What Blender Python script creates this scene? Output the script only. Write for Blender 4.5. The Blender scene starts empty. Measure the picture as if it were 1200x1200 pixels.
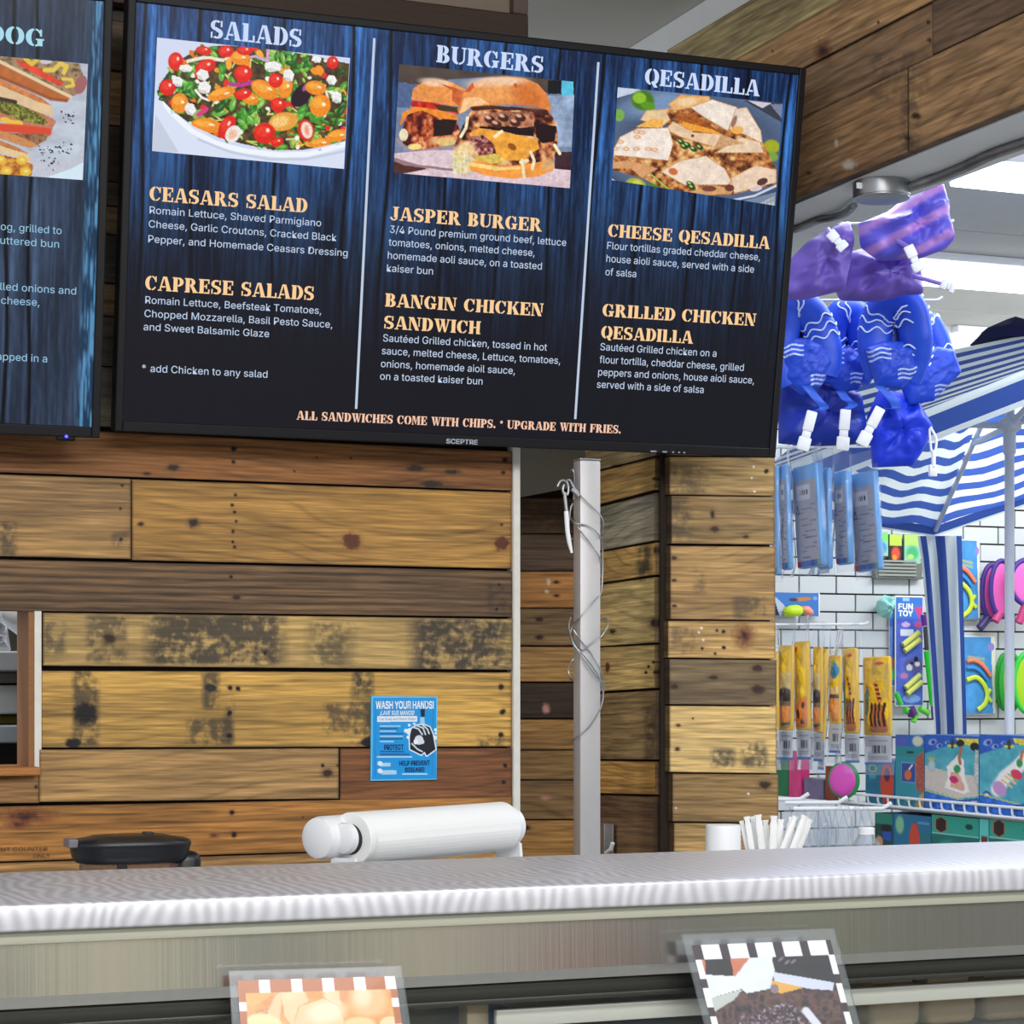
import bpy, bmesh, math, random
import numpy as np
from mathutils import Vector, Matrix

# ------------------------------------------------------------------ camera, world, lights, exposure
F, CX, HY = 2600.0, 600.0, 803.6            # focal length and principal point in pixels of the 1200 px frame
YAW = math.atan(2600 / 6400)                # the camera looks a little to the right along the plank wall
CAM = Vector((0, 0, 1.55))
FWD = Vector((math.sin(YAW), math.cos(YAW), 0)); RT = Vector((math.cos(YAW), -math.sin(YAW), 0)); UP = Vector((0, 0, 1))
sc = bpy.context.scene
col = sc.collection
camd = bpy.data.cameras.new('camera'); cam = bpy.data.objects.new('camera', camd); col.objects.link(cam)
cam.location = CAM; cam.rotation_euler = (math.pi / 2, 0, -YAW)
camd.sensor_width = 36; camd.lens = F / 1200 * 36; camd.shift_y = (HY - 600) / 1200; camd.clip_start = .05
sc.camera = cam
sc.view_settings.view_transform = 'Standard'; sc.view_settings.look = 'None'
sc.view_settings.gamma = 1; sc.view_settings.exposure = 0.0
try: sc.view_settings.use_curve_mapping = False
except Exception: pass
w = bpy.data.worlds.new('world'); sc.world = w; w.use_nodes = True
w.node_tree.nodes['Background'].inputs[0].default_value = (.93, .96, 1, 1)
w.node_tree.nodes['Background'].inputs[1].default_value = 1.0
def area(name, loc, target, sx, sy, power, color=(1, 1, 1)):
    l = bpy.data.lights.new(name, 'AREA'); l.shape = 'RECTANGLE'; l.size = sx; l.size_y = sy; l.energy = power; l.color = color
    o = bpy.data.objects.new(name, l); col.objects.link(o); o.location = loc
    d = Vector(target) - Vector(loc); o.rotation_euler = d.to_track_quat('-Z', 'Y').to_euler(); return o
area('shop_ceiling_lamp', (.6, .3, 2.82), (.75, 2.9, 1.2), 2.6, .5, 92, (1, .99, .975))
area('counter_ceiling_lamp', (.7, -1.6, 2.8), (.7, -1.0, 0), 3.0, .4, 64, (1, .99, .97))
area('store_ceiling_lamp', (3.6, 4.2, 2.84), (3.6, 4.4, 0), 2.4, .5, 42, (.90, .95, 1))
area('store_aisle_lamp', (2.75, 2.4, 2.84), (2.95, 5.0, 1.5), 1.4, .5, 30, (.88, .94, 1))
area('store_back_lamp', (5.0, 6.2, 2.84), (4.9, 7.2, 1.2), 2.4, .4, 40, (.92, .96, 1))

area('serving_window_fill', (.35, 3.60, 2.3), (.38, 3.66, 1.4), .5, .12, 9, (1, .98, .95))  # unseen fill light, added to brighten the goods behind the serving window

# ------------------------------------------------------------------ helpers
def ray(u, v): return FWD + RT * ((u - CX) / F) + UP * ((HY - v) / F)
def pY(u, v, Y): r = ray(u, v); return CAM + r * (Y / r.y)
def pX(u, v, X): r = ray(u, v); return CAM + r * (X / r.x)
def pZ(u, v, Z): r = ray(u, v); return CAM + r * ((Z - CAM.z) / r.z)
def pD(u, v, D): return CAM + ray(u, v) * D
def projA(P):
    q = np.asarray(P, float) - np.array(CAM)
    d = q @ np.array(FWD); return CX + F * (q @ np.array(RT)) / d, HY - F * q[..., 2] / d
def lin(c):
    c = np.clip(np.asarray(c, float) / 255, 0, 1)
    return np.where(c <= .04045, c / 12.92, ((c + .055) / 1.055) ** 2.4)
def l4(c): a = lin(c); return (a[0], a[1], a[2], 1)

def hsh(i, j, seed):
    n = (i.astype(np.int64) * 374761393 + j.astype(np.int64) * 668265263 + int(seed) * 974711) & 0x7fffffff
    n = ((n ^ (n >> 13)) * 1274126177) & 0x7fffffff
    return ((n ^ (n >> 16)) & 0xffff) / 65535.0
def vnoise(x, y, seed=0):
    x = np.asarray(x, float); y = np.asarray(y, float)
    i = np.floor(x); j = np.floor(y); fx = x - i; fy = y - j
    fx = fx * fx * (3 - 2 * fx); fy = fy * fy * (3 - 2 * fy)
    a = hsh(i, j, seed); b = hsh(i + 1, j, seed); c = hsh(i, j + 1, seed); d = hsh(i + 1, j + 1, seed)
    return (a * (1 - fx) + b * fx) * (1 - fy) + (c * (1 - fx) + d * fx) * fy
def fbm(x, y, seed=0, o=4):
    r = 0; a = .5; t = 0
    for k in range(o): r = r + a * vnoise(x * 2 ** k, y * 2 ** k, seed + k * 17); t += a; a *= .5
    return r / t

def rfbm(x, y, seed=0, o=4):
    r = 0; a = .5; t = 0
    for k in range(o): x, y = .8 * x - .6 * y + 3.1, .6 * x + .8 * y + 1.7; r = r + a * vnoise(x * 2 ** k, y * 2 ** k, seed + k * 17); t += a; a *= .55
    return r / t

class Paint:
    """paints flat colours over arrays of print coordinates (X right, Y down)"""
    def __init__(s, X, Y, bg=(255, 255, 255)):
        s.X, s.Y = np.asarray(X, float), np.asarray(Y, float); s.c = np.empty(s.X.shape + (3,)); s.c[...] = bg
    def mix(s, m, c):
        m = np.asarray(m, float)[..., None]; s.c = s.c * (1 - m) + np.asarray(c, float) * m; return s
    def ell(s, cx, cy, rx, ry, c, rot=0, soft=.12, a=1):
        t = math.radians(rot); dx = s.X - cx; dy = s.Y - cy
        p = (dx * math.cos(t) + dy * math.sin(t)) / rx; q = (-dx * math.sin(t) + dy * math.cos(t)) / ry
        return s.mix(np.clip((1 - np.sqrt(p * p + q * q)) / soft + .5, 0, 1) * a, c)
    def rect(s, x0, y0, x1, y1, c, a=1): return s.mix(((s.X >= x0) & (s.X <= x1) & (s.Y >= y0) & (s.Y <= y1)) * a, c)
    def inside(s, pts):
        m = np.zeros(s.X.shape, bool); n = len(pts)
        for i in range(n):
            x0, y0 = pts[i]; x1, y1 = pts[(i + 1) % n]
            if y0 == y1: continue
            k = ((y0 > s.Y) != (y1 > s.Y)) & (s.X < (x1 - x0) * (s.Y - y0) / (y1 - y0) + x0); m ^= k
        return m
    def poly(s, pts, c, tex=0, seed=3, sc_=12, a=1):
        m = s.inside(pts) * a; c = np.asarray(c, float)
        if tex: c = c[None, None] * (1 + tex * (fbm(s.X / sc_, s.Y / sc_, seed)[..., None] * 2 - 1)) if s.X.ndim == 2 else c * (1 + tex * (fbm(s.X / sc_, s.Y / sc_, seed)[..., None] * 2 - 1))
        return s.mix(m, c)
    def line(s, pts, w_, c, a=1, soft=.4):
        d = np.full(s.X.shape, 1e9)
        for (x0, y0), (x1, y1) in zip(pts, pts[1:]):
            vx, vy = x1 - x0, y1 - y0; L = vx * vx + vy * vy + 1e-9
            t = np.clip(((s.X - x0) * vx + (s.Y - y0) * vy) / L, 0, 1)
            d = np.minimum(d, np.hypot(s.X - x0 - t * vx, s.Y - y0 - t * vy))
        return s.mix(np.clip((1 - d / (w_ / 2)) / soft + .5, 0, 1) * a, c)

class G:
    """collects geometry; build() links it as ONE mesh object"""
    def __init__(s): s.v = []; s.f = []; s.m = []; s.c = []; s.t = []; s.n = 0
    def add(s, verts, faces, mat=0, c=(255, 255, 255), uvw=None):
        verts = np.asarray(verts, float).reshape(-1, 3); k = len(verts)
        s.v.append(verts); s.f += [tuple(i + s.n for i in f) for f in faces]; s.m += [mat] * len(faces)
        cc = np.empty((k, 3)); cc[...] = np.asarray(c, float).reshape(-1, 3) if np.ndim(c) > 1 else c; s.c.append(cc)
        s.t.append(verts.copy() if uvw is None else np.asarray(uvw, float).reshape(-1, 3)); s.n += k; return s
    def box(s, a, b, mat=0, c=(255, 255, 255)):
        x0, y0, z0 = a; x1, y1, z1 = b
        v = [(x0, y0, z0), (x1, y0, z0), (x1, y1, z0), (x0, y1, z0), (x0, y0, z1), (x1, y0, z1), (x1, y1, z1), (x0, y1, z1)]
        return s.add(v, [(0, 3, 2, 1), (4, 5, 6, 7), (0, 1, 5, 4), (1, 2, 6, 5), (2, 3, 7, 6), (3, 0, 4, 7)], mat, c)
    def bbox(s, a, b, r=.004, mat=0, c=(255, 255, 255), seg=2, M=None):
        bm = bmesh.new(); bmesh.ops.create_cube(bm, size=1)
        a, b = Vector(a), Vector(b); sz = b - a
        for v in bm.verts: v.co = Vector((v.co.x * sz.x, v.co.y * sz.y, v.co.z * sz.z)) + (a + b) / 2
        bmesh.ops.bevel(bm, geom=list(bm.edges), offset=min(r, min(abs(x) for x in sz) * .45), segments=seg, affect='EDGES', profile=.5)
        return s.bm(bm, mat, c, M)
    def bm(s, bm, mat=0, c=(255, 255, 255), M=None):
        bm.verts.ensure_lookup_table(); bm.verts.index_update()
        v = [(M @ x.co if M else x.co)[:] for x in bm.verts]; f = [[x.index for x in q.verts] for q in bm.faces]; bm.free(); return s.add(v, f, mat, c)
    def grid(s, P, mat=0, c=(255, 255, 255), uvw=None, wrap_u=False, flip=False):
        P = np.asarray(P, float); h, w_ = P.shape[:2]; i = np.arange(h * w_).reshape(h, w_)
        if wrap_u: i = np.concatenate([i, i[:, :1]], 1)
        q = np.stack([i[:-1, :-1], i[1:, :-1], i[1:, 1:], i[:-1, 1:]], -1).reshape(-1, 4)
        if flip: q = q[:, ::-1]
        return s.add(P.reshape(-1, 3), q.tolist(), mat, np.asarray(c).reshape(-1, 3) if np.ndim(c) > 1 else c, None if uvw is None else np.asarray(uvw).reshape(-1, 3))
    def tube(s, pts, r, mat=0, c=(255, 255, 255), n=10, caps=True, flat=1.0, nrm=None):
        pts = [Vector(p) for p in pts]; k = len(pts); rs = r if hasattr(r, '__len__') else [r] * k
        T = [(pts[min(i + 1, k - 1)] - pts[max(i - 1, 0)]).normalized() for i in range(k)]
        N = Vector(nrm) if nrm else (Vector((0, 0, 1)) if abs(T[0].z) < .9 else Vector((1, 0, 0)))
        rings = []
        for i in range(k):
            N = (N - T[i] * N.dot(T[i])).normalized(); B = T[i].cross(N)
            rings.append([(pts[i] + (N * math.cos(a) * flat + B * math.sin(a)) * rs[i])[:] for a in np.linspace(0, 2 * math.pi, n, endpoint=False)])
        s.grid(np.array(rings), mat, c, wrap_u=True, flip=True)
        if caps:
            s.add(rings[0], [tuple(range(n))], mat, c); s.add(rings[-1], [tuple(reversed(range(n)))], mat, c)
        return s
    def lathe(s, prof, base, axis, mat=0, c=(255, 255, 255), n=28, caps=True):
        axis = Vector(axis).normalized(); base = Vector(base); N = axis.orthogonal().normalized(); B = axis.cross(N)
        R = np.array([[(base + axis * h + (N * math.cos(a) + B * math.sin(a)) * r)[:] for a in np.linspace(0, 2 * math.pi, n, endpoint=False)] for r, h in prof])
        s.grid(R, mat, c, wrap_u=True, flip=True)
        if caps:
            if prof[0][0] > 1e-5: s.add(R[0], [tuple(reversed(range(n)))], mat, c)
            if prof[-1][0] > 1e-5: s.add(R[-1], [tuple(range(n))], mat, c)
        return s
    def prism(s, front, off, mat=0, c=(255, 255, 255)):
        """closed solid from a planar outline (world points) swept by the vector off"""
        off = Vector(off); a = [Vector(p) for p in front]; b = [p + off for p in a]; n = len(a)
        return s.add([p[:] for p in a + b], [tuple(range(n)), tuple(range(2 * n - 1, n - 1, -1))] + [(i, i + n, (i + 1) % n + n, (i + 1) % n) for i in range(n)], mat, c)
    def build(s, name, mats, parent=None, smooth=None):
        if not isinstance(mats, (list, tuple)): mats = [mats]
        V = np.concatenate(s.v) if s.v else np.zeros((0, 3))
        if parent is not None:
            Mi = np.array(WM[parent.name].inverted()); V = V @ Mi[:3, :3].T + Mi[:3, 3]
        me = bpy.data.meshes.new(name); me.from_pydata(V.tolist(), [], s.f)
        me.polygons.foreach_set('material_index', s.m)
        a = me.color_attributes.new('Col', 'FLOAT_COLOR', 'POINT')
        C = np.ones((len(V), 4)); C[:, :3] = lin(np.concatenate(s.c)); a.data.foreach_set('color', C.ravel())
        t = me.attributes.new('UVW', 'FLOAT_VECTOR', 'POINT'); t.data.foreach_set('vector', np.concatenate(s.t).ravel())
        for m in mats: me.materials.append(m)
        bm = bmesh.new(); bm.from_mesh(me); bmesh.ops.recalc_face_normals(bm, faces=bm.faces) if s.recalc else None; bm.to_mesh(me); bm.free()
        if smooth is not None: me.shade_smooth(); me.set_sharp_from_angle(angle=math.radians(smooth))
        me.update()
        o = bpy.data.objects.new(name, me); col.objects.link(o)
        if parent is not None: o.parent = parent; WM[o.name] = WM[parent.name]
        else: WM[o.name] = Matrix.Identity(4)
        return o
    recalc = True
WM = {}
def tag(o, label=None, cat=None, group=None, kind=None):
    if label: o['label'] = label
    if cat: o['category'] = cat
    if group: o['group'] = group
    if kind: o['kind'] = kind
    return o
def thing(name, label, cat, loc=(0, 0, 0), M=None, group=None):
    o = bpy.data.objects.new(name, None); col.objects.link(o); o.empty_display_size = .05
    if M is None: M = Matrix.Translation(Vector(loc))
    o.matrix_world = M; WM[o.name] = M.copy(); return tag(o, label, cat, group)
def single(g, name, mat, label, cat, base, group=None, smooth=None):
    """a thing that is one mesh, its origin at its base"""
    M = Matrix.Translation(Vector(base)); o = g.build(name, mat, None, smooth)
    o.data.transform(M.inverted()); o.location = base; WM[o.name] = M; return tag(o, label, cat, group)

# ------------------------------------------------------------------ materials
def mat(name, color=None, rough=.5, metal=0, attr=False, spec=.5, emit=0, bump=0, bscale=(1, 1, 1), bnoise=200, var=0, coat=0):
    m = bpy.data.materials.new(name); m.use_nodes = True; nt = m.node_tree; b = nt.nodes['Principled BSDF']
    b.inputs['Roughness'].default_value = rough; b.inputs['Metallic'].default_value = metal
    b.inputs['Specular IOR Level'].default_value = spec; b.inputs['Coat Weight'].default_value = coat
    src = None
    if attr:
        a = nt.nodes.new('ShaderNodeAttribute'); a.attribute_name = 'Col'; src = a.outputs['Color']
    if color is not None: b.inputs['Base Color'].default_value = l4(color)
    if src is not None: nt.links.new(src, b.inputs['Base Color'])
    if emit:
        b.inputs['Emission Strength'].default_value = emit
        if src is not None: nt.links.new(src, b.inputs['Emission Color']); b.inputs['Base Color'].default_value = (.004, .004, .005, 1); nt.links.remove(b.inputs['Base Color'].links[0])
        else: b.inputs['Emission Color'].default_value = l4(color); b.inputs['Base Color'].default_value = (.01, .01, .01, 1)
    if bump or var:
        tc = nt.nodes.new('ShaderNodeAttribute'); tc.attribute_name = 'UVW'
        mp = nt.nodes.new('ShaderNodeMapping'); mp.inputs['Scale'].default_value = bscale; nt.links.new(tc.outputs['Vector'], mp.inputs['Vector'])
        n = nt.nodes.new('ShaderNodeTexNoise'); n.inputs['Scale'].default_value = bnoise; n.inputs['Detail'].default_value = 4
        nt.links.new(mp.outputs['Vector'], n.inputs['Vector'])
        if bump:
            bp = nt.nodes.new('ShaderNodeBump'); bp.inputs['Strength'].default_value = bump; bp.inputs['Distance'].default_value = .002
            nt.links.new(n.outputs['Fac'], bp.inputs['Height']); nt.links.new(bp.outputs['Normal'], b.inputs['Normal'])
        if var:
            rmp = nt.nodes.new('ShaderNodeMapRange'); rmp.inputs['From Min'].default_value = .25; rmp.inputs['From Max'].default_value = .75
            rmp.inputs['To Min'].default_value = 1 - var; rmp.inputs['To Max'].default_value = 1 + var; nt.links.new(n.outputs['Fac'], rmp.inputs['Value'])
            mx = nt.nodes.new('ShaderNodeMix'); mx.data_type = 'RGBA'; mx.blend_type = 'MULTIPLY'; mx.inputs['Factor'].default_value = 1
            if src is not None: nt.links.new(src, mx.inputs['A'])
            else: mx.inputs['A'].default_value = l4(color)
            nt.links.new(rmp.outputs['Result'], mx.inputs['B']); nt.links.new(mx.outputs['Result'], b.inputs['Base Color'])
    return m
def clear_mat(name, tint=(235, 240, 248), body=.16, rough=.12, gloss=1.0):
    """thin clear plastic film: mostly see-through, a little milky, glossy"""
    m = bpy.data.materials.new(name); m.use_nodes = True; nt = m.node_tree; nt.nodes.clear()
    out = nt.nodes.new('ShaderNodeOutputMaterial'); tr = nt.nodes.new('ShaderNodeBsdfTransparent'); tr.inputs[0].default_value = (.97, .98, 1, 1)
    df = nt.nodes.new('ShaderNodeBsdfDiffuse'); df.inputs[0].default_value = l4(tint); gl = nt.nodes.new('ShaderNodeBsdfGlossy'); gl.inputs['Roughness'].default_value = rough
    m1 = nt.nodes.new('ShaderNodeMixShader'); m1.inputs[0].default_value = body; nt.links.new(tr.outputs[0], m1.inputs[1]); nt.links.new(df.outputs[0], m1.inputs[2])
    lw = nt.nodes.new('ShaderNodeLayerWeight'); lw.inputs['Blend'].default_value = .25; mu = nt.nodes.new('ShaderNodeMath'); mu.operation = 'MULTIPLY'; mu.inputs[1].default_value = .5 * gloss
    nt.links.new(lw.outputs['Fresnel'], mu.inputs[0]); m2 = nt.nodes.new('ShaderNodeMixShader'); nt.links.new(mu.outputs[0], m2.inputs[0])
    nt.links.new(m1.outputs[0], m2.inputs[1]); nt.links.new(gl.outputs[0], m2.inputs[2]); nt.links.new(m2.outputs[0], out.inputs[0]); return m
M = {}
M['wood'] = mat('reclaimed_wood', rough=.62, attr=True, spec=.3, bump=.35, bscale=(5, 170, 170), bnoise=2.2, var=.11)
M['beamwood'] = M['wood']
M['gap'] = mat('dark_gap', (40, 30, 21), .9)
M['white_trim'] = mat('white_plaster_trim', (225, 222, 214), .7, bump=.2, bnoise=60, var=.06)
M['grey_paint'] = mat('grey_paint', (150, 150, 143), .6, var=.05, bnoise=8)
M['ceil'] = mat('ceiling_panel', (205, 204, 196), .8, var=.03, bnoise=6)
M['soffit'] = mat('white_soffit_paint', (226, 229, 232), .6, var=.04, bnoise=9)
M['black'] = mat('black_plastic', (24, 25, 32), .38)
M['bezel'] = mat('dark_bezel_plastic', (13, 13, 19), .5, spec=.25)
M['screen'] = mat('lit_screen', attr=True, rough=.25, emit=1.0, spec=.12)
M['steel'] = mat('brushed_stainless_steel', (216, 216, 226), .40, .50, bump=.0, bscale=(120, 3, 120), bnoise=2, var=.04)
def reflection_stripes(m, scale, strength, dist, rot=0.0):
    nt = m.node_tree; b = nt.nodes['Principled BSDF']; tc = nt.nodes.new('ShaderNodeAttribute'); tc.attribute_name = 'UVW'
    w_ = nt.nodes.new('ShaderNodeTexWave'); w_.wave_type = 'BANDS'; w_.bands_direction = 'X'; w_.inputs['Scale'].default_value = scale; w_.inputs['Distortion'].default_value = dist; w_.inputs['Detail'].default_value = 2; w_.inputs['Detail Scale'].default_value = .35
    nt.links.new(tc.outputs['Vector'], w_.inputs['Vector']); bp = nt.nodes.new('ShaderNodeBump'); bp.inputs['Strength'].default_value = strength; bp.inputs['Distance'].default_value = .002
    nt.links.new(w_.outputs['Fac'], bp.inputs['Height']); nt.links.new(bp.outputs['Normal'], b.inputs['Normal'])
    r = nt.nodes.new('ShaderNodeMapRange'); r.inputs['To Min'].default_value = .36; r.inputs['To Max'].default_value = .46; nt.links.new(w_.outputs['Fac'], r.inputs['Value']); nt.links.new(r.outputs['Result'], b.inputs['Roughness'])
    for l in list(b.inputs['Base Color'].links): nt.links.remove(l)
    mx = nt.nodes.new('ShaderNodeMix'); mx.data_type = 'RGBA'; mx.inputs['A'].default_value = l4((205, 205, 214)); mx.inputs['B'].default_value = l4((226, 226, 234)); nt.links.new(w_.outputs['Fac'], mx.inputs['Factor']); nt.links.new(mx.outputs['Result'], b.inputs['Base Color'])  # bright and dim reflection stripes of the steel painted into its base colour
reflection_stripes(M['steel'], 21, .010, 16)
M['fascia'] = mat('dull_stainless_fascia', (200, 200, 196), .15, .9, bump=.05, bscale=(90, 1, 1), bnoise=2, var=.04)
M['post'] = mat('galvanised_post_steel', (188, 186, 188), .45, .35)
M['galv'] = mat('galvanised_steel', (165, 168, 172), .4, .9, var=.12, bnoise=40)
M['rail'] = mat('dark_rail', (66, 66, 62), .4, .6)
M['gasket'] = mat('pale_gasket', (168, 168, 152), .5)
M['print'] = mat('printed_card', attr=True, rough=.4, spec=.4)
M['ink'] = mat('flat_print', attr=True, rough=.55, spec=.3)
M['white'] = mat('white_plastic', (235, 237, 242), .4)
M['paper'] = mat('white_paper', (240, 241, 242), .75)
M['wire'] = mat('white_wire', (232, 236, 242), .35)
M['lamp'] = mat('lamp_tube', (245, 250, 255), .4, emit=5.0)
M['film'] = clear_mat('clear_film', body=.07, gloss=1.3)
M['film2'] = clear_mat('cloudy_film', (225, 232, 242), body=.15)
M['lam'] = clear_mat('laminate_sleeve', (215, 222, 228), body=.09)
M['glass'] = clear_mat('case_glass', (200, 215, 210), body=.05, rough=.02)
M['cloth'] = mat('nylon_cloth', attr=True, rough=.45, spec=.4, bump=.25, bscale=(1, 1, 1), bnoise=60)
M['canvas'] = mat('parasol_canvas', attr=True, rough=.8, spec=.2)
_nt = M['canvas'].node_tree; _b = _nt.nodes['Principled BSDF']; _t = _nt.nodes.new('ShaderNodeBsdfTranslucent'); _m = _nt.nodes.new('ShaderNodeMixShader'); _m.inputs[0].default_value = .55
_nt.links.new(_b.inputs['Base Color'].links[0].from_socket, _t.inputs[0]); _nt.links.new(_b.outputs[0], _m.inputs[1]); _nt.links.new(_t.outputs[0], _m.inputs[2]); _nt.links.new(_m.outputs[0], _nt.nodes['Material Output'].inputs[0])
M['tile'] = mat('white_tile', attr=True, rough=.35)
M['floor'] = mat('shop_floor', (150, 150, 148), .5, var=.08, bnoise=5)
# ------------------------------------------------------------------ the setting
YW = 3.43                                    # front of the plank wall
ZC = 2.84                                    # ceiling
def rat(u): r = ray(u, 803.6); return r.x / r.y
XC = rat(779) * YW; YB = XC / rat(686); XCR = rat(907.5) * YW; XWR = rat(606) * YW
VPX = 7000.0
def row(v, u, u0=127): return HY + (v - HY) * (VPX - u) / (VPX - u0)

STAINS = [('k', 203, 548, 8, 4), ('k', 172, 555, 5, 2), ('k', 505, 567, 16, 5), ('k', 487, 549, 12, 4), ('k', 530, 553, 9, 3), ('h', 274, 526, 4), ('h', 274, 541, 3), ('h', 592, 539, 4), ('h', 590, 554, 3),
 ('h', 371, 536, 1.5), ('h', 411, 537, 1.5), ('h', 345, 552, 1.4), ('h', 143, 569, 2), ('h', 141, 596, 2), ('h', 142, 632, 2.5), ('h', 276, 580, 2.5), ('h', 272, 592, 2.2), ('h', 275, 600, 2), ('h', 277, 611, 2), ('h', 273, 623, 3), ('h', 273, 635, 2),
 ('h', 275, 641, 2.2), ('k', 165, 614, 4, 2.5), ('k', 227, 613, 7, 6), ('K', 412, 634, 11, 11), ('K', 588, 637, 10, 9), ('h', 588, 615, 2), ('s', 0, 612, 20, 652, .7), ('s', 130, 625, 152, 640, .5),
 ('h', 271, 676, 2.5), ('k', 277, 700, 6, 4), ('s', 570, 685, 597, 716, .6), ('h', 585, 685, 2), ('h', 582, 714, 2), ('S', 170, 722, 335, 778, .85), ('S', 360, 730, 415, 780, .6), ('S', 480, 726, 600, 786, .95), ('s', 50, 730, 78, 765, .6), ('s', 100, 722, 150, 775, .6),
 ('k', 128, 748, 8, 6), ('h', 311, 765, 3), ('s', 84, 786, 117, 874, .75), ('B', 100, 836, 14, 12), ('B', 86, 871, 9, 6), ('B', 246, 806, 7, 5), ('s', 236, 788, 258, 830, .75), ('s', 262, 815, 275, 875, .5), ('s', 218, 842, 274, 872, .75), ('h', 270, 806, 3.5), ('h', 279, 807, 3),
 ('h', 269, 836, 4), ('h', 269, 862, 4), ('s', 412, 787, 438, 812, .9), ('s', 378, 825, 438, 862, .65), ('B', 432, 870, 10, 6), ('s', 410, 805, 440, 875, .5), ('h', 587, 805, 4), ('h', 589, 834, 4), ('h', 587, 861, 3.5), ('s', 558, 862, 590, 876, .7),
 ('h', 378, 897, 2.5), ('k', 384, 906, 7, 5), ('h', 396, 897, 2), ('h', 45, 902, 2), ('h', 42, 922, 2.5), ('h', 592, 897, 3), ('h', 590, 917, 3), ('R', 30, 957, 32, 9), ('R', 22, 966, 14, 5), ('h', 272, 952, 4), ('h', 274, 978, 4), ('R', 251, 979, 6, 3), ('h', 355, 958, 1.5),
 # recess, side face and column
 ('k', 652, 682, 4, 2), ('k', 652, 698, 4, 2), ('k', 632, 726, 5, 3), ('k', 632, 747, 5, 3), ('W', 643, 682, 3, 6), ('W', 641, 693, 4, 3), ('P', 640, 831, 6, 8), ('P', 640, 935, 8, 4), ('s', 607, 585, 670, 625, .6), ('k', 615, 970, 7, 3),
 ('k', 767, 561, 3, 2), ('k', 769, 570, 3, 2), ('k', 723, 546, 6, 2), ('s', 745, 640, 764, 680, .8), ('k', 768, 645, 2, 4), ('k', 767, 730, 6, 6), ('k', 718, 740, 4, 3), ('K', 712, 782, 2.5, 6), ('h', 766, 776, 2), ('h', 760, 781, 2), ('h', 757, 788, 2), ('h', 767, 788, 2), ('s', 755, 830, 774, 890, .6), ('h', 770, 911, 2), ('h', 770, 919, 2),
 ('h', 770, 598, 2), ('h', 770, 618, 2), ('N', 883, 547, 2), ('N', 881, 560, 2), ('N', 884, 576, 2), ('h', 898, 552, 3), ('s', 783, 545, 830, 578, .45), ('s', 783, 585, 812, 632, .55), ('k', 837, 620, 7, 4), ('k', 835, 603, 3, 5), ('k', 874, 629, 4, 2), ('k', 790, 654, 4, 2.5), ('k', 790, 680, 3, 2), ('k', 790, 710, 3, 2), ('s', 812, 665, 828, 695, .4), ('s', 858, 700, 900, 725, .5),
 ('N', 822, 736, 2.5), ('N', 819, 741, 2), ('N', 824, 750, 2), ('h', 840, 739, 2.4), ('h', 848, 740, 2.6), ('h', 848, 759, 2.6), ('h', 823, 760, 2), ('h', 838, 766, 2), ('R', 872, 745, 12, 14), ('s', 785, 735, 815, 765, .45), ('k', 836, 794, 7, 3), ('k', 790, 805, 6, 3.5), ('k', 888, 783, 7, 5), ('k', 888, 808, 8, 6),
 ('k', 795, 850, 3, 2), ('k', 794, 878, 3, 2.5), ('h', 812, 842, 1.6), ('s', 868, 870, 900, 898, .75), ('s', 832, 878, 862, 898, .75), ('N', 792, 947, 2), ('N', 877, 930, 2), ('k', 896, 920, 8, 5), ('h', 870, 970, 2),
 # beam
 ('h', 1088, 26, 2.5), ('h', 1089, 47, 2.5), ('s', 1055, 110, 1078, 175, .55), ('k', 1073, 136, 6, 4), ('R', 965, 60, 10, 12), ('W', 995, 193, 10, 8), ('W', 980, 168, 3, 6), ('k', 1064, 162, 4, 3), ('h', 1029, 26, 2), ('s', 1020, 60, 1090, 120, .35), ('k', 948, 203, 3, 2), ('h', 905, 60, 1.5)]

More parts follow.
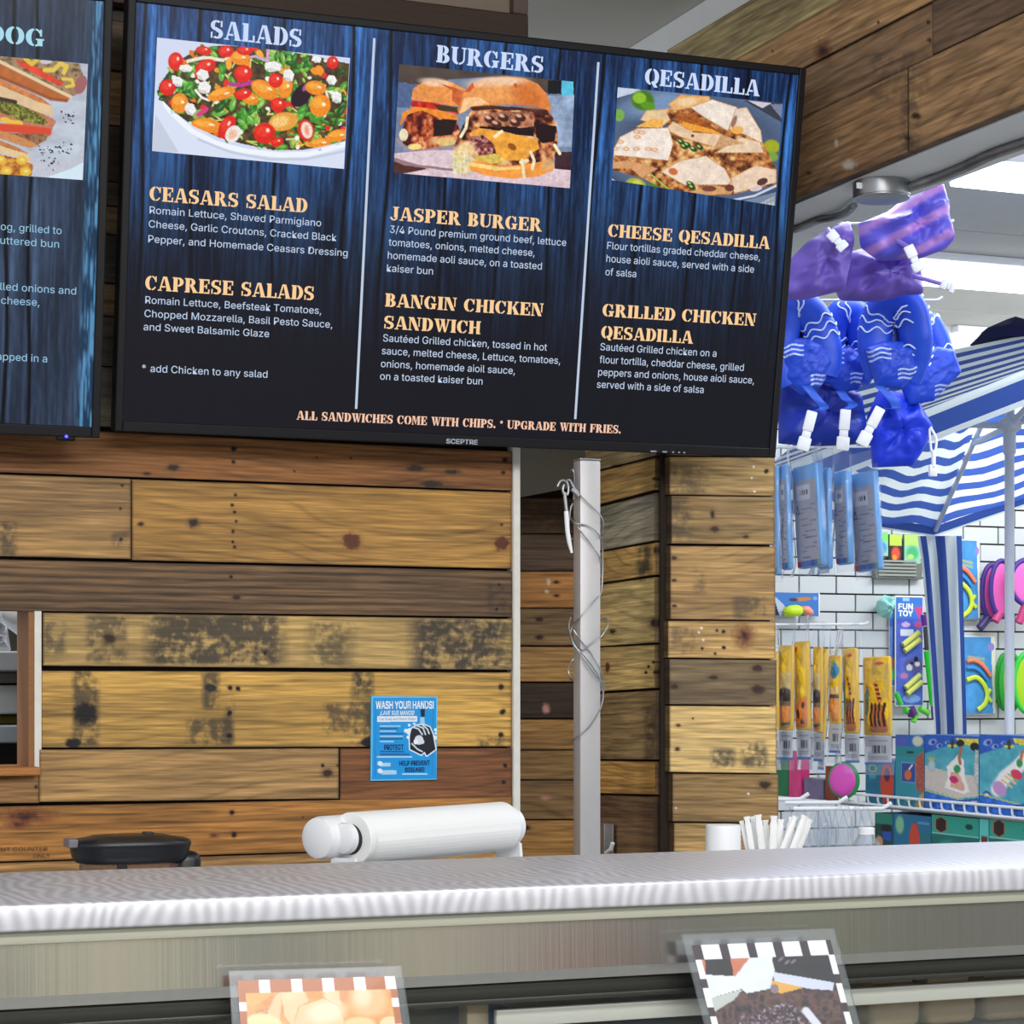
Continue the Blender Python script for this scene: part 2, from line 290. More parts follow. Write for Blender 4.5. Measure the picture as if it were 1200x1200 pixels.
def stain(c, U, V, seed):
    u0, u1, v0, v1 = U.min(), U.max(), V.min(), V.max()
    def mx(m, k):
        nonlocal c; m = np.clip(m, 0, 1)[..., None]; c = c * (1 - m) + np.asarray(k, float) * m
    for s in STAINS:
        k, a, b = s[0], s[1], s[2]
        if k in 'sS':
            x0, y0, x1, y1, st = s[1:]
            if x1 < u0 or x0 > u1 or y1 < v0 or y0 > v1: continue
            e = 7 if k == 's' else 22
            box = np.clip((U - x0) / e + .3, 0, 1) * np.clip((x1 - U) / e + .3, 0, 1) * np.clip((V - y0) / 6 + .6, 0, 1) * np.clip((y1 - V) / 6 + .6, 0, 1)
            n = .13 * fbm(U / 1.7 + .12 * V, V / 14., int(a * 7), 3) + .43 * rfbm(U / 6., V / 5., int(a * 5)) + .44 * rfbm(U / (14 if k == 's' else 30), V / 13., int(b * 3), 3)
            mx(box * np.clip((n - (.44 if k == 's' else .425) + .09 * st) * 5, 0, 1) * st * .9, (54, 50, 48))
            continue
        r = s[3]; q = s[4] if len(s) > 4 else r
        if a + 3 * r < u0 or a - 3 * r > u1 or b + 3 * q < v0 or b - 3 * q > v1: continue
        w_ = (rfbm(U / 4., V / 4., int(a)) - .5) * .7
        d = np.hypot((U - a) / r, (V - b) / q) + w_
        if k == 'h': d = d * 1.25; mx((1.15 - d) * 2.4, (26, 20, 17)); mx((1.8 - d) * .3 * (d > .9), (60, 45, 32))
        elif k == 'N': d = d * 1.6; mx((1.25 - d) * 2, (222, 220, 214))
        elif k == 'B': mx((1.2 - d) * 2.2, (30, 26, 27))
        elif k == 'k': mx((1.7 - d) * .5, (92, 68, 46)); mx((1 - d) * 2, (52, 38, 32))
        elif k == 'K': mx((1.45 - d) * .8, (150, 98, 52)); mx((1 - d) * 3, (92, 54, 38))
        elif k == 'R': mx((1.4 - d) * .65, (92, 46, 30)); mx((.6 - d) * 1.2, (48, 24, 22))
        elif k == 'W': mx((1 - d) * 1.6, (198, 190, 180))
        elif k == 'P': mx((1 - d) * 1.5, (196, 142, 134))
    return c

BSEED = [0]
def board(g, pf, quad, color, out, lift=.006, thick=.018, res=.0019, rough=0.0, ring=1.0):
    """one plank: a finely divided front face and plain edges, all in the wall's mesh"""
    BSEED[0] += 1; sd = BSEED[0]; rng = random.Random(sd)
    out = Vector(out); lift += rng.uniform(0, .005)
    P = [np.array(pf(u, v) + out * lift) for u, v in quad]
    L = max(np.linalg.norm(P[1] - P[0]), np.linalg.norm(P[2] - P[3])); H = max(np.linalg.norm(P[3] - P[0]), np.linalg.norm(P[2] - P[1]))
    nx, ny = max(2, int(L / res)), max(2, int(H / (res * .8)))
    s = np.linspace(0, 1, nx)[None, :, None]; t = np.linspace(0, 1, ny)[:, None, None]
    Q = (P[0] * (1 - s) + P[1] * s) * (1 - t) + (P[3] * (1 - s) + P[2] * s) * t
    U, V = projA(Q); x = (s * L + 0 * t)[..., 0]; y = (t * H + 0 * s)[..., 0]
    tone = fbm(x * 3.5 + sd * 9.1, y * 16, sd, 3) - .5; fine = fbm(x * 9 + sd, y * 260, sd + 5, 3) - .5
    warp = fbm(x * 2.2 + sd * 3, y * 7, sd + 9, 3)
    rings = np.sin((y * 150 + warp * 17) * 2.1 + 1.4 * fbm(x * 5, y * 60, sd + 4, 2)) * .5 + .5; fib = fbm(x * 22 + sd, y * 620, sd + 6, 2) - .5
    color = np.asarray(color, float); color = (color * .84 + color.mean() * .16) * .97
    c = np.zeros(Q.shape) + color; c = c * (1 + .36 * tone[..., None] + .48 * fine[..., None] + .40 * fib[..., None] - ring * .14 * (rings ** 7)[..., None])
    c[..., 2] *= 1 - .10 * tone
    if rough: c *= 1 - rough * np.clip(np.sin(y * 520 + 3 * fbm(x * 6, y * 50, sd)) * .5 + .1, 0, 1)[..., None] * (.4 + fbm(x * 12, y * 90, sd + 3))[..., None]
    edge = np.minimum(np.minimum(y, H - y) / .0024, np.minimum(x, L - x) / .003); ew = fbm(x * 60, y * 60, sd + 2)
    m = np.clip(1 - edge, 0, 1) * (.25 + .5 * ew); c = c * (1 - m[..., None]) + np.array((58, 42, 30)) * m[..., None]
    c = np.clip(stain(c, U, V, sd), 4, 255)
    # a slight random bow of the edges so joints are not ruler-straight
    uv = np.stack([x + sd * 1.7, y + sd * .37, np.full_like(x, sd * .2)], -1)
    o3 = np.array(out)
    g.grid(Q, 0, c, uv)
    i = np.arange(nx * ny).reshape(ny, nx); loop = np.concatenate([i[0, :], i[1:, -1], i[-1, -2::-1], i[-2:0:-1, 0]])
    R = Q.reshape(-1, 3)[loop]; k = len(loop); vv = np.concatenate([R, R - o3 * thick])
    g.add(vv, [(a, a + k, (a + 1) % k + k, (a + 1) % k) for a in range(k)], 0, np.clip(np.concatenate([c.reshape(-1, 3)[loop]] * 2) * .82, 0, 255), np.concatenate([uv.reshape(-1, 3)[loop]] * 2))

# main plank wall, with the serving window cut out of it
g = G(); g.recalc = False
fw = lambda u, v: pY(u, v, YW)
UL, UR = -330, 597.5
def brow(u0, u1, vt0, vt1, vb0, vb1, c, rough=0, ring=1.0, lift=.006):
    """edges given at u = 0 and u = 597"""
    f = lambda a, b, u: a + (b - a) * u / 597
    board(g, fw, [(u0, f(vt0, vt1, u0)), (u1, f(vt0, vt1, u1)), (u1, f(vb0, vb1, u1)), (u0, f(vb0, vb1, u0))], c, (0, -1, 0), lift, rough=rough, ring=ring)
tops = [-40, 26, 84, 148, 214, 243, 276, 333, 372, 431, 502]
tc = [(52, 42, 34), (74, 58, 44), (140, 104, 62), (66, 54, 44), (84, 70, 54), (120, 96, 62), (70, 62, 54), (116, 92, 58), (74, 66, 56), (96, 88, 74)]
for a, b, c in zip(tops, tops[1:], tc): brow(UL, UR, row(a, 0), row(a, 597), row(b, 0) - 1.5, row(b, 597) - 1.5, c, lift=.002)
brow(UL, UR, 501, 530, 554, 575.5, (150, 94, 46), lift=.008)
brow(UL, 152, 556.5, 578, 652, 665, (170, 128, 74))
brow(153.5, UR, 557, 577.5, 653, 666.5, (180, 130, 60))
brow(UL, UR, 656, 669.5, 715.5, 723, (130, 96, 62), rough=.55, ring=.4, lift=.009)
brow(49, UR, 717.5, 725.5, 779.5, 785, (176, 142, 82), ring=.5)
brow(47, UR, 786, 788, 876, 874.5, (206, 156, 70), ring=.7)
brow(45, 395, 878.5, 876, 940, 933, (178, 134, 78)); brow(UL, 45, 908.5, 908, 941, 935, (172, 122, 66))
brow(396.5, UR, 878.5, 876.5, 943, 934, (130, 78, 44))
brow(UL, UR, 945, 933, 1009, 990, (190, 124, 52))
brow(UL, UR, 1011, 992, 1070, 1050, (178, 130, 70)); brow(UL, UR, 1072, 1052, 1130, 1115, (150, 105, 60))
a, b = pY(UL, 716, YW), pY(47, 716, YW); zt, zb_ = pY(20, 714, YW).z, pY(20, 907, YW).z; y0, y1 = YW + .013, YW + .10
xl = a.x - .05; wl, wr = pY(-150, 800, YW).x, pY(47.5, 800, YW).x
for q in (((xl, y0, zt), (XWR, y1, ZC)), ((xl, y0, .0), (XWR, y1, zb_)), ((xl, y0, zb_), (wl, y1, zt)), ((wr, y0, zb_), (XWR, y1, zt))): g.box(*q, mat=1)
wall = tag(g.build('wall_back', [M['wood'], M['gap']]), kind='structure')
# pencilled note on the lowest boards is added with the other lettering
t = G(); x0, x1 = pY(597.8, 800, YW).x, pY(606, 800, YW).x
t.bbox((x0, YW - .014, .9), (XWR + .001, YW + .1, ZC - .002), .003); tag(t.build('trim_1', M['white_trim']), kind='structure')
# serving window: jamb, plaster strip and sill
t = G()
t.box((pY(33, 800, YW).x, YW - .004, zb_), (pY(39.5, 800, YW).x, YW + .1, zt), 0, (150, 102, 62)); t.box((pY(39.5, 800, YW).x, YW - .008, zb_), (pY(47.5, 800, YW).x, YW + .1, zt), 1)
sl = pY(43, 908, YW); st = pY(43, 899, YW - .035); t.bbox((xl + .2, YW - .035, sl.z), (pY(43, 900, YW).x, YW + .1, st.z), .003, 0, (176, 118, 62))
tag(t.build('window_1', [M['wood'], M['white_trim']]), kind='structure')

# recess behind the post, the column's plank-clad side and front, the plank beam
g = G(); g.recalc = False
fb = lambda u, v: pY(u, v, YB)
rr = [(584, 626, (92, 68, 46)), (626.5, 669.5, (88, 70, 54)), (670, 713, (160, 108, 56)), (713.5, 757, (116, 92, 62)), (758, 799.5, (176, 132, 74)), (800.5, 842, (58, 46, 38)), (843, 879, (156, 114, 60)), (879.5, 914, (138, 106, 62)), (914.5, 960.5, (140, 108, 66)), (961, 1012, (180, 130, 66)), (1013, 1080, (120, 90, 55))]
for a, b, c in rr: c = tuple(k * 1.1 for k in c); board(g, fb, [(596, a), (694, a), (694, b - .8), (596, b - .8)], c, (0, -1, 0), .002)
g.box((XWR - .25, YB + .012, 0), (XC + .05, YB + .1, 2.6), 1)
gp = [fb(596, 380), fb(698, 366), fb(698, 566), fb(596, 585.5)]; g.prism([p + Vector((0, -.012, 0)) for p in gp], (0, .02, 0), 2)
tag(g.build('wall_recess', [M['wood'], M['gap'], M['grey_paint']]), kind='structure')
g = G(); g.recalc = False
fx = lambda u, v: pX(u, v, XC)
ss = [((470, 440), (551.5, 534), (150, 128, 86)), ((553.5, 536.5), (592, 574), (184, 142, 76)), ((595, 578), (646, 633.5), (136, 128, 108)), ((648, 636), (684, 673.5), (186, 144, 76)), ((686, 676.5), (757.5, 753), (176, 150, 92)), ((759, 755.5), (810.5, 806), (182, 150, 88)), ((813, 809), (889.5, 890), (146, 116, 70)), ((891.5, 892.5), (929.5, 931), (178, 130, 62)), ((931.5, 933.5), (1005, 1008), (112, 82, 54)), ((1007, 1010), (1060, 1066), (150, 112, 64))]
for i, ((a, b), (c_, d), c) in enumerate(ss): ur = 773 - (i % 3) * 1.2; c = tuple(min(250, k * 1.2) for k in c); board(g, fx, [(689, a + (a - b) * 14 / 70), (ur, b), (ur, d), (689, c_ + (c_ - d) * 14 / 70)], c, (-1, 0, 0), .004)
cy0 = YW + .013; g.box((XC + .013, cy0, 0), (XCR - .002, YB, 2.6), 1)
ye = pX(773.5, 700, XC).y; g.box((XC - .002, YW + .012, 0), (XC + .02, ye - .002, 2.6), 1, (64, 36, 22))
fc = lambda u, v: pY(u, v, YW)
cc = [(300, 420, (120, 96, 60)), (421, 534, (140, 110, 66)), (536, 580, (172, 136, 78)), (581.5, 637, (146, 114, 66)), (640, 725.5, (152, 116, 68)), (727.5, 770.5, (178, 138, 78)), (772.5, 825, (112, 92, 64)), (827, 904.5, (186, 152, 92)), (906.5, 962, (138, 106, 62)), (964, 1010, (174, 136, 76)), (1012, 1060, (140, 110, 66))]
for i, (a, b, c) in enumerate(cc): c = tuple(k * 1.13 for k in c); ul = (781, 784, 781.5, 784.5, 783, 781, 782, 782.5, 785, 787, 784)[i]; board(g, fc, [(ul, a), (904.5 + (a - 535) * .011, a + 1), (904.5 + (a - 535) * .011, b + 1.5), (ul, b)], c, (0, -1, 0), .006)
tag(g.build('wall_column', [M['wood'], M['gap'], M['wood']]), kind='structure')
g = G(); g.recalc = False
XBM = XCR + .006; fx = lambda u, v: pX(u, v, XBM)
zbm = pX(933, 235, XBM).z; XBR = pZ(930, 281, zbm).x
bb = [((760, 72), (740, 84), (902, 55), (1010, -10), (1000, -40), (880, 0), (132, 116, 70))]
def bq(a, b, c, d, color): color = tuple(k * 1.2 + 14 for k in color); board(g, fx, [a, b, c, d], color, (-1, 0, 0), .005, res=.004)
def vl(p, u): return HY + (p[1] - HY) * (u + 456) / (p[0] + 456)     # along the beam
def strip(pt, pb, u0, u1, color): bq((u0, vl(pt, u0)), (u1, vl(pt, u1)), (u1, vl(pb, u1) - .8), (u0, vl(pb, u0) - .8), color)
E0, E1, E2, E3, E4 = (800, 50), (900, 52), (945, 82), (1070, 79), (933, 235)
strip(E0, E1, 785, 1250, (150, 130, 80)); strip(E1, E2, 785, 1250, (160, 118, 70)); strip(E2, E3, 785, 1097, (124, 92, 60)); strip(E2, E3, 1098, 1300, (92, 68, 50)); strip(E3, E4, 785, 1068, (126, 92, 58)); strip(E3, E4, 1069, 1330, (142, 106, 66))
yb0 = .9; g.box((XBM + .012, yb0, zbm - .001), (XBR, YW + .75, ZC - .001), 1)
beam = tag(g.build('trim_2', [M['wood'], M['soffit']]), kind='structure')
# ceilings, floor
g = G(); g.box((-2, -1.5, ZC), (XBR, YB + .6, ZC + .06)); tag(g.build('ceiling', M['ceil']), kind='structure')
ZS = 2.92
g = G()
for yy in np.arange(3.2, 8.3, .62): g.box((XBR + .004, yy, ZS), (7.5, yy + .612, ZS + .04))
g.box((XBR + .004, 1.2, ZS), (7.5, 3.19, ZS + .04)); tag(g.build('ceiling_store', M['ceil']), kind='structure')
g = G(); g.box((-4.2, -3.4, -.05), (7.5, 8.3, 0)); tag(g.build('floor', M['floor']), kind='structure')
# opposite side of the shop, only seen as a blur in the steel front of the case
g = G(); rng = random.Random(21); x = -4.0; g.box((-4, -3.3, 0), (7, -3.2, 2.6), 0, (206, 200, 186))
cols_ = [(232, 222, 190), (150, 156, 150), (170, 160, 146), (226, 214, 180), (206, 196, 182), (186, 60, 56), (90, 92, 84), (150, 156, 120), (120, 112, 98), (110, 100, 88), (170, 172, 160), (200, 196, 180), (130, 130, 120)]
i = 0
while x < 6.8:
    w_ = rng.uniform(.22, .6); c = cols_[i % len(cols_)]; g.box((x, -3.2, .05), (x + w_, -3.12, rng.uniform(1.0, 1.9)), 0, c); x += w_; i += 1
tag(g.build('wall_front', M['tile']), kind='structure')
# tiled back wall of the store
YT = 7.2; g = G(); g.box((1.5, YT + .008, 0), (7.5, YT + .1, 2.62), 1); g.box((1.5, YT + .002, 2.62), (7.5, YT + .1, ZS), 0, (214, 216, 216))
tw, th = .158, .067; pz = pY(1000, 695.5, YT).z; px0 = pY(981, 700, YT).x; rng = random.Random(4)
for j in range(-24, 12):
    z0 = pz + j * th
    if z0 < .3 or z0 > 2.6: continue
    for i in range(-18, 16):
        x0 = px0 + (i + (.52 if j % 2 else 0)) * tw
        if x0 < 2.4 or x0 > 6.4: continue
        k = rng.uniform(-5, 5); g.bbox((x0, YT, z0), (x0 + tw - .006, YT + .012, z0 + th - .006), .0012, 0, (200 + k, 205 + k, 207 + k), 1)
tag(g.build('wall_store_back', [M['tile'], M['gap']]), kind='structure')

# framed panel over the screens
t = thing('framed_panel', 'dark wooden frame with dull brown panel above the large menu screen', 'panel', (.9, YW - .02, 2.45))
g = G(); yp = YW - .014
f = lambda u, v: pY(u, v, yp)
zA = f(594, 21).z; zB = f(600, 42).z; xa, xb, xc = f(120, 20).x, f(594, 20).x, f(611.5, 20).x
pr = G(); pr.box((xa, yp - .012, zA), (xb, yp, ZC - .005)); pr.build('panel', mat('dull_brown_board', (118, 104, 90), .6, var=.08, bnoise=14), t)
g.bbox((xa - .1, yp - .03, zB - .03), (xc, yp, zA), .003, 0, (60, 46, 38)); g.bbox((xb, yp - .03, zA + .0002), (xc, yp, ZC - .004), .003, 0, (92, 78, 70)); g.build('frame', M['wood'], t)
# ------------------------------------------------------------------ lettering
def arc(cx, cy, rx, ry, ix, iy, a0, a1, n=12):
    A = [math.radians(a0 + (a1 - a0) * k / n) for k in range(n + 1)]
    o = [(cx + rx * math.cos(a), cy + ry * math.sin(a)) for a in A]; i = [(cx + ix * math.cos(a), cy + iy * math.sin(a)) for a in A]
    v = o + i; m = n + 1
    return v, [(k, k + 1, k + 1 + m, k + m) for k in range(n)]
def R(x0, y0, x1, y1): return ([(x0, y0), (x1, y0), (x1, y1), (x0, y1)], [(0, 1, 2, 3)])
def Q(*p): return (list(zip(p[::2], p[1::2])), [(0, 1, 2, 3)])
C = arc
STEM = [R(.07, 0, .36, 1), R(0, 0, .36, .07), R(0, .93, .36, 1)]
LEFT = C(.46, .5, .46, .5, .18, .43, 98, 262)
GL = {
 'A': (1.0, [Q(.08, 0, .16, 0, .47, 1, .36, 1), Q(.44, 1, .64, 1, .98, 0, .68, 0), R(.22, .24, .52, .33), R(-.02, 0, .27, .06), R(.62, 0, 1.03, .06)]),
 'B': (.84, STEM + [C(.4, .74, .34, .26, .1, .2, -90, 90), C(.4, .26, .42, .28, .14, .2, -90, 90)]),
 'C': (.88, [LEFT, C(.48, .5, .36, .5, .26, .43, 35, 86), C(.48, .5, .38, .5, .3, .42, 274, 325), R(.74, .6, .83, .97)]),
 'D': (.9, STEM + [C(.42, .5, .48, .5, .2, .43, -90, 90)]),
 'E': (.84, STEM + [R(.4, .92, .8, 1), R(.71, .7, .8, 1), R(.4, 0, .82, .08), R(.73, 0, .82, .3), R(.4, .46, .58, .54), R(.55, .34, .62, .66)]),
 'F': (.8, STEM + [R(.4, .92, .8, 1), R(.71, .68, .8, 1), R(.4, .46, .58, .54), R(.55, .34, .62, .66)]),
 'G': (.98, [LEFT, C(.5, .5, .36, .5, .26, .43, 35, 88), R(.75, .6, .84, .97), C(.5, .5, .36, .5, .26, .42, 272, 310), R(.62, .04, .88, .42), R(.54, .37, .97, .44)]),
 'H': (.98, STEM + [R(.64, 0, .9, 1), R(.64, 0, .98, .06), R(.64, .94, .98, 1), R(.4, .46, .59, .54)]),
 'I': (.42, STEM + [R(.3, 0, .42, .06), R(.3, .94, .42, 1)]),
 'J': (.66, [R(.3, .22, .56, 1), R(.2, .94, .66, 1), C(.28, .22, .28, .24, .14, .16, 180, 350)]),
 'K': (.98, STEM + [Q(.4, .46, .5, .46, .84, .97, .72, .97), Q(.42, .56, .6, .66, .96, .03, .64, .03), R(.58, 0, 1, .06), R(.62, .94, .94, 1)]),
 'L': (.78, STEM + [R(.4, 0, .78, .08), R(.68, 0, .78, .36)]),
 'M': (1.16, [R(.08, 0, .16, 1), R(-.02, 0, .27, .06), Q(.1, 1, .38, 1, .6, .06, .52, .06), Q(.56, .3, .62, .3, .84, 1, .76, 1), R(.82, 0, 1.08, 1), R(.74, 0, 1.15, .06), R(0, .94, .3, 1), R(.8, .94, 1.15, 1)]),
 'N': (1.0, [R(.08, 0, .16, 1), R(-.02, 0, .27, .06), Q(.1, 1, .4, 1, .86, 0, .6, 0), R(.82, .3, .9, 1), R(.7, .94, 1.0, 1), R(0, .94, .3, 1)]),
 'O': (.98, [LEFT, C(.52, .5, .46, .5, .18, .43, -82, 82)]),
 'P': (.84, STEM + [C(.4, .69, .42, .31, .16, .23, -90, 90), R(.3, 0, .42, .06)]),
 'Q': (.98, [LEFT, C(.52, .5, .46, .5, .18, .43, -82, 82), Q(.46, .16, .6, .24, .92, -.12, .7, -.14)]),
 'R': (.98, STEM + [C(.4, .73, .38, .27, .13, .19, -90, 90), Q(.44, .44, .62, .5, .96, .02, .66, .02), R(.62, 0, 1, .06)]),
 'S': (.8, [C(.38, .72, .36, .28, .13, .2, 50, 250), Q(.14, .56, .36, .62, .7, .44, .48, .34), C(.42, .28, .36, .28, .12, .2, -130, 75), R(.64, .66, .73, .98), R(.04, .02, .13, .34)]),
 'T': (.88, [R(.31, 0, .57, 1), R(.2, 0, .68, .06), R(0, .92, .26, 1), R(0, .66, .09, 1), R(.62, .92, .88, 1), R(.79, .66, .88, 1)]),
 'U': (.94, [R(.08, .3, .34, 1), R(0, .94, .42, 1), C(.47, .32, .39, .33, .13, .24, 180, 262), C(.47, .32, .39, .33, .31, .25, 278, 360), R(.78, .3, .86, 1), R(.66, .94, .96, 1)]),
 'W': (1.3, [Q(.06, 1, .34, 1, .54, 0, .4, 0), Q(.5, .1, .56, .1, .7, .7, .64, .8), Q(.54, 1, .82, 1, 1.0, 0, .86, 0), Q(.96, .1, 1.02, .1, 1.22, 1, 1.14, 1), R(0, .94, .4, 1), R(.48, .94, .88, 1), R(1.06, .94, 1.32, 1)]),
 '.': (.3, [C(.13, .12, .13, .13, 0, 0, 0, 360)]), ',': (.3, [C(.13, .12, .13, .13, 0, 0, 0, 360)]),
 '*': (.45, [C(.2, .74, .17, .17, .06, .06, 0, 360)]), ' ': (.42, [])}
def stencil(s):
    V, Fc, x = [], [], 0
    for ch in s:
        w_, parts = GL[ch]
        for v, f in parts:
            b = len(V); V += [(x + p, q) for p, q in v]; Fc += [tuple(b + i for i in k) for k in f]
        x += w_ + .1
    return np.array(V), Fc, x - .1, 1.0
try: TFONT = bpy.data.fonts.load(bpy.utils.system_resource('DATAFILES') + '/fonts/Inter.woff2')
except Exception: TFONT = None
def plain(s, bold=0.0, shear=0.0):
    cu = bpy.data.curves.new('lettering', 'FONT'); cu.body = s; cu.font = TFONT or cu.font; cu.resolution_u = 3; cu.offset = bold; cu.shear = shear
    o = bpy.data.objects.new('lettering', cu); me = o.to_mesh()
    V = np.array([v.co[:] for v in me.vertices])[:, :2]; Fc = [tuple(p.vertices) for p in me.polygons]; o.to_mesh_clear()
    bpy.data.objects.remove(o); bpy.data.curves.remove(cu)
    V[:, 0] -= V[:, 0].min(); return V, Fc, V[:, 0].max(), CAPH[0]
CAPH = [.73]; CAPH[0] = float(plain('H')[0][:, 1].max())
def letter(g, s, p0, p1, cap, up, lift, mat_=0, c=(255, 255, 255), font='plain', bold=0.0, shear=0.0):
    """lettering whose baseline runs from p0 to p1 (points), cap = height in metres, up = direction"""
    V, Fc, W_, H_ = stencil(s) if font == 'stencil' else plain(s, 0, shear)
    p0, p1, up = np.array(p0, float), np.array(p1, float), np.array(up, float); ex = (p1 - p0) / W_
    nrm = np.cross(p1 - p0, up); nrm /= np.linalg.norm(nrm)
    b_ = .009 if font == 'stencil' else bold
    for i, (dx, dy) in enumerate(((-b_, -b_), (b_, -b_), (-b_, b_), (b_, b_)) if b_ else ((0, 0),)):
        g.add(p0 + (V[:, :1] + dx) * ex + (V[:, 1:] + dy) * (up * cap / H_) + nrm * (lift + i * 4e-6), Fc, mat_, c)

# ------------------------------------------------------------------ the menu screens
def rotm(y, t, r): return Matrix.Rotation(y, 4, 'Y') @ Matrix.Rotation(t, 4, 'X') @ Matrix.Rotation(r, 4, 'Z')
VIEW = Matrix(((RT.x, 0, -FWD.x, CAM.x), (RT.y, 0, -FWD.y, CAM.y), (0, 1, 0, CAM.z), (0, 0, 0, 1)))
TVM = VIEW @ Matrix.Translation((-.059, .700, -3.5)) @ rotm(math.radians(21.05), math.radians(9.87), math.radians(.06))
SW, SH, BZ, BB = 1.12, .64, .0125, .0165
def tvxy(Mx, u, v, z=0):
    Mi = Mx.inverted(); o = Mi @ CAM; d = Mi.to_3x3() @ ray(u, v); k = (z - o.z) / d.z; p = o + d * k; return p
def screen_body(t, Mx, led):
    W2, H2 = SW / 2, SH / 2
    L = lambda a, b: ([x for x in a], [x for x in b])
    g = G(); 
    for a, b in (((-W2, -H2, -.03), (-W2 + BZ, H2, .004)), ((W2 - BZ, -H2, -.03), (W2, H2, .004)), ((-W2 + BZ, H2 - BZ, -.03), (W2 - BZ, H2, .004)), ((-W2 + BZ, -H2, -.03), (W2 - BZ, -H2 + BB, .004))): g.bbox(a, b, .002, M=Mx)
    g.build('bezel', M['bezel'], t)
    g = G(); g.bbox((-W2 + .01, -H2 + .01, -.036), (W2 - .01, H2 - .01, -.006), .004, M=Mx); g.bbox((-.3, -.22, -.046), (.3, .12, -.0365), .006, M=Mx); g.build('back_cover', M['black'], t)
def display(t, Mx, fn, nx, ny):
    x = np.linspace(-SW / 2 + BZ - .001, SW / 2 - BZ + .001, nx); y = np.linspace(SH / 2 - BZ + .001, -SH / 2 + BB - .001, ny)
    X, Y = np.meshgrid(x, y); P = np.stack([X, Y, np.zeros_like(X)], -1) @ np.array(Mx.to_3x3()).T + np.array(Mx.translation)
    U, V = projA(P); g = G(); g.recalc = False; g.grid(P, 0, np.clip(fn(X, Y, U, V), 0, 255), flip=False); return g.build('display', M['screen'], t)
def bluewood(X, Y, U, V, seams, fade, lo, hi, seed):
    xs = X * 700
    st = fbm(xs / 2.2, Y * 700 / 60, seed, 4); st2 = fbm(xs / 1.3, Y * 700 / 9, seed + 3, 2); big = fbm(xs / 34, Y * 700 / 140, seed + 8, 2)
    k = np.clip((st - .5) * 1.35 + (st2 - .5) * .45 + (big - .5) * 1.3 + .42, 0, 1)[..., None]
    c = np.array(lo) * (1 - k) + np.array(hi) * k
    kn = np.zeros_like(xs)
    for i, s in enumerate(seams):
        d = np.abs(xs - s + 2.5 * np.sin(Y * 14 + i)); c = c * (1 - .85 * np.clip(1.6 - d / 1.6, 0, 1)[..., None])
        c = c * (1 + .22 * np.exp(-((xs - s - 5) / 3.5) ** 2)[..., None])
    f = np.interp(Y * 700, *fade)[..., None]; f = np.clip(f + .18 * (st - .5)[..., None] * (f > .02) * (f < .98), 0, 1)
    return np.array((22, 22, 30)) * (1 - f) + c * f
FADE = ([-225, -120, -30, 60, 120, 230], [0, .02, .28, .72, 1, 1])
def picture(t, Mx, quad, fn, nx, ny, name='food_picture'):
    P = [tvxy(Mx, u, v) for u, v in quad]
    s = np.linspace(0, 1, nx)[None, :, None]; q = np.linspace(0, 1, ny)[:, None, None]; P = [np.array(p) for p in P]
    Lc = (P[0] * (1 - s) + P[1] * s) * (1 - q) + (P[3] * (1 - s) + P[2] * s) * q; Lc[..., 2] = .0006
    W_ = Lc @ np.array(Mx.to_3x3()).T + np.array(Mx.translation); U, V = projA(W_)
    g = G(); g.recalc = False; g.grid(W_, 0, np.clip(fn(U, V), 0, 255)); return g.build(name, M['screen'], t)

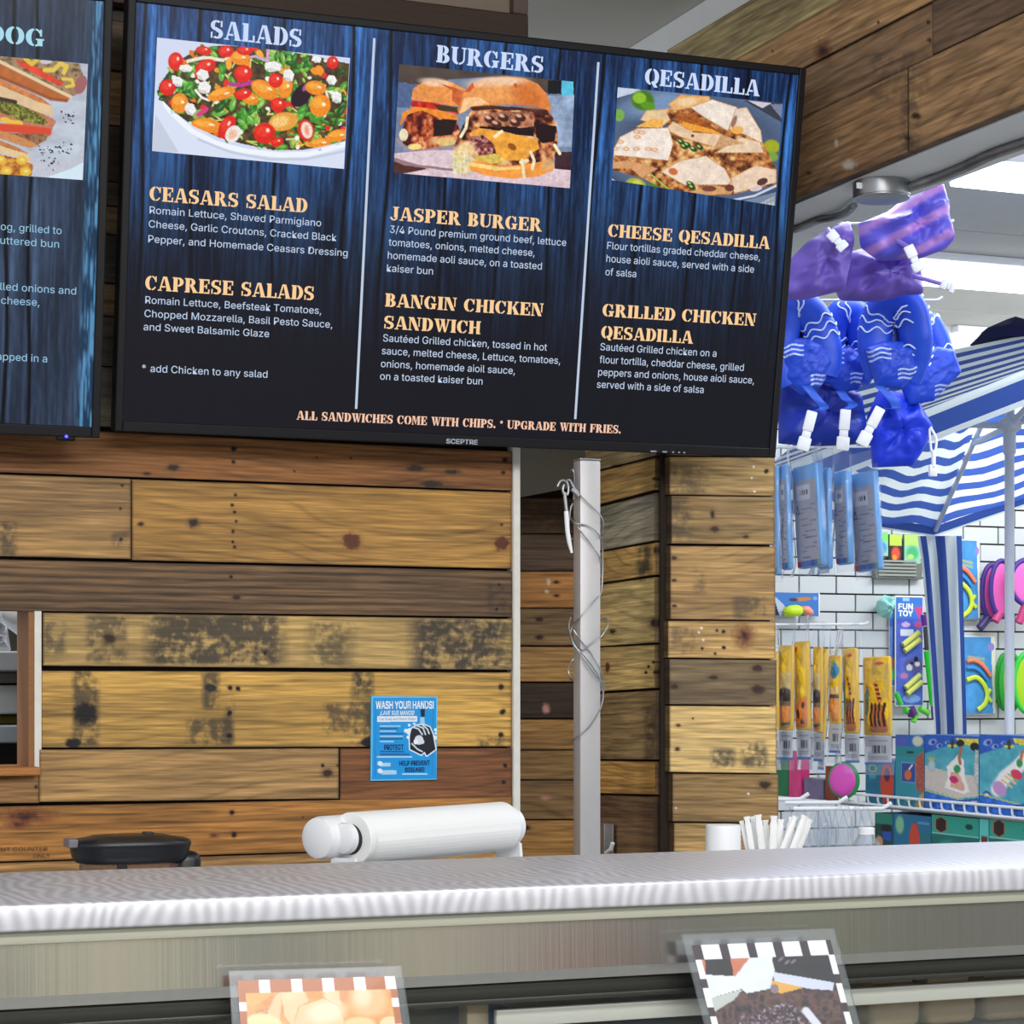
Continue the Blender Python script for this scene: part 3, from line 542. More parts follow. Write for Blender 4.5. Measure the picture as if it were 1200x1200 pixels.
def inpoly(x, y, P):
    r = False
    for (x0, y0), (x1, y1) in zip(P, P[1:] + P[:1]):
        if (y0 > y) != (y1 > y) and x < (x1 - x0) * (y - y0) / (y1 - y0) + x0: r = not r
    return r
def salad(U, V):
    p = Paint((U - 170) * 4.8, (V - 30) * 4.8, (208, 216, 240)); rng = random.Random(11)
    p.poly([(40, 390), (90, 420), (200, 540), (400, 660), (600, 720), (850, 740), (1120, 690), (1160, 820), (0, 820)], (216, 224, 244))
    p.poly([(60, 500), (190, 712), (30, 712)], (196, 204, 222))
    p.line([(80, 400), (150, 490), (260, 590), (400, 662), (560, 705), (760, 728), (920, 722), (1130, 668)], 30, (240, 244, 255))
    p.line([(300, 640), (480, 712), (700, 752), (900, 752), (1130, 705)], 14, (186, 194, 216), a=.7)
    body = [(70, 390), (80, 330), (140, 250), (200, 190), (300, 130), (420, 112), (620, 118), (760, 140), (920, 165), (1150, 215), (1125, 648), (1000, 680), (880, 700), (720, 700), (560, 668), (420, 632), (270, 565), (150, 475)]
    p.poly(body, (78, 62, 36), .6, 5, 22); ins = p.inside(body)
    base = p.c.copy()
    def leaf(x, y, s, c):
        a = rng.uniform(0, 180); p.ell(x, y, s, s * rng.uniform(.3, .6), c, a, .25); p.ell(x + s * .15, y - s * .1, s * .5, s * .14, tuple(min(255, k + 60) for k in c), a, .4, .7)
    pts = []
    while len(pts) < 330:
        x, y = rng.uniform(70, 1135), rng.uniform(120, 690)
        if inpoly(x, y, body): pts.append((x, y))
    for x, y in pts:
        right = x > 640; r = rng.random()
        if r < .55: leaf(x, y, rng.uniform(14, 42), rng.choice([(52, 110, 30), (84, 150, 44), (126, 178, 62), (36, 74, 24), (150, 190, 90), (60, 130, 40)]))
        elif r < .68: p.ell(x, y, rng.uniform(8, 18), rng.uniform(8, 14), rng.choice([(240, 244, 236), (226, 232, 220)]), rng.uniform(0, 90), .2)
        elif r < .78: p.line([(x, y), (x + rng.uniform(-60, 60), y + rng.uniform(-30, 40)), (x + rng.uniform(-60, 60), y + rng.uniform(10, 60))], rng.uniform(5, 11), rng.choice([(226, 214, 130), (214, 206, 150), (196, 210, 96)]))
        elif r < .88: p.ell(x, y, rng.uniform(16, 34), rng.uniform(12, 26), rng.choice([(240, 146, 36), (226, 120, 30), (246, 168, 60)]), rng.uniform(0, 90), .2)
        elif r < .94: p.ell(x, y, rng.uniform(12, 34), rng.uniform(8, 18), rng.choice([(48, 20, 44), (90, 30, 70), (60, 30, 24)]), rng.uniform(0, 180), .2)
        else: p.ell(x, y, rng.uniform(12, 24), rng.uniform(12, 22), (226, 50, 40), rng.uniform(0, 90), .2)
    for x, y, s in ((230, 330, 60), (250, 250, 50), (440, 260, 46), (480, 440, 60), (560, 510, 62), (430, 480, 54), (600, 470, 40), (820, 190, 60), (900, 220, 54), (750, 180, 46), (960, 520, 64), (900, 480, 52), (1000, 560, 44), (1100, 490, 54), (1120, 400, 40), (1080, 530, 40), (540, 560, 40), (930, 420, 44), (220, 350, 40)):
        for _ in range(4): leaf(x + rng.uniform(-26, 26), y + rng.uniform(-22, 22), s * rng.uniform(.4, .8), rng.choice([(46, 120, 34), (70, 150, 46), (110, 176, 70), (34, 84, 28)]))
    p.ell(880, 392, 48, 76, (40, 18, 34), 38, .15); p.ell(905, 345, 14, 30, (150, 90, 140), 38); p.line([(480, 330), (540, 335), (600, 318)], 22, (190, 50, 140)); p.line([(560, 185), (620, 172), (690, 200), (690, 130)], 14, (216, 160, 214)); p.line([(300, 500), (345, 470)], 26, (214, 60, 130))
    p.line([(240, 200), (330, 180), (440, 195)], 20, (236, 226, 208)); p.line([(285, 365), (320, 405), (360, 420)], 14, (240, 236, 240)); p.line([(960, 330), (1020, 370), (1035, 450), (1010, 510)], 14, (244, 226, 214))
    for x, y, rx, ry, a in ((790, 345, 40, 66, 10), (672, 360, 82, 48, 28), (430, 384, 82, 34, -18), (535, 182, 56, 40, 10), (985, 450, 58, 64, 20), (345, 562, 86, 42, 8), (195, 436, 48, 56, 0), (1085, 618, 66, 34, -12), (985, 660, 66, 26, -8), (590, 410, 50, 34, 20), (960, 350, 60, 40, 10)):
        p.ell(x, y, rx, ry, (238, 140, 34), a, .12); p.ell(x - rx * .2, y - ry * .25, rx * .6, ry * .45, (250, 176, 70), a, .4, .8); p.ell(x + rx * .35, y - ry * .1, rx * .2, ry * .16, (255, 236, 200), a, .5)
    p.ell(778, 540, 84, 52, (230, 160, 64), -12); p.ell(760, 540, 50, 30, (244, 200, 120), -12, .5)
    for x, y, rx, ry, a in ((172, 202, 42, 52, 0), (126, 348, 46, 46, 0), (330, 140, 44, 24, 10), (455, 145, 42, 34, 0), (560, 140, 44, 26, 0), (340, 228, 60, 36, -20), (552, 270, 52, 48, 0), (1055, 208, 32, 36, 0), (748, 446, 42, 40, 20), (672, 606, 62, 58, 0), (742, 655, 36, 26, -20), (460, 572, 42, 72, 28), (550, 385, 50, 30, -14), (320, 275, 40, 34, 0), (735, 310, 40, 40, 0)):
        p.ell(x, y, rx, ry, (222, 34, 26), a, .12); p.ell(x - rx * .1, y - ry * .2, rx * .62, ry * .5, (238, 66, 46), a, .5, .8); p.ell(x + rx * .3, y - ry * .3, rx * .17, ry * .2, (255, 216, 200), a, .5)
    for x, y, rx, ry, a in ((335, 348, 38, 40, 0), (325, 278, 38, 34, 30), (255, 470, 34, 38, 20), (185, 315, 30, 32, 0), (1050, 306, 30, 30, 15), (1078, 402, 28, 40, -10), (965, 190, 28, 22, 0), (808, 280, 32, 40, 0), (720, 230, 50, 34, -10), (230, 240, 40, 24, 0)):
        ca, sa = math.cos(math.radians(a + 12)), math.sin(math.radians(a + 12)); sq = [(x + (i * ca - j * sa) * rx * .92, y + (i * sa + j * ca) * ry * .92) for i, j in ((-1, -.6), (.1, -1), (1, -.4), (.9, .7), (-.1, 1), (-1, .5))]; p.poly(sq, (236, 237, 234)); p.poly([sq[3], sq[4], sq[5], (x - rx * .2, y + ry * .3)], (208, 208, 206))
    p.ell(905, 590, 46, 62, (210, 50, 30), -12); p.ell(910, 588, 32, 48, (248, 220, 206), -12, .2); p.ell(910, 590, 12, 30, (240, 160, 130), -12, .4); p.ell(495, 610, 40, 52, (240, 230, 226), 35); p.ell(492, 612, 22, 30, (236, 190, 160), 35, .5)
    p.c[~ins & (p.Y > 380) & (p.Y > 0)] = np.where((p.c[~ins & (p.Y > 380) & (p.Y > 0)].max(-1) - p.c[~ins & (p.Y > 380) & (p.Y > 0)].min(-1) > 50)[:, None], (214, 222, 244), p.c[~ins & (p.Y > 380) & (p.Y > 0)])
    n = fbm(U * 1.1, V * 1.1, 3, 3)[..., None]; p.c *= 1 + .35 * (n - .5) * ins[..., None]; return p.c
def rough_tex(p, pts, cols, seed, s, a=1.0):
    """a region mottled with several colours"""
    m = p.inside(pts); n = np.clip((fbm(p.X / s, p.Y / s, seed, 4) - .25) / .5, 0, .999) * (len(cols) - 1); i = n.astype(int); f = (n - i)[..., None]; C_ = np.array(cols, float)
    return p.mix(m * a, C_[i] * (1 - f) + C_[np.minimum(i + 1, len(cols) - 1)] * f)
def burger(U, V):
    p = Paint((U - 450) * 5, (V - 60) * 5, (118, 132, 158))
    n = fbm(p.X / 240, p.Y / 160, 3); p.c = np.array((84, 98, 128)) * (1 - n[..., None]) + np.array((150, 164, 190)) * n[..., None]
    p.poly([(0, 0), (1200, 0), (1200, 190), (920, 250), (640, 150), (380, 165), (300, 210), (80, 180)], (78, 66, 60), .15, 5, 60); p.rect(960, 170, 1200, 250, (20, 22, 26)); p.rect(1040, 170, 1110, 260, (90, 190, 220)); p.poly([(80, 180), (210, 200), (150, 330), (70, 330)], (80, 100, 140))
    p.poly([(950, 260), (1200, 260), (1200, 560), (1020, 560)], (150, 170, 200), .25, 6, 60)
    p.poly([(40, 600), (480, 560), (1110, 700), (1110, 850), (40, 850)], (222, 198, 206), .06, 3, 60); p.poly([(40, 640), (260, 690), (100, 720), (40, 720)], (80, 46, 40)); p.poly([(50, 620), (200, 665), (420, 690), (420, 705), (120, 670), (50, 640)], (150, 120, 124)); p.poly([(1000, 590), (1110, 590), (1110, 700), (1000, 690)], (60, 36, 44), .3, 3, 30)
    # small burger
    p.poly([(60, 510), (200, 520), (500, 540), (420, 580), (120, 580)], (150, 140, 150)); rough_tex(p, [(100, 480), (130, 380), (200, 340), (420, 400), (470, 520), (330, 560), (180, 585), (110, 540)], [(60, 18, 16), (120, 36, 24), (190, 90, 50), (230, 170, 120)], 5, 30)
    p.poly([(290, 400), (430, 400), (400, 490), (290, 500)], (40, 22, 22)); p.poly([(90, 430), (110, 360), (190, 320), (300, 340), (420, 370), (440, 405), (330, 395), (220, 345), (140, 370), (100, 430)], (238, 140, 46), .12, 4, 30)
    p.poly([(160, 290), (280, 300), (430, 330), (440, 370), (300, 340), (160, 325)], (200, 40, 30), .4, 4, 26); p.poly([(290, 310), (440, 330), (440, 360), (320, 345)], (70, 54, 30))
    p.poly([(160, 285), (170, 220), (230, 180), (330, 168), (400, 182), (480, 225), (470, 320), (420, 322), (280, 300)], (232, 146, 74), .1, 8, 50); p.ell(300, 182, 90, 24, (246, 212, 186), 6, .6, .8); p.poly([(330, 190), (420, 215), (470, 240), (440, 320), (400, 290), (400, 230)], (196, 92, 48), .1); p.ell(115, 490, 26, 36, (236, 224, 190)); p.ell(180, 560, 40, 18, (240, 214, 130)); p.ell(360, 530, 60, 24, (226, 190, 120))
    # large burger
    rough_tex(p, [(470, 420), (520, 330), (960, 340), (1010, 420), (1020, 520), (990, 650), (940, 700), (500, 690), (430, 640), (410, 560), (440, 480)], [(38, 16, 20), (110, 50, 34), (206, 130, 80), (236, 190, 140)], 9, 36)
    p.poly([(560, 440), (860, 440), (880, 500), (700, 480), (560, 460)], (34, 18, 20)); p.poly([(890, 420), (1010, 440), (1000, 530), (930, 540), (890, 500)], (36, 18, 22)); p.poly([(560, 370), (700, 350), (870, 360), (880, 440), (800, 450), (700, 430), (570, 420)], (184, 120, 90), .55, 12, 24)
    for x, y in ((620, 400), (700, 390), (770, 420), (800, 390), (660, 430)): p.ell(x, y, 32, 22, (70, 34, 30), 20, .3); p.ell(x - 10, y - 12, 18, 10, (226, 170, 140), 20, .5)
    p.poly([(500, 480), (560, 450), (700, 470), (860, 510), (900, 520), (910, 570), (860, 600), (820, 640), (700, 640), (620, 600), (520, 560)], (238, 164, 62), .12, 4, 34); rough_tex(p, [(500, 500), (580, 490), (640, 540), (660, 600), (560, 610), (500, 570)], [(54, 22, 36), (130, 60, 60), (230, 180, 160)], 8, 18); p.ell(750, 560, 28, 18, (150, 84, 34), 30); p.poly([(530, 620), (660, 600), (720, 640), (640, 660), (530, 650)], (216, 190, 90), .2)
    p.ell(480, 580, 60, 50, (240, 206, 150), 0, .5); rough_tex(p, [(400, 590), (470, 580), (540, 640), (500, 720), (410, 720), (395, 650)], [(200, 196, 150), (240, 226, 190), (220, 190, 120)], 8, 20)
    p.poly([(495, 650), (560, 640), (680, 672), (800, 668), (960, 640), (1000, 660), (990, 700), (900, 735), (760, 748), (600, 730), (510, 700)], (240, 152, 66), .1, 3, 60); p.poly([(495, 648), (680, 680), (800, 676), (800, 690), (660, 700), (500, 672)], (252, 214, 130)); p.ell(960, 668, 36, 30, (222, 170, 110))
    for pts in ([(810, 640), (815, 700), (822, 740)], [(860, 590), (880, 640), (870, 690)], [(490, 390), (480, 450), (450, 500)], [(690, 470), (650, 500)], [(1000, 550), (1030, 600)], [(840, 640), (800, 650)]): p.line(pts, 18, (246, 232, 190))
    p.poly([(500, 325), (620, 315), (960, 345), (970, 380), (840, 350), (640, 340), (520, 350)], (70, 34, 26)); p.poly([(440, 370), (430, 340), (460, 270), (500, 200), (590, 160), (700, 148), (820, 158), (900, 190), (960, 260), (985, 350), (960, 345), (870, 318), (720, 312), (600, 318), (510, 326), (480, 350)], (224, 134, 66), .1, 5, 60)
    p.ell(660, 180, 170, 30, (248, 216, 190), -3, .7, .85); p.ell(620, 250, 150, 60, (240, 170, 100), 0, .8, .6); p.ell(850, 270, 90, 60, (206, 106, 44), 30, .8, .6); p.poly([(470, 240), (520, 180), (530, 210), (500, 240)], (206, 92, 50)); p.poly([(440, 365), (470, 275), (560, 270), (620, 310), (510, 322), (480, 350)], (248, 196, 140), .08); p.ell(770, 200, 10, 14, (190, 90, 40))
    n = rfbm(U / 3.5, V / 3.5, 8, 3)[..., None]; p.c *= 1 + .26 * (n - .5) * np.clip(p.Y > 170, 0, 1)[..., None]; return p.c
def qesadilla(U, V):
    k = 5.4545; p = Paint((U - 710) * k, (V - 80) * k, (58, 70, 92))
    p.ell(580, 470, 640, 400, (96, 116, 150), 4, .2); p.ell(600, 500, 560, 330, (74, 90, 118), 4, .3); p.ell(330, 230, 200, 70, (120, 146, 184), -14, .8)
    p.poly([(70, 120), (240, 140), (120, 175), (70, 190)], (196, 208, 228)); p.poly([(880, 205), (1130, 225), (1130, 350)], (60, 62, 76)); p.poly([(910, 208), (1060, 222), (1000, 255)], (206, 200, 210)); p.poly([(1050, 230), (1130, 230), (1130, 330)], (120, 130, 156))
    p.line([(40, 712), (160, 790), (300, 815)], 12, (210, 216, 226)); p.line([(770, 852), (950, 815), (1090, 750)], 14, (206, 214, 228)); p.poly([(800, 870), (1090, 790), (1085, 885)], (120, 136, 164)); p.poly([(970, 870), (1080, 815), (1080, 880)], (170, 176, 186), .3)
    for x, y, rx, ry, c in ((235, 205, 72, 62, (70, 120, 28)), (215, 190, 44, 36, (140, 190, 50)), (270, 240, 46, 26, (90, 150, 36)), (85, 300, 34, 40, (120, 170, 80)), (1060, 500, 52, 44, (160, 170, 40)), (1060, 565, 44, 30, (120, 160, 70)), (190, 745, 64, 44, (170, 180, 60)), (200, 740, 30, 26, (210, 204, 80)), (330, 755, 60, 34, (80, 130, 36))): p.ell(x, y, rx, ry, c, 10, .3)
    fill = [(70, 40, 28), (150, 88, 50), (206, 140, 80), (236, 200, 140)]
    rough_tex(p, [(40, 560), (400, 400), (380, 260), (620, 220), (900, 330), (1020, 500), (1090, 650), (1090, 740), (800, 810), (560, 820), (350, 760), (230, 700), (40, 650)], fill, 4, 34)
    cream = (232, 214, 198)
    def tort(pts, c=cream, s=3): p.poly(pts, c, .10, s, 30); p.line(pts + pts[:1], 7, (196, 140, 86), a=.55)
    tort([(400, 230), (480, 170), (660, 180), (670, 210), (560, 250), (440, 270)], (232, 176, 110)); p.ell(520, 215, 70, 26, (240, 206, 160), -8, .6)
    tort([(540, 250), (680, 200), (840, 250), (780, 400), (640, 320)], (238, 224, 212)); tort([(790, 390), (830, 260), (900, 250), (990, 400), (1000, 480), (880, 420)], (234, 214, 196)); tort([(860, 440), (985, 470), (1010, 540), (700, 540)], (232, 206, 176))
    p.poly([(450, 290), (560, 290), (720, 400), (770, 400), (700, 410), (480, 350)], (170, 92, 40), .4, 4, 20); p.poly([(490, 340), (680, 390), (740, 420), (560, 400), (490, 375)], (236, 160, 60), .1); tort([(380, 390), (430, 340), (560, 410), (740, 420), (700, 505), (480, 440)], (232, 200, 164)); p.ell(555, 432, 10, 10, (110, 60, 30)); p.poly([(740, 425), (890, 480), (700, 510)], (206, 160, 116), .15)
    tort([(220, 330), (260, 270), (380, 262), (410, 330), (360, 370)], (228, 196, 150)); p.poly([(190, 375), (300, 320), (370, 330), (360, 380)], (240, 178, 84), .1)
    tort([(50, 520), (90, 440), (200, 385), (400, 380), (430, 480), (400, 590), (200, 570), (48, 555)], (240, 226, 214))
    for x, y in ((95, 470), (200, 440), (130, 515), (195, 515), (60, 515), (270, 515), (310, 520), (230, 410), (195, 405)): p.ell(x, y, 22, 13, (214, 150, 106), 0, .4, .8); p.ell(x, y, 12, 7, (240, 210, 180), 0, .4)
    tort([(40, 600), (150, 590), (330, 640), (230, 700), (160, 640), (40, 640)], (220, 160, 110)); tort([(350, 660), (480, 590), (640, 560), (760, 640), (800, 720), (780, 745), (500, 745)], (236, 216, 198)); tort([(800, 700), (960, 620), (1090, 650), (1085, 730), (820, 800)], (232, 204, 178)); tort([(530, 790), (700, 750), (820, 770), (800, 800), (620, 815)], (214, 160, 110))
    p.ell(430, 660, 30, 22, (206, 110, 60), 20, .4); p.ell(660, 770, 46, 18, (120, 70, 54)); p.ell(790, 765, 30, 22, (110, 60, 50)); p.ell(1000, 725, 36, 22, (90, 56, 56), -20); p.ell(960, 770, 40, 16, (216, 200, 200), -10); p.poly([(350, 790), (480, 790), (530, 825), (340, 820)], (180, 160, 156), .3)
    for x, y in ((480, 470), (520, 490), (560, 515), (600, 505), (540, 740), (550, 760), (500, 500)): p.ell(x, y, 26, 16, (44, 70, 26), 30, .4); p.ell(x - 6, y - 6, 12, 7, (170, 200, 120), 30, .4)
    p.ell(840, 395, 40, 26, (236, 176, 90)); p.ell(820, 340, 14, 40, (120, 70, 60), 20, .4, .7); p.line([(290, 680), (350, 730), (410, 780)], 9, (170, 200, 70))
    n = fbm(U * 1.2, V * 1.2, 8, 3)[..., None]; p.c *= 1 + .22 * (n - .5); return p.c
def hotdog(U, V):
    k = 6.6667; p = Paint(U * k, (V - 40) * k, (206, 208, 214)); n = fbm(p.X / 120, p.Y / 60, 4); p.c = np.array((176, 170, 180)) * (1 - n[..., None]) + np.array((222, 228, 234)) * n[..., None]
    p.poly([(540, 1000), (660, 880), (650, 1150), (240, 1120), (240, 960)], (206, 200, 208), .08); p.poly([(560, 1050), (650, 1000), (645, 1150), (360, 1120)], (226, 238, 246))
    rough_tex(p, [(-700, 60), (0, 165), (620, 230), (670, 380), (640, 450), (560, 490), (380, 420), (200, 330), (-700, 100)], [(90, 60, 40), (150, 120, 80), (190, 140, 100), (120, 100, 50)], 5, 40)
    p.ell(630, 395, 46, 76, (170, 96, 92), 20); p.poly([(120, 200), (240, 230), (500, 380), (470, 410), (330, 340), (160, 250)], (232, 66, 34), .2, 5, 30); p.line([(200, 195), (250, 235), (290, 200)], 34, (236, 190, 50)); p.line([(350, 280), (420, 280), (470, 230), (520, 250), (500, 300)], 36, (240, 200, 70)); p.line([(490, 350), (560, 355), (575, 400), (520, 410)], 26, (240, 200, 70)); p.ell(360, 215, 50, 18, (214, 200, 196))
    p.poly([(-700, 40), (0, 205), (120, 270), (300, 350), (470, 440), (560, 490), (520, 530), (380, 505), (220, 430), (0, 345), (-700, 160)], (196, 102, 40), .12, 6, 50); p.line([(-300, 130), (0, 215), (130, 280), (300, 365), (470, 450), (555, 490)], 26, (240, 206, 160)); p.line([(-300, 230), (0, 335), (220, 430), (400, 508), (520, 520)], 26, (150, 66, 26), a=.7)
    p.poly([(-700, 180), (0, 355), (200, 440), (330, 500), (405, 560), (420, 640), (330, 620), (0, 510), (-700, 330)], (238, 196, 146), .06, 6, 40); p.poly([(-700, 180), (0, 352), (200, 440), (330, 500), (405, 560), (300, 530), (0, 400), (-700, 250)], (220, 128, 62), .2, 6, 24)
    p.poly([(-700, 300), (0, 495), (200, 570), (380, 640), (440, 680), (400, 760), (200, 740), (0, 680), (-700, 440)], (206, 120, 84), .15); rough_tex(p, [(-700, 300), (0, 500), (180, 560), (340, 640), (370, 690), (340, 710), (180, 680), (0, 610), (-700, 400)], [(70, 66, 20), (120, 112, 34), (176, 166, 60)], 8, 16); p.line([(-700, 320), (0, 505), (120, 530)], 30, (70, 44, 26))
    for x, y in ((40, 670), (90, 690), (140, 695)): p.ell(x, y, 40, 22, (246, 196, 60), 10)
    p.line([(-700, 560), (0, 730), (150, 740), (370, 765)], 66, (232, 70, 36)); rough_tex(p, [(0, 770), (380, 780), (360, 830), (270, 880), (100, 820)], [(120, 60, 34), (180, 120, 80), (110, 100, 50)], 4, 26); p.poly([(-700, 640), (0, 755), (130, 790), (310, 870), (230, 890), (100, 850), (0, 815), (-700, 720)], (216, 138, 76), .12)
    p.poly([(-700, 720), (0, 830), (130, 880), (230, 940), (245, 1010), (120, 960), (0, 930), (-700, 860)], (240, 202, 150), .08); p.poly([(-700, 720), (0, 830), (130, 880), (225, 935), (100, 905), (0, 870), (-700, 760)], (208, 124, 62), .2)
    rough_tex(p, [(-700, 860), (0, 940), (140, 970), (260, 1020), (245, 1110), (-700, 1060)], [(150, 70, 20), (214, 130, 40), (240, 180, 60)], 3, 30)
    for x, y in ((50, 1070), (200, 1075), (0, 980), (170, 985)): p.ell(x, y, 44, 34, (246, 190, 50), 0); p.ell(x + 4, y - 4, 20, 14, (255, 220, 120), 0, .5)
    rng = random.Random(3)
    for _ in range(60): a = rng.choice(((540, 650, 70, 60), (340, 910, 110, 50), (480, 900, 100, 60), (400, 1010, 60, 40))); p.ell(rng.gauss(a[0], a[2] * .5), rng.gauss(a[1], a[3] * .5), rng.uniform(3, 11), rng.uniform(3, 8), (40, 36, 40))
    p.c = p.c * .93 + np.array((0, 8, 14)); return p.c

def lets(t, Mx, name, m, items, font, bold=0.0):
    for s, u0, v0, u1, v1, cp in items:
        g = G(); g.recalc = False
        a, b = tvxy(Mx, u0, v0), tvxy(Mx, u1, v1); y = (a.y + b.y) / 2
        e = tvxy(Mx, (u0 + u1) / 2, (v0 + v1) / 2 - cp); h = abs(e.y - y) * (.94 if font == 'stencil' else .9)
        P0, P1 = Mx @ Vector((a.x, y, .0012)), Mx @ Vector((b.x, y, .0012)); letter(g, s, P0, P1, h, (Mx.to_3x3() @ Vector((0, 1, 0))), 0, font=font, bold=bold); g.build(name, m, t)
def emis(name, c, s=1.0): return mat(name, c, .5, emit=s, spec=0)
E_t, E_h, E_b, E_t2, E_b2 = emis('title_glow', (204, 219, 250)), emis('heading_glow', (250, 206, 152)), emis('text_glow', (196, 212, 236)), emis('dim_title_glow', (170, 220, 236)), emis('dim_text_glow', (150, 196, 222))
E_f = emis('footer_glow', (248, 200, 172))

t1 = thing('menu_screen', 'large black-framed menu screen listing salads, burgers and qesadilla', 'screen', M=TVM)
screen_body(t1, TVM, False)
seams = [-318, -228, -150, -106, -40, 24, 86, 138, 196, 262, 322, -372, 372]
display(t1, TVM, lambda X, Y, U, V: bluewood(X, Y, U, V, seams, FADE, (14, 29, 60), (56, 112, 184), 5), 700, 260)
picture(t1, TVM, [(184, 44), (410, 68), (403, 198), (178, 177)], salad, 300, 190); picture(t1, TVM, [(467.6, 75), (673.6, 96), (667.6, 220.6), (461, 202.4)], burger, 280, 180); picture(t1, TVM, [(723.8, 102), (917, 121), (908, 241), (717, 211)], qesadilla, 260, 170)
lets(t1, TVM, 'title_lettering', E_t, [('SALADS', 246, 45, 353, 55, 22.5), ('BURGERS', 511, 73, 636, 85.5, 21), ('QESADILLA', 755, 99.5, 889, 112, 20)], 'stencil')
lets(t1, TVM, 'heading_lettering', E_h, [('CEASARS SALAD', 175, 235, 359.5, 249, 17.5), ('CAPRESE SALADS', 170, 340, 367.5, 351.5, 17.5), ('JASPER BURGER', 457, 257.5, 634, 271.5, 16.5), ('BANGIN CHICKEN', 451, 359, 636, 370.5, 16), ('SANDWICH', 449.5, 385.5, 562.5, 391, 16), ('CHEESE QESADILLA', 712, 277.5, 901, 291.5, 15.5), ('GRILLED CHICKEN', 705.5, 371, 885, 381.5, 15.5), ('QESADILLA', 704, 396.5, 811, 402.5, 15.5)], 'stencil')
lets(t1, TVM, 'footer_lettering', E_f, [('ALL SANDWICHES COME WITH CHIPS. * UPGRADE WITH FRIES.', 347.5, 491.5, 727, 508, 10.5)], 'stencil')
BODY = [('Romain Lettuce, Shaved Parmigiano', 175, 250.5, 376, 265), ('Cheese, Garlic Croutons, Cracked Black', 174, 267, 394, 282), ('Pepper, and Homemade Ceasars Dressing', 173.5, 284.5, 407, 300), ('Romain Lettuce, Beefsteak Tomatoes,', 170, 355.5, 376, 368), ('Chopped Mozzarella, Basil Pesto Sauce,', 169, 371.5, 389, 384), ('and Sweet Balsamic Glaze', 168, 387, 315, 395), ('* add Chicken to any salad', 166, 435, 313, 443),
 ('3/4 Pound premium ground beef, lettuce', 456.5, 273.5, 663, 287.5), ('tomatoes, onions, melted cheese,', 455, 288, 626, 300), ('homemade aoli sauce, on a toasted', 454, 303, 634.5, 316), ('kaiser bun', 453, 318, 507, 322), ('Sautéed Grilled chicken, tossed in hot', 448.5, 400.5, 640.5, 410.5), ('sauce, melted cheese, Lettuce, tomatoes,', 447, 415.5, 656, 426), ('onions, homemade aioil sauce,', 446, 430.5, 603, 438), ('on a toasted kaiser bun', 445, 444.5, 565, 451),
 ('Flour tortillas graded cheddar cheese,', 711, 292.5, 890, 304.5), ('house aioli sauce, served with a side', 710, 307.5, 883, 319), ('of salsa', 709, 322.5, 745, 325), ('Sautéed Grilled chicken on a', 703, 411, 839, 417.5), ('flour tortilla, cheddar cheese, grilled', 702, 425.5, 871, 434.5), ('peppers and onions, house aioli sauce,', 700.5, 440, 883, 449.5), ('served with a side of salsa', 699, 454.5, 824, 460.5)]
lets(t1, TVM, 'body_lettering', E_b, [x + (9.3,) for x in BODY], 'plain', .0)
g = G()
for (u0, v0), (u1, v1) in (((440.2, 45), (415.5, 479)), ((702, 73), (673, 491))):
    a, b = tvxy(TVM, u0, v0), tvxy(TVM, u1, v1); xm = (a.x + b.x) / 2; g = G(); g.box((xm - .0019, b.y, .0004), (xm + .0019, a.y, .001)); g.v = [np.array([(TVM @ Vector(p))[:] for p in g.v[0]])]; g.build('divider_line', emis('divider_glow', (190, 204, 226)), t1)
g = G(); g.recalc = False; a, b = tvxy(TVM, 523, 519.5, .005), tvxy(TVM, 559.5, 521, .005); letter(g, 'SCEPTRE', TVM @ Vector((a.x, a.y, .0048)), TVM @ Vector((b.x, a.y, .0048)), .0072, TVM.to_3x3() @ Vector((0, 1, 0)), 0, bold=.02); g.build('logo_lettering', mat('logo_silver', (170, 176, 190), .4), t1)
g = G()
for u, w_ in ((766, 8), (779, 6), (789, 2.5), (796, 2.5), (802, 2.5)): a = tvxy(TVM, u, 529.5 + (u - 780) * .04, .005); g.box((a.x - w_ / 1500, a.y - .0012, .0042), (a.x + w_ / 1500, a.y + .0012, .0048))
g.v = [np.array([(TVM @ Vector(p))[:] for p in q]) for q in g.v]; g.build('button_mark', mat('button_print', (140, 146, 160), .5), t1)

# the left screen, the same model
c0 = tvxy(TVM, 117, 513); P = TVM @ Vector((SW / 2, -SH / 2, 0))
brp = pY(116.5, 513.5, (TVM @ Vector((-SW / 2, -SH / 2, 0))).y - .035); TV2 = TVM.copy(); TV2.translation = TVM.translation + (Vector(brp) - P)
t2 = thing('menu_screen', 'black-framed menu screen with hot dog picture, cut by the frame at left', 'screen', M=TV2)
screen_body(t2, TV2, True)
def bw2(X, Y, U, V):
    c = bluewood(X, Y, U, V, [236, 292, 316, 180, 120, 60, 0, -60, -120, -190, -260, -320], ([-230, 230], [.9, 1]), (34, 44, 62), (62, 80, 108), 9)
    e = np.clip((U - 92 - (300 - V) * .035) / 10, 0, 1)[..., None]; s = fbm(X * 700 / 1.6, Y * 700 / 26, 77, 3)[..., None]; return c * (1 - e) + e * (np.array((26, 52, 80)) + np.clip((s - .42) * 4, 0, 1) * np.array((60, 90, 104)))
display(t2, TV2, bw2, 500, 180)
picture(t2, TV2, [(-110, 56), (103, 75), (97, 211), (-112, 196)], hotdog, 260, 170)
lets(t2, TV2, 'title_lettering', E_t2, [('HOT DOG', -98, 41, 51.5, 54.5, 22)], 'stencil')
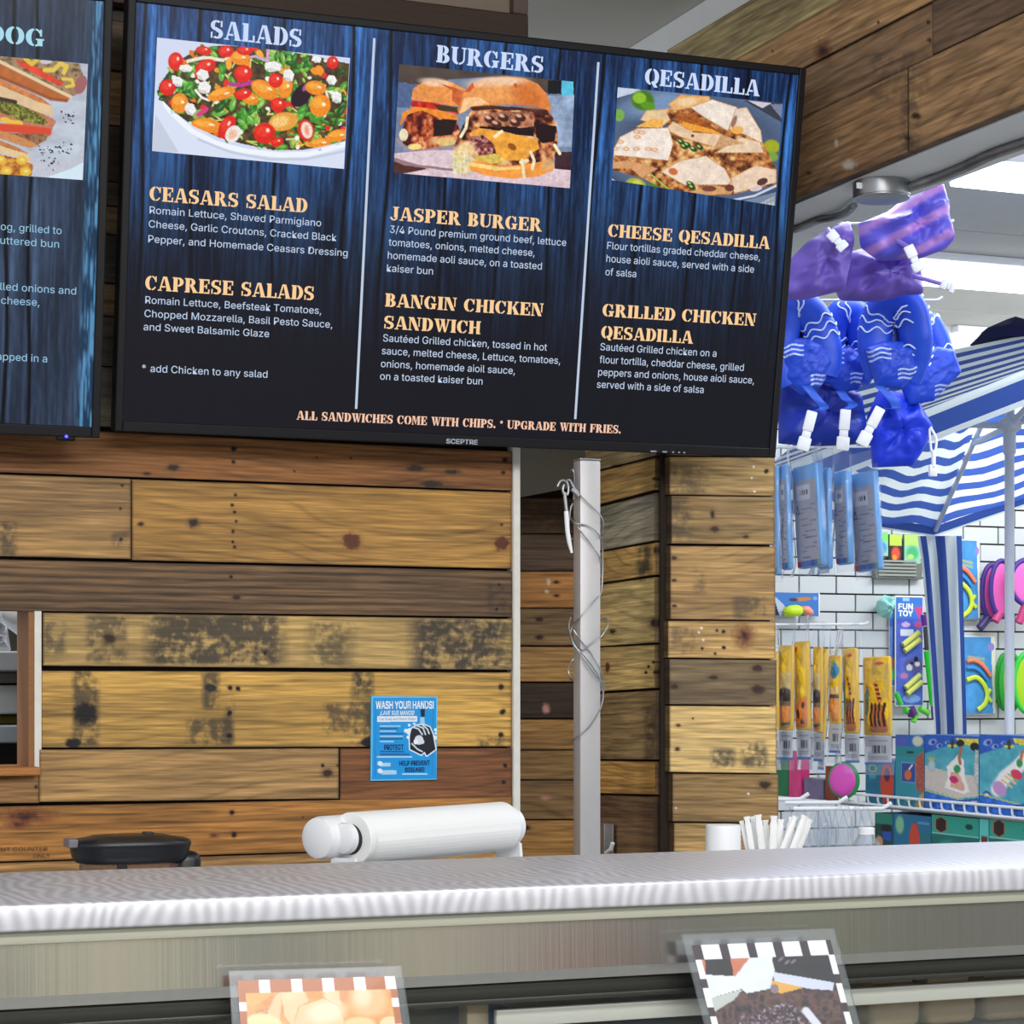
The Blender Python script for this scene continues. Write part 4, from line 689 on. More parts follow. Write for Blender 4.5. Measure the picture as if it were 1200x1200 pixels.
lets(t2, TV2, 'body_lettering', E_b2, [x + (9.6,) for x in [('dog, grilled to', -7, 270, 72, 273.5), ('buttered bun', -8, 286, 69, 289.5), ('grilled onions and', -16, 339, 89, 345), ('cheese,', 1, 356, 46, 358.5), ('wrapped in a', -19, 420.5, 55, 425)]], 'plain', .0)
g = G(); g.recalc = False; a = tvxy(TV2, 77, 514); g.lathe([(.0001, 0), (.0022, .0005), (.0022, .003)], TV2 @ Vector((a.x, -SH / 2 + .001, .0035)), TV2.to_3x3() @ Vector((0, 0, 1)), n=12); g.build('power_light', emis('blue_led', (60, 60, 255), 6), t2)
g = G(); g.bbox((a.x - .014, -SH / 2 - .006, -.004), (a.x + .014, -SH / 2 + .002, .003), .003, M=TV2); g.build('sensor_tab', M['bezel'], t2)
# ------------------------------------------------------------------ the food case in front
ZT, YF, YK = 1.34, 2.15, 2.525
xl_, xr_ = -.5, 2.9
t = thing('display_case', 'stainless steel food display case with brushed top across the foreground', 'display case', (1.0, 2.3, 0))
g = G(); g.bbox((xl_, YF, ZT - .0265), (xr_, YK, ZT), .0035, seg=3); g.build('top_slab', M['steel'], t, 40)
g = G(); g.bbox((xl_, YF + .010, ZT - .040), (xr_, YF + .16, ZT - .027), .002); g.build('gasket', M['gasket'], t, 40)
g = G(); zf0 = pY(600, 1151, YF + .02).z; zf1 = ZT - .0405
prof = [(YF + .016, zf1), (YF + .014, zf0 + .012), (YF + .020, zf0), (YF + .040, zf0), (YF + .040, zf1)]
g.prism([(xl_, a, b) for a, b in prof], (xr_ - xl_, 0, 0)); g.build('front_panel', M['fascia'], t)
g = G(); zr = zf0 - .018; g.bbox((xl_, YF + .030, zr), (xr_, YF + .062, zf0 - .002), .002); g.bbox((xl_, YF + .022, zr - .0045), (xr_, YF + .05, zr + .001), .001); g.build('door_track', M['rail'], t, 40)
g = G(); g.box((xl_, YK - .03, .12), (xr_, YK, ZT - .045)); g.build('back_panel', mat('pale_case_liner', (176, 178, 168), .5), t)
g = G(); g.bbox((xl_, YF + .07, 1.13), (xr_, YK - .032, 1.142), .002, 0); g.bbox((xl_, YF - .02, .1), (xr_, YK - .031, 1.02), .01); g.build('base_cabinet', M['galv'], t, 40)
g = G(); g.bbox((xl_, YF + .052, 1.022), (xr_, YF + .057, zr - .006), .001); g.build('glass_pane', M['glass'], t)
g = G(); yfr = YF + .046; a, b = pY(700, 1176, yfr), pY(700, 1197, yfr); g.bbox((pY(580, 1180, yfr).x, yfr - .004, b.z), (xr_, yfr + .005, a.z), .002); g.build('glass_frame', mat('pale_frame_metal', (190, 193, 184), .4, .2), t, 40)
g = G(); p, q = pY(546, 1165, YF + .062), pY(572, 1165, YF + .062); g.bbox((p.x, YF + .059, 1.0215), (q.x, YF + .085, zr - .001), .002); g.build('divider_post', mat('beige_post', (192, 172, 138), .45, .3), t, 40)
# laminated photo signs leaning on the case front
def sign(quad, fn, label, name='laminated_sign', inset=(.045, .09)):
    yy = [YF - .012, YF - .012, YF - .040, YF - .040]
    P = [np.array(pY(u, v, y)) for (u, v), y in zip(quad, yy)]
    base = Vector((P[2] + P[3]) / 2); t = thing(name, label, 'sign', base)
    s, q = np.meshgrid(np.linspace(0, 1, 150), np.linspace(0, 1, 110))
    def bil(s, q): s = s[..., None]; q = q[..., None]; return (P[0] * (1 - s) + P[1] * s) * (1 - q) + (P[3] * (1 - s) + P[2] * s) * q
    a, b = inset; S = a + (1 - 2 * a) * s; Qv = b + (1 - b - .03) * q; W_ = bil(S, Qv); U, V = projA(W_)
    n = Vector(np.cross(P[1] - P[0], P[3] - P[0])).normalized(); n = n if n.y < 0 else -n
    g = G(); g.recalc = False; g.grid(W_ + np.array(n) * .0008, 0, np.clip(fn(U, V, s, q), 0, 255)); g.build('photo_print', M['print'], t)
    g = G(); g.prism([p - np.array(n) * .0012 for p in P], n * .0034); g.build('sleeve', M['lam'], t); return t
def pastry(U, V, s, q):
    p = Paint((U - 255) * 5, (V - 1120) * 5, (232, 176, 104))
    n = fbm(p.X / 60, p.Y / 50, 5)[..., None]; p.c = np.array((206, 130, 60)) * (1 - n) + np.array((242, 196, 124)) * n
    p.poly([(150, 160), (360, 160), (300, 240), (180, 330)], (232, 172, 92), .08); p.poly([(150, 330), (180, 340), (300, 300), (360, 190), (380, 210), (330, 400), (160, 400)], (210, 150, 100), .2); p.poly([(290, 330), (330, 250), (380, 190), (360, 400), (300, 400)], (238, 196, 150))
    for pts in ([(380, 160), (480, 160), (520, 230), (530, 270), (470, 300), (440, 420), (390, 350), (375, 240)], [(440, 420), (480, 300), (620, 250), (700, 300), (740, 380), (730, 430)], [(600, 170), (700, 160), (725, 290), (640, 260), (590, 210)]): p.poly(pts, (238, 204, 158), .06, 3, 60)
    p.ell(640, 330, 110, 60, (246, 226, 200), -8, .6, .8); p.ell(880, 260, 110, 100, (232, 190, 136), 0, .4); p.ell(850, 240, 50, 60, (244, 216, 178), 0, .7); p.ell(270, 400, 110, 60, (248, 220, 168), 8, .2); p.ell(830, 400, 90, 40, (242, 206, 150), 0, .3); p.ell(1010, 400, 60, 44, (244, 214, 170)); p.ell(570, 230, 50, 30, (224, 150, 60), 0, .4)
    p.rect(500, 170, 560, 196, (92, 72, 88)); p.line([(560, 170), (640, 205)], 22, (250, 246, 246)); p.ell(760, 185, 26, 12, (230, 206, 60), -20)
    return border(p, s, q, (184, 106, 52), (244, 244, 248), 5, .35)
def border(p, s, q, dark, light, n, fw_):
    bx, by = .045, .13; m = (s < bx) | (s > 1 - bx) | (q < by); m = m & ~((q > by) & (s > bx) & (s < 1 - bx))
    k = np.where(q < by, (s * n) % 1, ((q - .05) * n * .75) % 1); p.mix(m, dark); p.mix(m & (k > 1 - fw_), light); return p.c
def choc(U, V, s, q):
    p = Paint((U - 790) * 5.4545, (V - 1080) * 5.4545, (60, 40, 44))
    p.poly([(100, 140), (560, 120), (480, 300), (200, 460), (120, 400)], (206, 122, 88), .06, 3, 60); p.poly([(190, 140), (340, 150), (380, 350), (200, 345)], (30, 22, 26)); p.poly([(650, 120), (960, 110), (1030, 400), (640, 330), (625, 200)], (30, 24, 30), .3, 5, 30)
    for x, y in ((680, 240), (750, 210), (760, 255), (720, 260)): p.ell(x, y, 22, 8, (130, 120, 130), -40, .5)
    rough_tex(p, [(200, 600), (420, 460), (640, 430), (1040, 440), (1090, 700), (160, 700)], [(40, 20, 28), (72, 46, 46), (110, 76, 60), (60, 34, 38)], 7, 40); p.poly([(610, 370), (840, 420), (680, 460), (620, 430)], (232, 176, 76)); p.poly([(620, 320), (1020, 390), (1010, 440), (860, 430), (640, 380)], (214, 220, 236))
    p.poly([(190, 480), (200, 340), (390, 350), (520, 180), (560, 120), (650, 125), (625, 240), (640, 310), (610, 430), (460, 460), (430, 430), (200, 500)], (230, 236, 246), .04, 3, 80); p.poly([(200, 500), (440, 430), (380, 500), (220, 600)], (196, 202, 196)); p.ell(640, 430, 26, 30, (140, 120, 130))
    rough_tex(p, [(400, 700), (430, 600), (700, 520), (860, 580), (930, 700)], [(36, 20, 30), (80, 56, 66), (200, 190, 204)], 4, 12, .8); p.line([(840, 570), (930, 680)], 50, (226, 230, 240)); p.poly([(190, 640), (260, 610), (280, 700), (190, 700)], (232, 206, 140))
    return border(p, s, q, (52, 30, 40), (244, 246, 250), 5.2, .68)
sign([(268, 1138), (470, 1132), (489, 1262), (276, 1268)], pastry, 'laminated pastry photo sign with orange and white checked border')
sign([(798.5, 1095), (977, 1088), (1016, 1236), (836, 1242)], choc, 'laminated chocolate dessert photo sign with dark and white checked border')
# goods glimpsed behind the glass
for i, (u0, u1, v0, v1, c, nm, lb) in enumerate(((476, 540, 1168, 1215, (84, 82, 76), 'metal_tray', 'dark grey metal tray behind the case glass left of the beige post'), (577, 604, 1184, 1225, (40, 120, 190), 'blue_package', 'small blue package behind the case glass right of the beige post'))):
    a, b = pY(u0, v0, YF + .12), pY(u1, v0, YF + .12); base = Vector(((a.x + b.x) / 2, YF + .16, 1.142))
    g = G(); g.bbox((a.x, YF + .12, 1.1425), (b.x, YF + .2, max(1.16, a.z)), .004, 0, c)
    if i == 0: g.tube([(a.x + .01, YF + .119, a.z - .012), (b.x - .01, YF + .119, a.z - .012)], .002, 0, (170, 170, 168))
    else: g.lathe([(.0001, 0), (.009, 0), (.009, .002)], ((a.x + b.x) / 2, YF + .1195, a.z - .016), (0, -1, 0), 0, (40, 40, 50))
    single(g, nm, M['print'], lb, 'tray' if i == 0 else 'package', base, smooth=40)
for i, (u, c) in enumerate(((1010, (214, 186, 140)), (1075, (206, 176, 128)), (1140, (190, 164, 128)), (1190, (196, 168, 126)))):
    b = pY(u, 1190, YF + .2); g = G(); g.bbox((b.x - .036, YF + .12, 1.1425), (b.x + .036, YF + .22, 1.196 - .004 * (i % 2)), .012, 0, c, 3)
    g.bbox((b.x - .03, YF + .13, 1.190), (b.x + .03, YF + .21, 1.203), .005, 0, tuple(k - 20 for k in c), 2)
    single(g, 'wrapped_cake', M['print'], 'tan wrapped cake behind the case glass right of the chocolate sign', 'cake', (b.x, YF + .17, 1.1425), 'cakes on the case shelf', 40)

# prep counter behind the case and what stands on it
ZP = 1.22
t = thing('prep_counter', 'steel work counter mostly hidden between the food case and plank wall', 'counter', (.6, 2.9, 0))
g = G(); g.bbox((-.6, YK + .02, ZP - .03), (2.0, YW - .03, ZP), .004); g.build('worktop', M['galv'], t, 40)
g = G(); g.bbox((-.58, YK + .04, .02), (1.98, YW - .05, ZP - .031), .004); g.build('cabinet_body', M['galv'], t, 40)
# roll of white paper on its holder
pa, pb = pY(411, 981, 2.78), pY(588, 971, 2.95); ax = (pb - pa); ax.z = 0; L = ax.length; ax.normalize(); zc = (pa.z + pb.z) / 2; pa.z = zc
t = thing('paper_roll', 'thick roll of white paper on a white holder behind the case', 'paper roll', (pa + ax * L / 2) * 1.0 - Vector((0, 0, zc - ZP)))
g = G(); r = .0355; g.lathe([(.012, 0), (r - .001, 0), (r, .001), (r, L - .001), (r - .001, L), (.012, L)], pa, ax, n=48); g.build('roll', M['paper'], t, 40)
g = G(); tn = Vector((ax.y, -ax.x, 0)); rows_ = []
for a_ in np.linspace(math.radians(20), math.radians(-50), 10): rows_.append([(pa + ax * s + (tn * math.cos(a_) + Vector((0, 0, 1)) * math.sin(a_)) * (r + .0006 + (.0008 if a_ < 0 else 0)))[:] for s in (.012, L - .004)])
g.grid(np.array(rows_)); g.build('loose_sheet_end', M['paper'], t)
g = G(); c0_ = pa - ax * .004 + Vector((0, .034, .002)); g.lathe([(.0001, -.050), (.020, -.050), (.0265, -.047), (.0285, -.040), (.0285, .03), (.02, .031)], c0_, ax, n=40); g.build('end_drum', M['white'], t, 40)
g = G(); g.lathe([(.0001, -.020), (.012, -.020), (.0195, -.017), (.021, -.012), (.021, -.008), (.013, -.006), (.012, .004)], pa + Vector((0, 0, .002)), ax, n=36); g.build('hub', M['white'], t, 40)
g = G(); g.lathe([(.0125, .0004), (.020, .0003), (.0204, -.0003)], pa, ax, n=36); g.build('core', mat('dark_core', (60, 58, 56), .8), t, 40)
g = G(); pe = pa + ax * (L + .003); g.lathe([(.0255, 0), (.0275, .003), (.0275, .018), (.02, .024), (.0001, .025)], pe, ax, n=36); g.build('end_drum', M['white'], t, 40)
g = G()
for q in (pa - ax * .016, pe + ax * .012):
    g = G()
    g.prism([q + tn * .02 + Vector((0, 0, -.024)), q - tn * .02 + Vector((0, 0, -.024)), q - tn * .03 + Vector((0, 0, ZP - q.z)), q + tn * .03 + Vector((0, 0, ZP - q.z))], ax * .006); g.build('holder_foot', M['white'], t)
# black lidded container
p = pY(160, 1000, 2.97); D_ = (p - CAM).dot(FWD); k = D_ / F
t = thing('food_container', 'black lidded plastic container by the plank wall left of the paper roll', 'container', (p.x, p.y, ZP))
def oval(g, prof, cx, cy, rx, ry, mat_=0, n=40, c=(255, 255, 255)):
    R_ = np.array([[(cx + rx * s * (abs(math.cos(a)) ** .7) * math.copysign(1, math.cos(a)), cy + ry * s * (abs(math.sin(a)) ** .7) * math.copysign(1, math.sin(a)), z) for a in np.linspace(0, 2 * math.pi, n, endpoint=False)] for s, z in prof])
    g.grid(R_, mat_, c, wrap_u=True, flip=True); g.add(R_[0], [tuple(range(n))], mat_, c); g.add(R_[-1], [tuple(range(n))], mat_, c)
zz = lambda v: 1.55 - (v - HY) * k
cx = p.x - .009; rx = 69 * k
g = G(); oval(g, [(.90, zz(1009)), (.95, zz(1006)), (.97, zz(1001)), (1.0, zz(992)), (1.02, zz(989)), (1.02, zz(986)), (.98, zz(983)), (.72, zz(980)), (.6, zz(978)), (.2, zz(977.5))], cx, p.y, rx, .055); g.build('lid', M['black'], t, 40)
g = G(); oval(g, [(.72, ZP + .001), (.80, ZP + .004), (.84, zz(1008))], cx, p.y, rx, .055); g.build('body', clear_mat('smoked_plastic', (128, 100, 88), .55, .1), t, 40)
g = G(); a = pY(138, 1010, p.y - .0480); b = pY(149, 1010, p.y); g.bbox((a.x, p.y - .049, ZP + .004), (a.x + 11 * k, p.y - .043, zz(1006)), .001); g.build('latch_strip', M['black'], t)
g = G(); a = pY(79, 985, p.y - .02); g.bbox((a.x, p.y - .03, zz(990)), (a.x + 11 * k, p.y + .01, zz(980)), .002); g.build('clip', mat('grey_clip', (120, 116, 124), .4), t)
g = G(); a = pY(212, 1003, p.y); g.bbox((a.x - 12 * k, p.y - .03, ZP + .001), (a.x + 20 * k, p.y + .02, zz(998)), .012, seg=3); g.build('hinge_block', M['black'], t, 40)
g = G(); a = pY(173, 977, p.y); g.bbox((a.x - 5 * k, p.y - .01, zz(979)), (a.x + 6 * k, p.y + .01, zz(975)), .001); g.build('lid_knob', M['black'], t)
# hand washing sign
yy = YW - .0135; qd = [(435, 815.5), (512.5, 816.5), (511.5, 913.5), (434.5, 915)]
P = [np.array(pY(u, v, yy)) for u, v in qd]; base = Vector((P[2] + P[3]) / 2)
t = thing('wash_hands_sign', 'small blue hand washing sign fixed to the plank wall', 'sign', base)
s, q = np.meshgrid(np.linspace(0, 1, 200), np.linspace(0, 1, 250)); s3, q3 = s[..., None], q[..., None]
W_ = (P[0] * (1 - s3) + P[1] * s3) * (1 - q3) + (P[3] * (1 - s3) + P[2] * s3) * q3; U, V = projA(W_)
p = Paint((U - 420) * 9.23, (V - 800) * 9.23, (14, 150, 226)); p.line([(150, 155), (850, 155), (850, 1045), (140, 1055), (150, 155)], 14, (110, 200, 244)); p.line([(185, 190), (182, 1010)], 3, (6, 90, 160)); p.line([(805, 300), (800, 1000)], 3, (6, 90, 160))
p.rect(205, 362, 636, 424, (232, 240, 248)); p.rect(674, 285, 718, 368, (16, 22, 50)); p.rect(668, 372, 716, 450, (150, 206, 240))
for y, x1, c in ((470, 450, 1), (496, 420, 0), (525, 400, 1), (552, 478, 0), (580, 476, 1), (608, 470, 0), (636, 378, 1), (745, 490, 0), (775, 545, 0)): p.line([(238, y), (x1, y)], 17, (176, 218, 244) if c else (10, 84, 150), a=.85)
p.line([(205, 803), (575, 803)], 14, (190, 226, 248)); p.line([(478, 988), (742, 988)], 14, (190, 226, 248))
for x, y, r in ((550, 460, 15), (604, 445, 13), (515, 520, 22), (540, 590, 20), (835, 510, 18), (838, 548, 14), (825, 596, 26), (560, 530, 40)): p.ell(x, y, r, r, (228, 240, 250))
hand = [(555, 600), (560, 560), (575, 500), (640, 460), (700, 455), (770, 480), (805, 560), (835, 720), (740, 790), (715, 745), (680, 780), (560, 720)]
p.line(hand + hand[:1], 26, (226, 238, 248)); p.poly(hand, (22, 26, 40))
for pts in ([(585, 480), (650, 500), (690, 560)], [(620, 460), (700, 490), (725, 560)], [(690, 455), (745, 500), (765, 550)], [(580, 660), (640, 720), (690, 745)]): p.line(pts, 17, (206, 218, 230))
p.ell(655, 620, 48, 52, (214, 224, 234)); p.ell(690, 640, 24, 24, (214, 224, 234)); p.ell(620, 640, 24, 28, (240, 244, 248)); p.ell(600, 580, 14, 18, (20, 24, 36))
for y in (875, 955): p.ell(235, y, 30, 26, (226, 240, 250), 30); p.rect(250, y - 8, 350 if y < 900 else 412, y + 38 if y > 900 else y + 30, (210, 232, 248), .8)
n_ = np.array((0, -1, 0)); g = G(); g.recalc = False; g.grid(W_, 0, p.c); g.build('printed_face', M['print'], t)
g = G(); g.prism([x + np.array((0, .0006, 0)) for x in P], (0, .004, 0), 0, (90, 190, 236)); g.build('backing', M['print'], t)
def sl(s_, x0, x1, y, cap, c, bold=.03, shear=0):
    g = G(); g.recalc = False; f_ = lambda x, y: pY(420 + x / 9.23, 800 + y / 9.23, yy); a, b = f_(x0, y), f_(x1, y); b.z = a.z
    letter(g, s_, a, b, cap / 9.23 * (a - CAM).dot(FWD) / F, (0, 0, 1), .0006, 0, c, bold=bold, shear=shear); g.build('lettering', M['ink'], t)
sl('WASH YOUR HANDS!', 188, 812, 281, 78, (238, 244, 250), .02); sl('¡LAVE SUS MANOS!', 232, 606, 350, 46, (226, 238, 250), .015, .2); sl('PROTECT', 278, 486, 726, 54, (10, 26, 74), .02); sl('HELP PREVENT', 442, 770, 896, 48, (10, 26, 74), .02); sl('DISEASE!', 505, 712, 964, 44, (10, 26, 74), .02)
sl('Use Soap and Warm Water', 222, 622, 408, 30, (90, 150, 190), 0)
# pencilled words low on the wall
for s_, u0, u1, v0, v1 in (('FRONT COUNTER', -16, 56, 998.5, 996.5), ('ONLY', 39, 59, 1005.2, 1004.5)):
    g = G(); g.recalc = False; a, b = pY(u0, v0, YW - .0165), pY(u1, v1, YW - .0165); letter(g, s_, a, b, .0058, (0, 0, 1), 0, c=(70, 40, 24)); g.build('wall_lettering', M['ink'], wall)
# post with its cable and hook
yp_ = 3.1; xa_, xb_ = rat(680) * yp_, rat(704) * yp_; yb_ = xa_ / rat(671.5); zp_ = pY(690, 537, yp_).z
t = thing('steel_post', 'square stainless steel post beside the wire coil at the wall corner', 'post', ((xa_ + xb_) / 2, (yp_ + yb_) / 2, ZP))
g = G(); g.bbox((xa_, yp_, ZP), (xb_, yb_, zp_ - .003), .0022, seg=2); g.build('tube', M['post'], t, 40)
g = G(); g.bbox((xa_ - .0005, yp_ - .0005, zp_ - .0028), (xb_ + .0005, yb_ + .0005, zp_), .001); g.build('end_cap', M['galv'], t)
def smooth_path(pts, n=8):
    pts = [Vector(p) for p in pts]; o = []
    for i in range(len(pts) - 1):
        p0, p1, p2, p3 = pts[max(i - 1, 0)], pts[i], pts[i + 1], pts[min(i + 2, len(pts) - 1)]
        for k_ in range(n):
            q = k_ / n; o.append(.5 * ((2 * p1) + (p2 - p0) * q + (2 * p0 - 5 * p1 + 4 * p2 - p3) * q * q + (3 * p1 - p0 - 3 * p2 + p3) * q ** 3))
    return o + [pts[-1]]
g = G()
fr, sd, bk = yp_ - .006, yp_ + .012, yb_ + .008
for path in ([(679, 579, fr), (692, 592, fr), (702, 602, fr), (707, 612, fr + .004), (705, 622, sd), (698, 626, bk)], [(671, 590, sd), (668, 604, sd), (674, 613, fr + .003), (690, 616, fr), (702, 627, fr), (706, 642, sd), (705, 690, sd), (698, 703, fr), (681, 722, fr), (672, 732, sd), (668, 745, sd), (672, 756, fr + .004), (684, 768, fr), (698, 786, fr), (706, 806, fr + .002), (705, 826, fr + .002), (692, 850, fr), (678, 862, fr), (671, 868, sd)],
             [(672, 605, sd), (678, 619, fr), (692, 637, fr), (702, 652, fr), (705, 668, sd), (700, 680, bk)], [(669, 723, sd), (667, 735, sd), (671, 752, fr + .005), (684, 772, fr - .002), (700, 794, fr - .002), (708, 802, fr), (706, 814, sd), (698, 820, bk)], [(672, 738, fr + .004), (680, 750, fr), (692, 765, fr), (704, 786, fr), (706, 800, sd), (700, 812, bk)], [(703, 728, sd + .01), (710, 724, sd), (712, 733, fr), (705, 745, fr), (692, 755, fr), (682, 762, fr), (672, 750, sd)],
             [(672, 772, sd), (666, 782, sd), (668, 794, sd), (672, 797, bk)], [(669, 592, sd), (666, 625, sd), (671, 632, sd)], [(669, 552, sd), (671, 550, sd + .004), (673, 560, sd), (672, 585, sd - .01)]):
    g.tube(smooth_path([pY(*x) for x in path], 6), .00115, n=6)
single(g, 'steel_cable', M['galv'], 'thin steel cable wound loosely around the square post', 'cable', ((xa_ + xb_) / 2, yp_, ZP), smooth=60)
t = thing('snap_hook', 'silver snap hook hanging from the cable at the post top', 'hook', pY(664, 600, fr))
g = G(); yh = fr + .002; g.tube(smooth_path([pY(u, v, yh) for u, v in ((653, 570), (657, 563.5), (663, 564), (666, 571), (665, 579), (661, 579), (659.5, 573), (661, 568))], 6), .0021, n=8); g.tube([pY(u, v, yh) for u, v in ((661.5, 577), (664, 600))], .0027, n=10); g.build('hook_wire', M['galv'], t, 50)
g = G(); g.tube([pY(u, v, yh) for u, v in ((663.5, 599), (665, 622), (667, 635), (670, 648))], [.0036, .0036, .0034, .002], n=10); g.build('handle_sleeve', M['white'], t, 50)
g = G(); g.tube([pY(u, v, yh - .001) for u, v in ((669.5, 573), (678, 581))], .0031, n=8); g.build('crimp_sleeve', M['galv'], t, 50); g = G(); g.tube(smooth_path([pY(u, v, yh - .001) for u, v in ((664, 563), (668, 563), (672, 571), (678, 578))], 5), .0018, n=8); g.build('cable_eye', M['galv'], t, 50)
# small bracket on the side planks
a, b = pX(712, 963, XC), pX(727, 1000, XC); t = thing('wall_bracket', 'small galvanised bracket screwed to the column side planks above the case', 'bracket', (XC - .008, (a.y + b.y) / 2, b.z))
g = G(); ya, yb2 = max(a.y, b.y), min(a.y, b.y); g.bbox((XC - .016, yb2, b.z - .02), (XC - .0125, ya, a.z), .0008); g.bbox((XC - .032, yb2, b.z - .02), (XC - .016, yb2 + .004, a.z), .0008); g.build('plate', M['galv'], t)
g = G(); g.lathe([(.0001, .002), (.0028, .0015), (.003, 0)], (XC - .0162, (ya + yb2) / 2, a.z - .018), (-1, 0, 0), n=12); g.build('screw', mat('screw_dark', (60, 60, 62), .4, .8), t)
g = G(); g.tube([pX(710, 1000, XC - .03), pX(716, 995, XC - .03), pX(718, 988, XC - .03)], .004, n=8); g.build('hook_tip', M['white'], t)
# upturned cup and wrapped straws behind the case
yc = 2.68; a, b = pY(826, 995, yc), pY(868.5, 995, yc); rc = (b.x - a.x) / 2 * .95; cxp = (a.x + b.x) / 2; zt_ = pY(847, 967, yc).z
g = G(); g.lathe([(rc * 1.07, 0), (rc * 1.07, .004), (rc * 1.03, .005), (rc * .9, zt_ - ZP - .002), (rc * .87, zt_ - ZP), (rc * .5, zt_ - ZP)], (cxp, yc, ZP + .0005), (0, 0, 1), n=32)
single(g, 'paper_cup', M['white'], 'upturned white cup behind the case beside the wrapped straws', 'cup', (cxp, yc, ZP), smooth=40)
t = thing('straw_holder', 'low white tub holding the wrapped straws behind the case', 'holder', (pY(905, 995, yc).x, yc, ZP)); cxs = pY(905, 995, yc).x
g = G(); g.bbox((cxs - .052, yc - .03, ZP + .0005), (cxs + .052, yc + .03, ZP + .006), .001)
for q in (((cxs - .054, yc - .032, ZP + .0005), (cxs - .050, yc + .032, ZP + .07)), ((cxs + .05, yc - .032, ZP + .0005), (cxs + .054, yc + .032, ZP + .07)), ((cxs - .05, yc - .032, ZP + .0005), (cxs + .05, yc - .028, ZP + .07)), ((cxs - .05, yc + .028, ZP + .0005), (cxs + .05, yc + .032, ZP + .07))): g.bbox(*q, .001)
g.build('tub', M['white'], t)
for i, (ub, ut, v, w_, dy) in enumerate(((878, 869, 962, 4, 0), (882, 875, 957, 5, -.01), (888, 882, 957, 5, .012), (894, 888, 955, 6, -.006), (899, 897, 961, 5, .01), (905, 907, 956, 6, -.012), (911, 915, 960, 6, .004), (918, 929, 958, 7, .014), (926, 943, 956, 6, -.004), (932, 949, 960, 6, .016), (914, 932, 957, 5, -.016))):
    top = pY(ut, v, yc + dy); bot = pY(ub, 1003, yc + dy); bot = bot + (bot - top).normalized() * .05
    if bot.z < ZP + .01: bot = top + (bot - top) * ((top.z - ZP - .01) / (top.z - bot.z))
    bot.x = min(max(bot.x, cxs - .044), cxs + .044); d = (top - bot).normalized(); r = w_ * .00108 * .72
    g = G(); g.tube([bot, bot + d * .002, top - d * .010, top - d * .006, top], [r, r * 1.15, r * 1.15, r * .9, r * 1.25], n=10, flat=.6, nrm=(0, 1, 0))
    single(g, 'wrapped_straw', M['paper'], 'paper wrapped white straw standing behind the case', 'straw', bot, 'wrapped straws behind the case', 40)
yb3 = 2.66; p = pY(1015, 990, yb3); k = (p - CAM).dot(FWD) / F; zt_ = pY(1015, 970, yb3).z
t = thing('clear_bottle', 'small clear bottle with white cap behind the case near the hanging bags', 'bottle', (p.x, p.y, ZP))
g = G(); r = 17 * k; g.lathe([(r, 0), (r, zt_ - ZP - 26 * k), (r * .9, zt_ - ZP - 18 * k), (r * .5, zt_ - ZP - 9 * k), (r * .48, zt_ - ZP - 7 * k)], (p.x, p.y, ZP + .0005), (0, 0, 1)); g.build('bottle_body', M['film2'], t, 40)
g = G(); g.lathe([(r * .56, zt_ - ZP - 8 * k), (r * .56, zt_ - ZP - .0012), (r * .5, zt_ - ZP), (.001, zt_ - ZP)], (p.x, p.y, ZP + .0005), (0, 0, 1)); g.build('cap', M['white'], t, 40)

# ------------------------------------------------------------------ through the serving window
yw2 = YW + .32
t = thing('storage_rack', 'pale grey shelf rack seen through the serving window at left', 'rack', (pY(0, 800, yw2).x, yw2, 0))
xL, xR = pY(-140, 800, yw2).x, pY(60, 800, yw2).x
for v0, v1, c, nm, dy in ((763, 787, (176, 182, 188), 'shelf', 0), (787, 801, (112, 112, 108), 'shelf_lip', .02), (803, 837, (158, 164, 168), 'drawer_front', .01), (850, 871, (138, 146, 156), 'shelf', 0)):
    g = G(); a, b = pY(0, v0, yw2), pY(0, v1, yw2); g.bbox((xL, yw2 + dy, b.z), (xR, yw2 + .25, a.z), .003, 0, c); g.build(nm, M['print'], t)
g = G(); g.bbox((xL, yw2 + .24, .0), (xR, yw2 + .27, 1.9), .002, 0, (60, 58, 54)); 
for x in (xL + .01, xR - .02): g.bbox((x, yw2 + .05, 0), (x + .02, yw2 + .07, 1.6), .002, 0, (120, 122, 124))
g.build('frame', M['print'], t)
zsh = pY(0, 763, yw2).z
g = G(); g.bbox((xL + .05, yw2 + .06, pY(0, 849, yw2).z), (xR - .03, yw2 + .2, pY(0, 839, yw2).z), .003, 0, (136, 124, 44)); tag(single(g, 'yellow_tray', M['print'], 'flat mustard yellow tray on the lower rack shelf in the window', 'tray', (0, yw2 + .1, pY(0, 850, yw2).z)), None)
a, b = pY(8, 716, yw2 + .06), pY(38, 738, yw2 + .06); g = G(); d_ = (b - a).normalized(); g.tube([a - d_ * .02, a, b, b + d_ * .004], [.018, .0225, .0225, .018], 0, (232, 226, 204), n=18); tag(single(g, 'cream_roll', M['paper'], 'cream cloth roll lying on the rack behind the serving window', 'roll', (b.x, b.y, zsh), smooth=50), None)
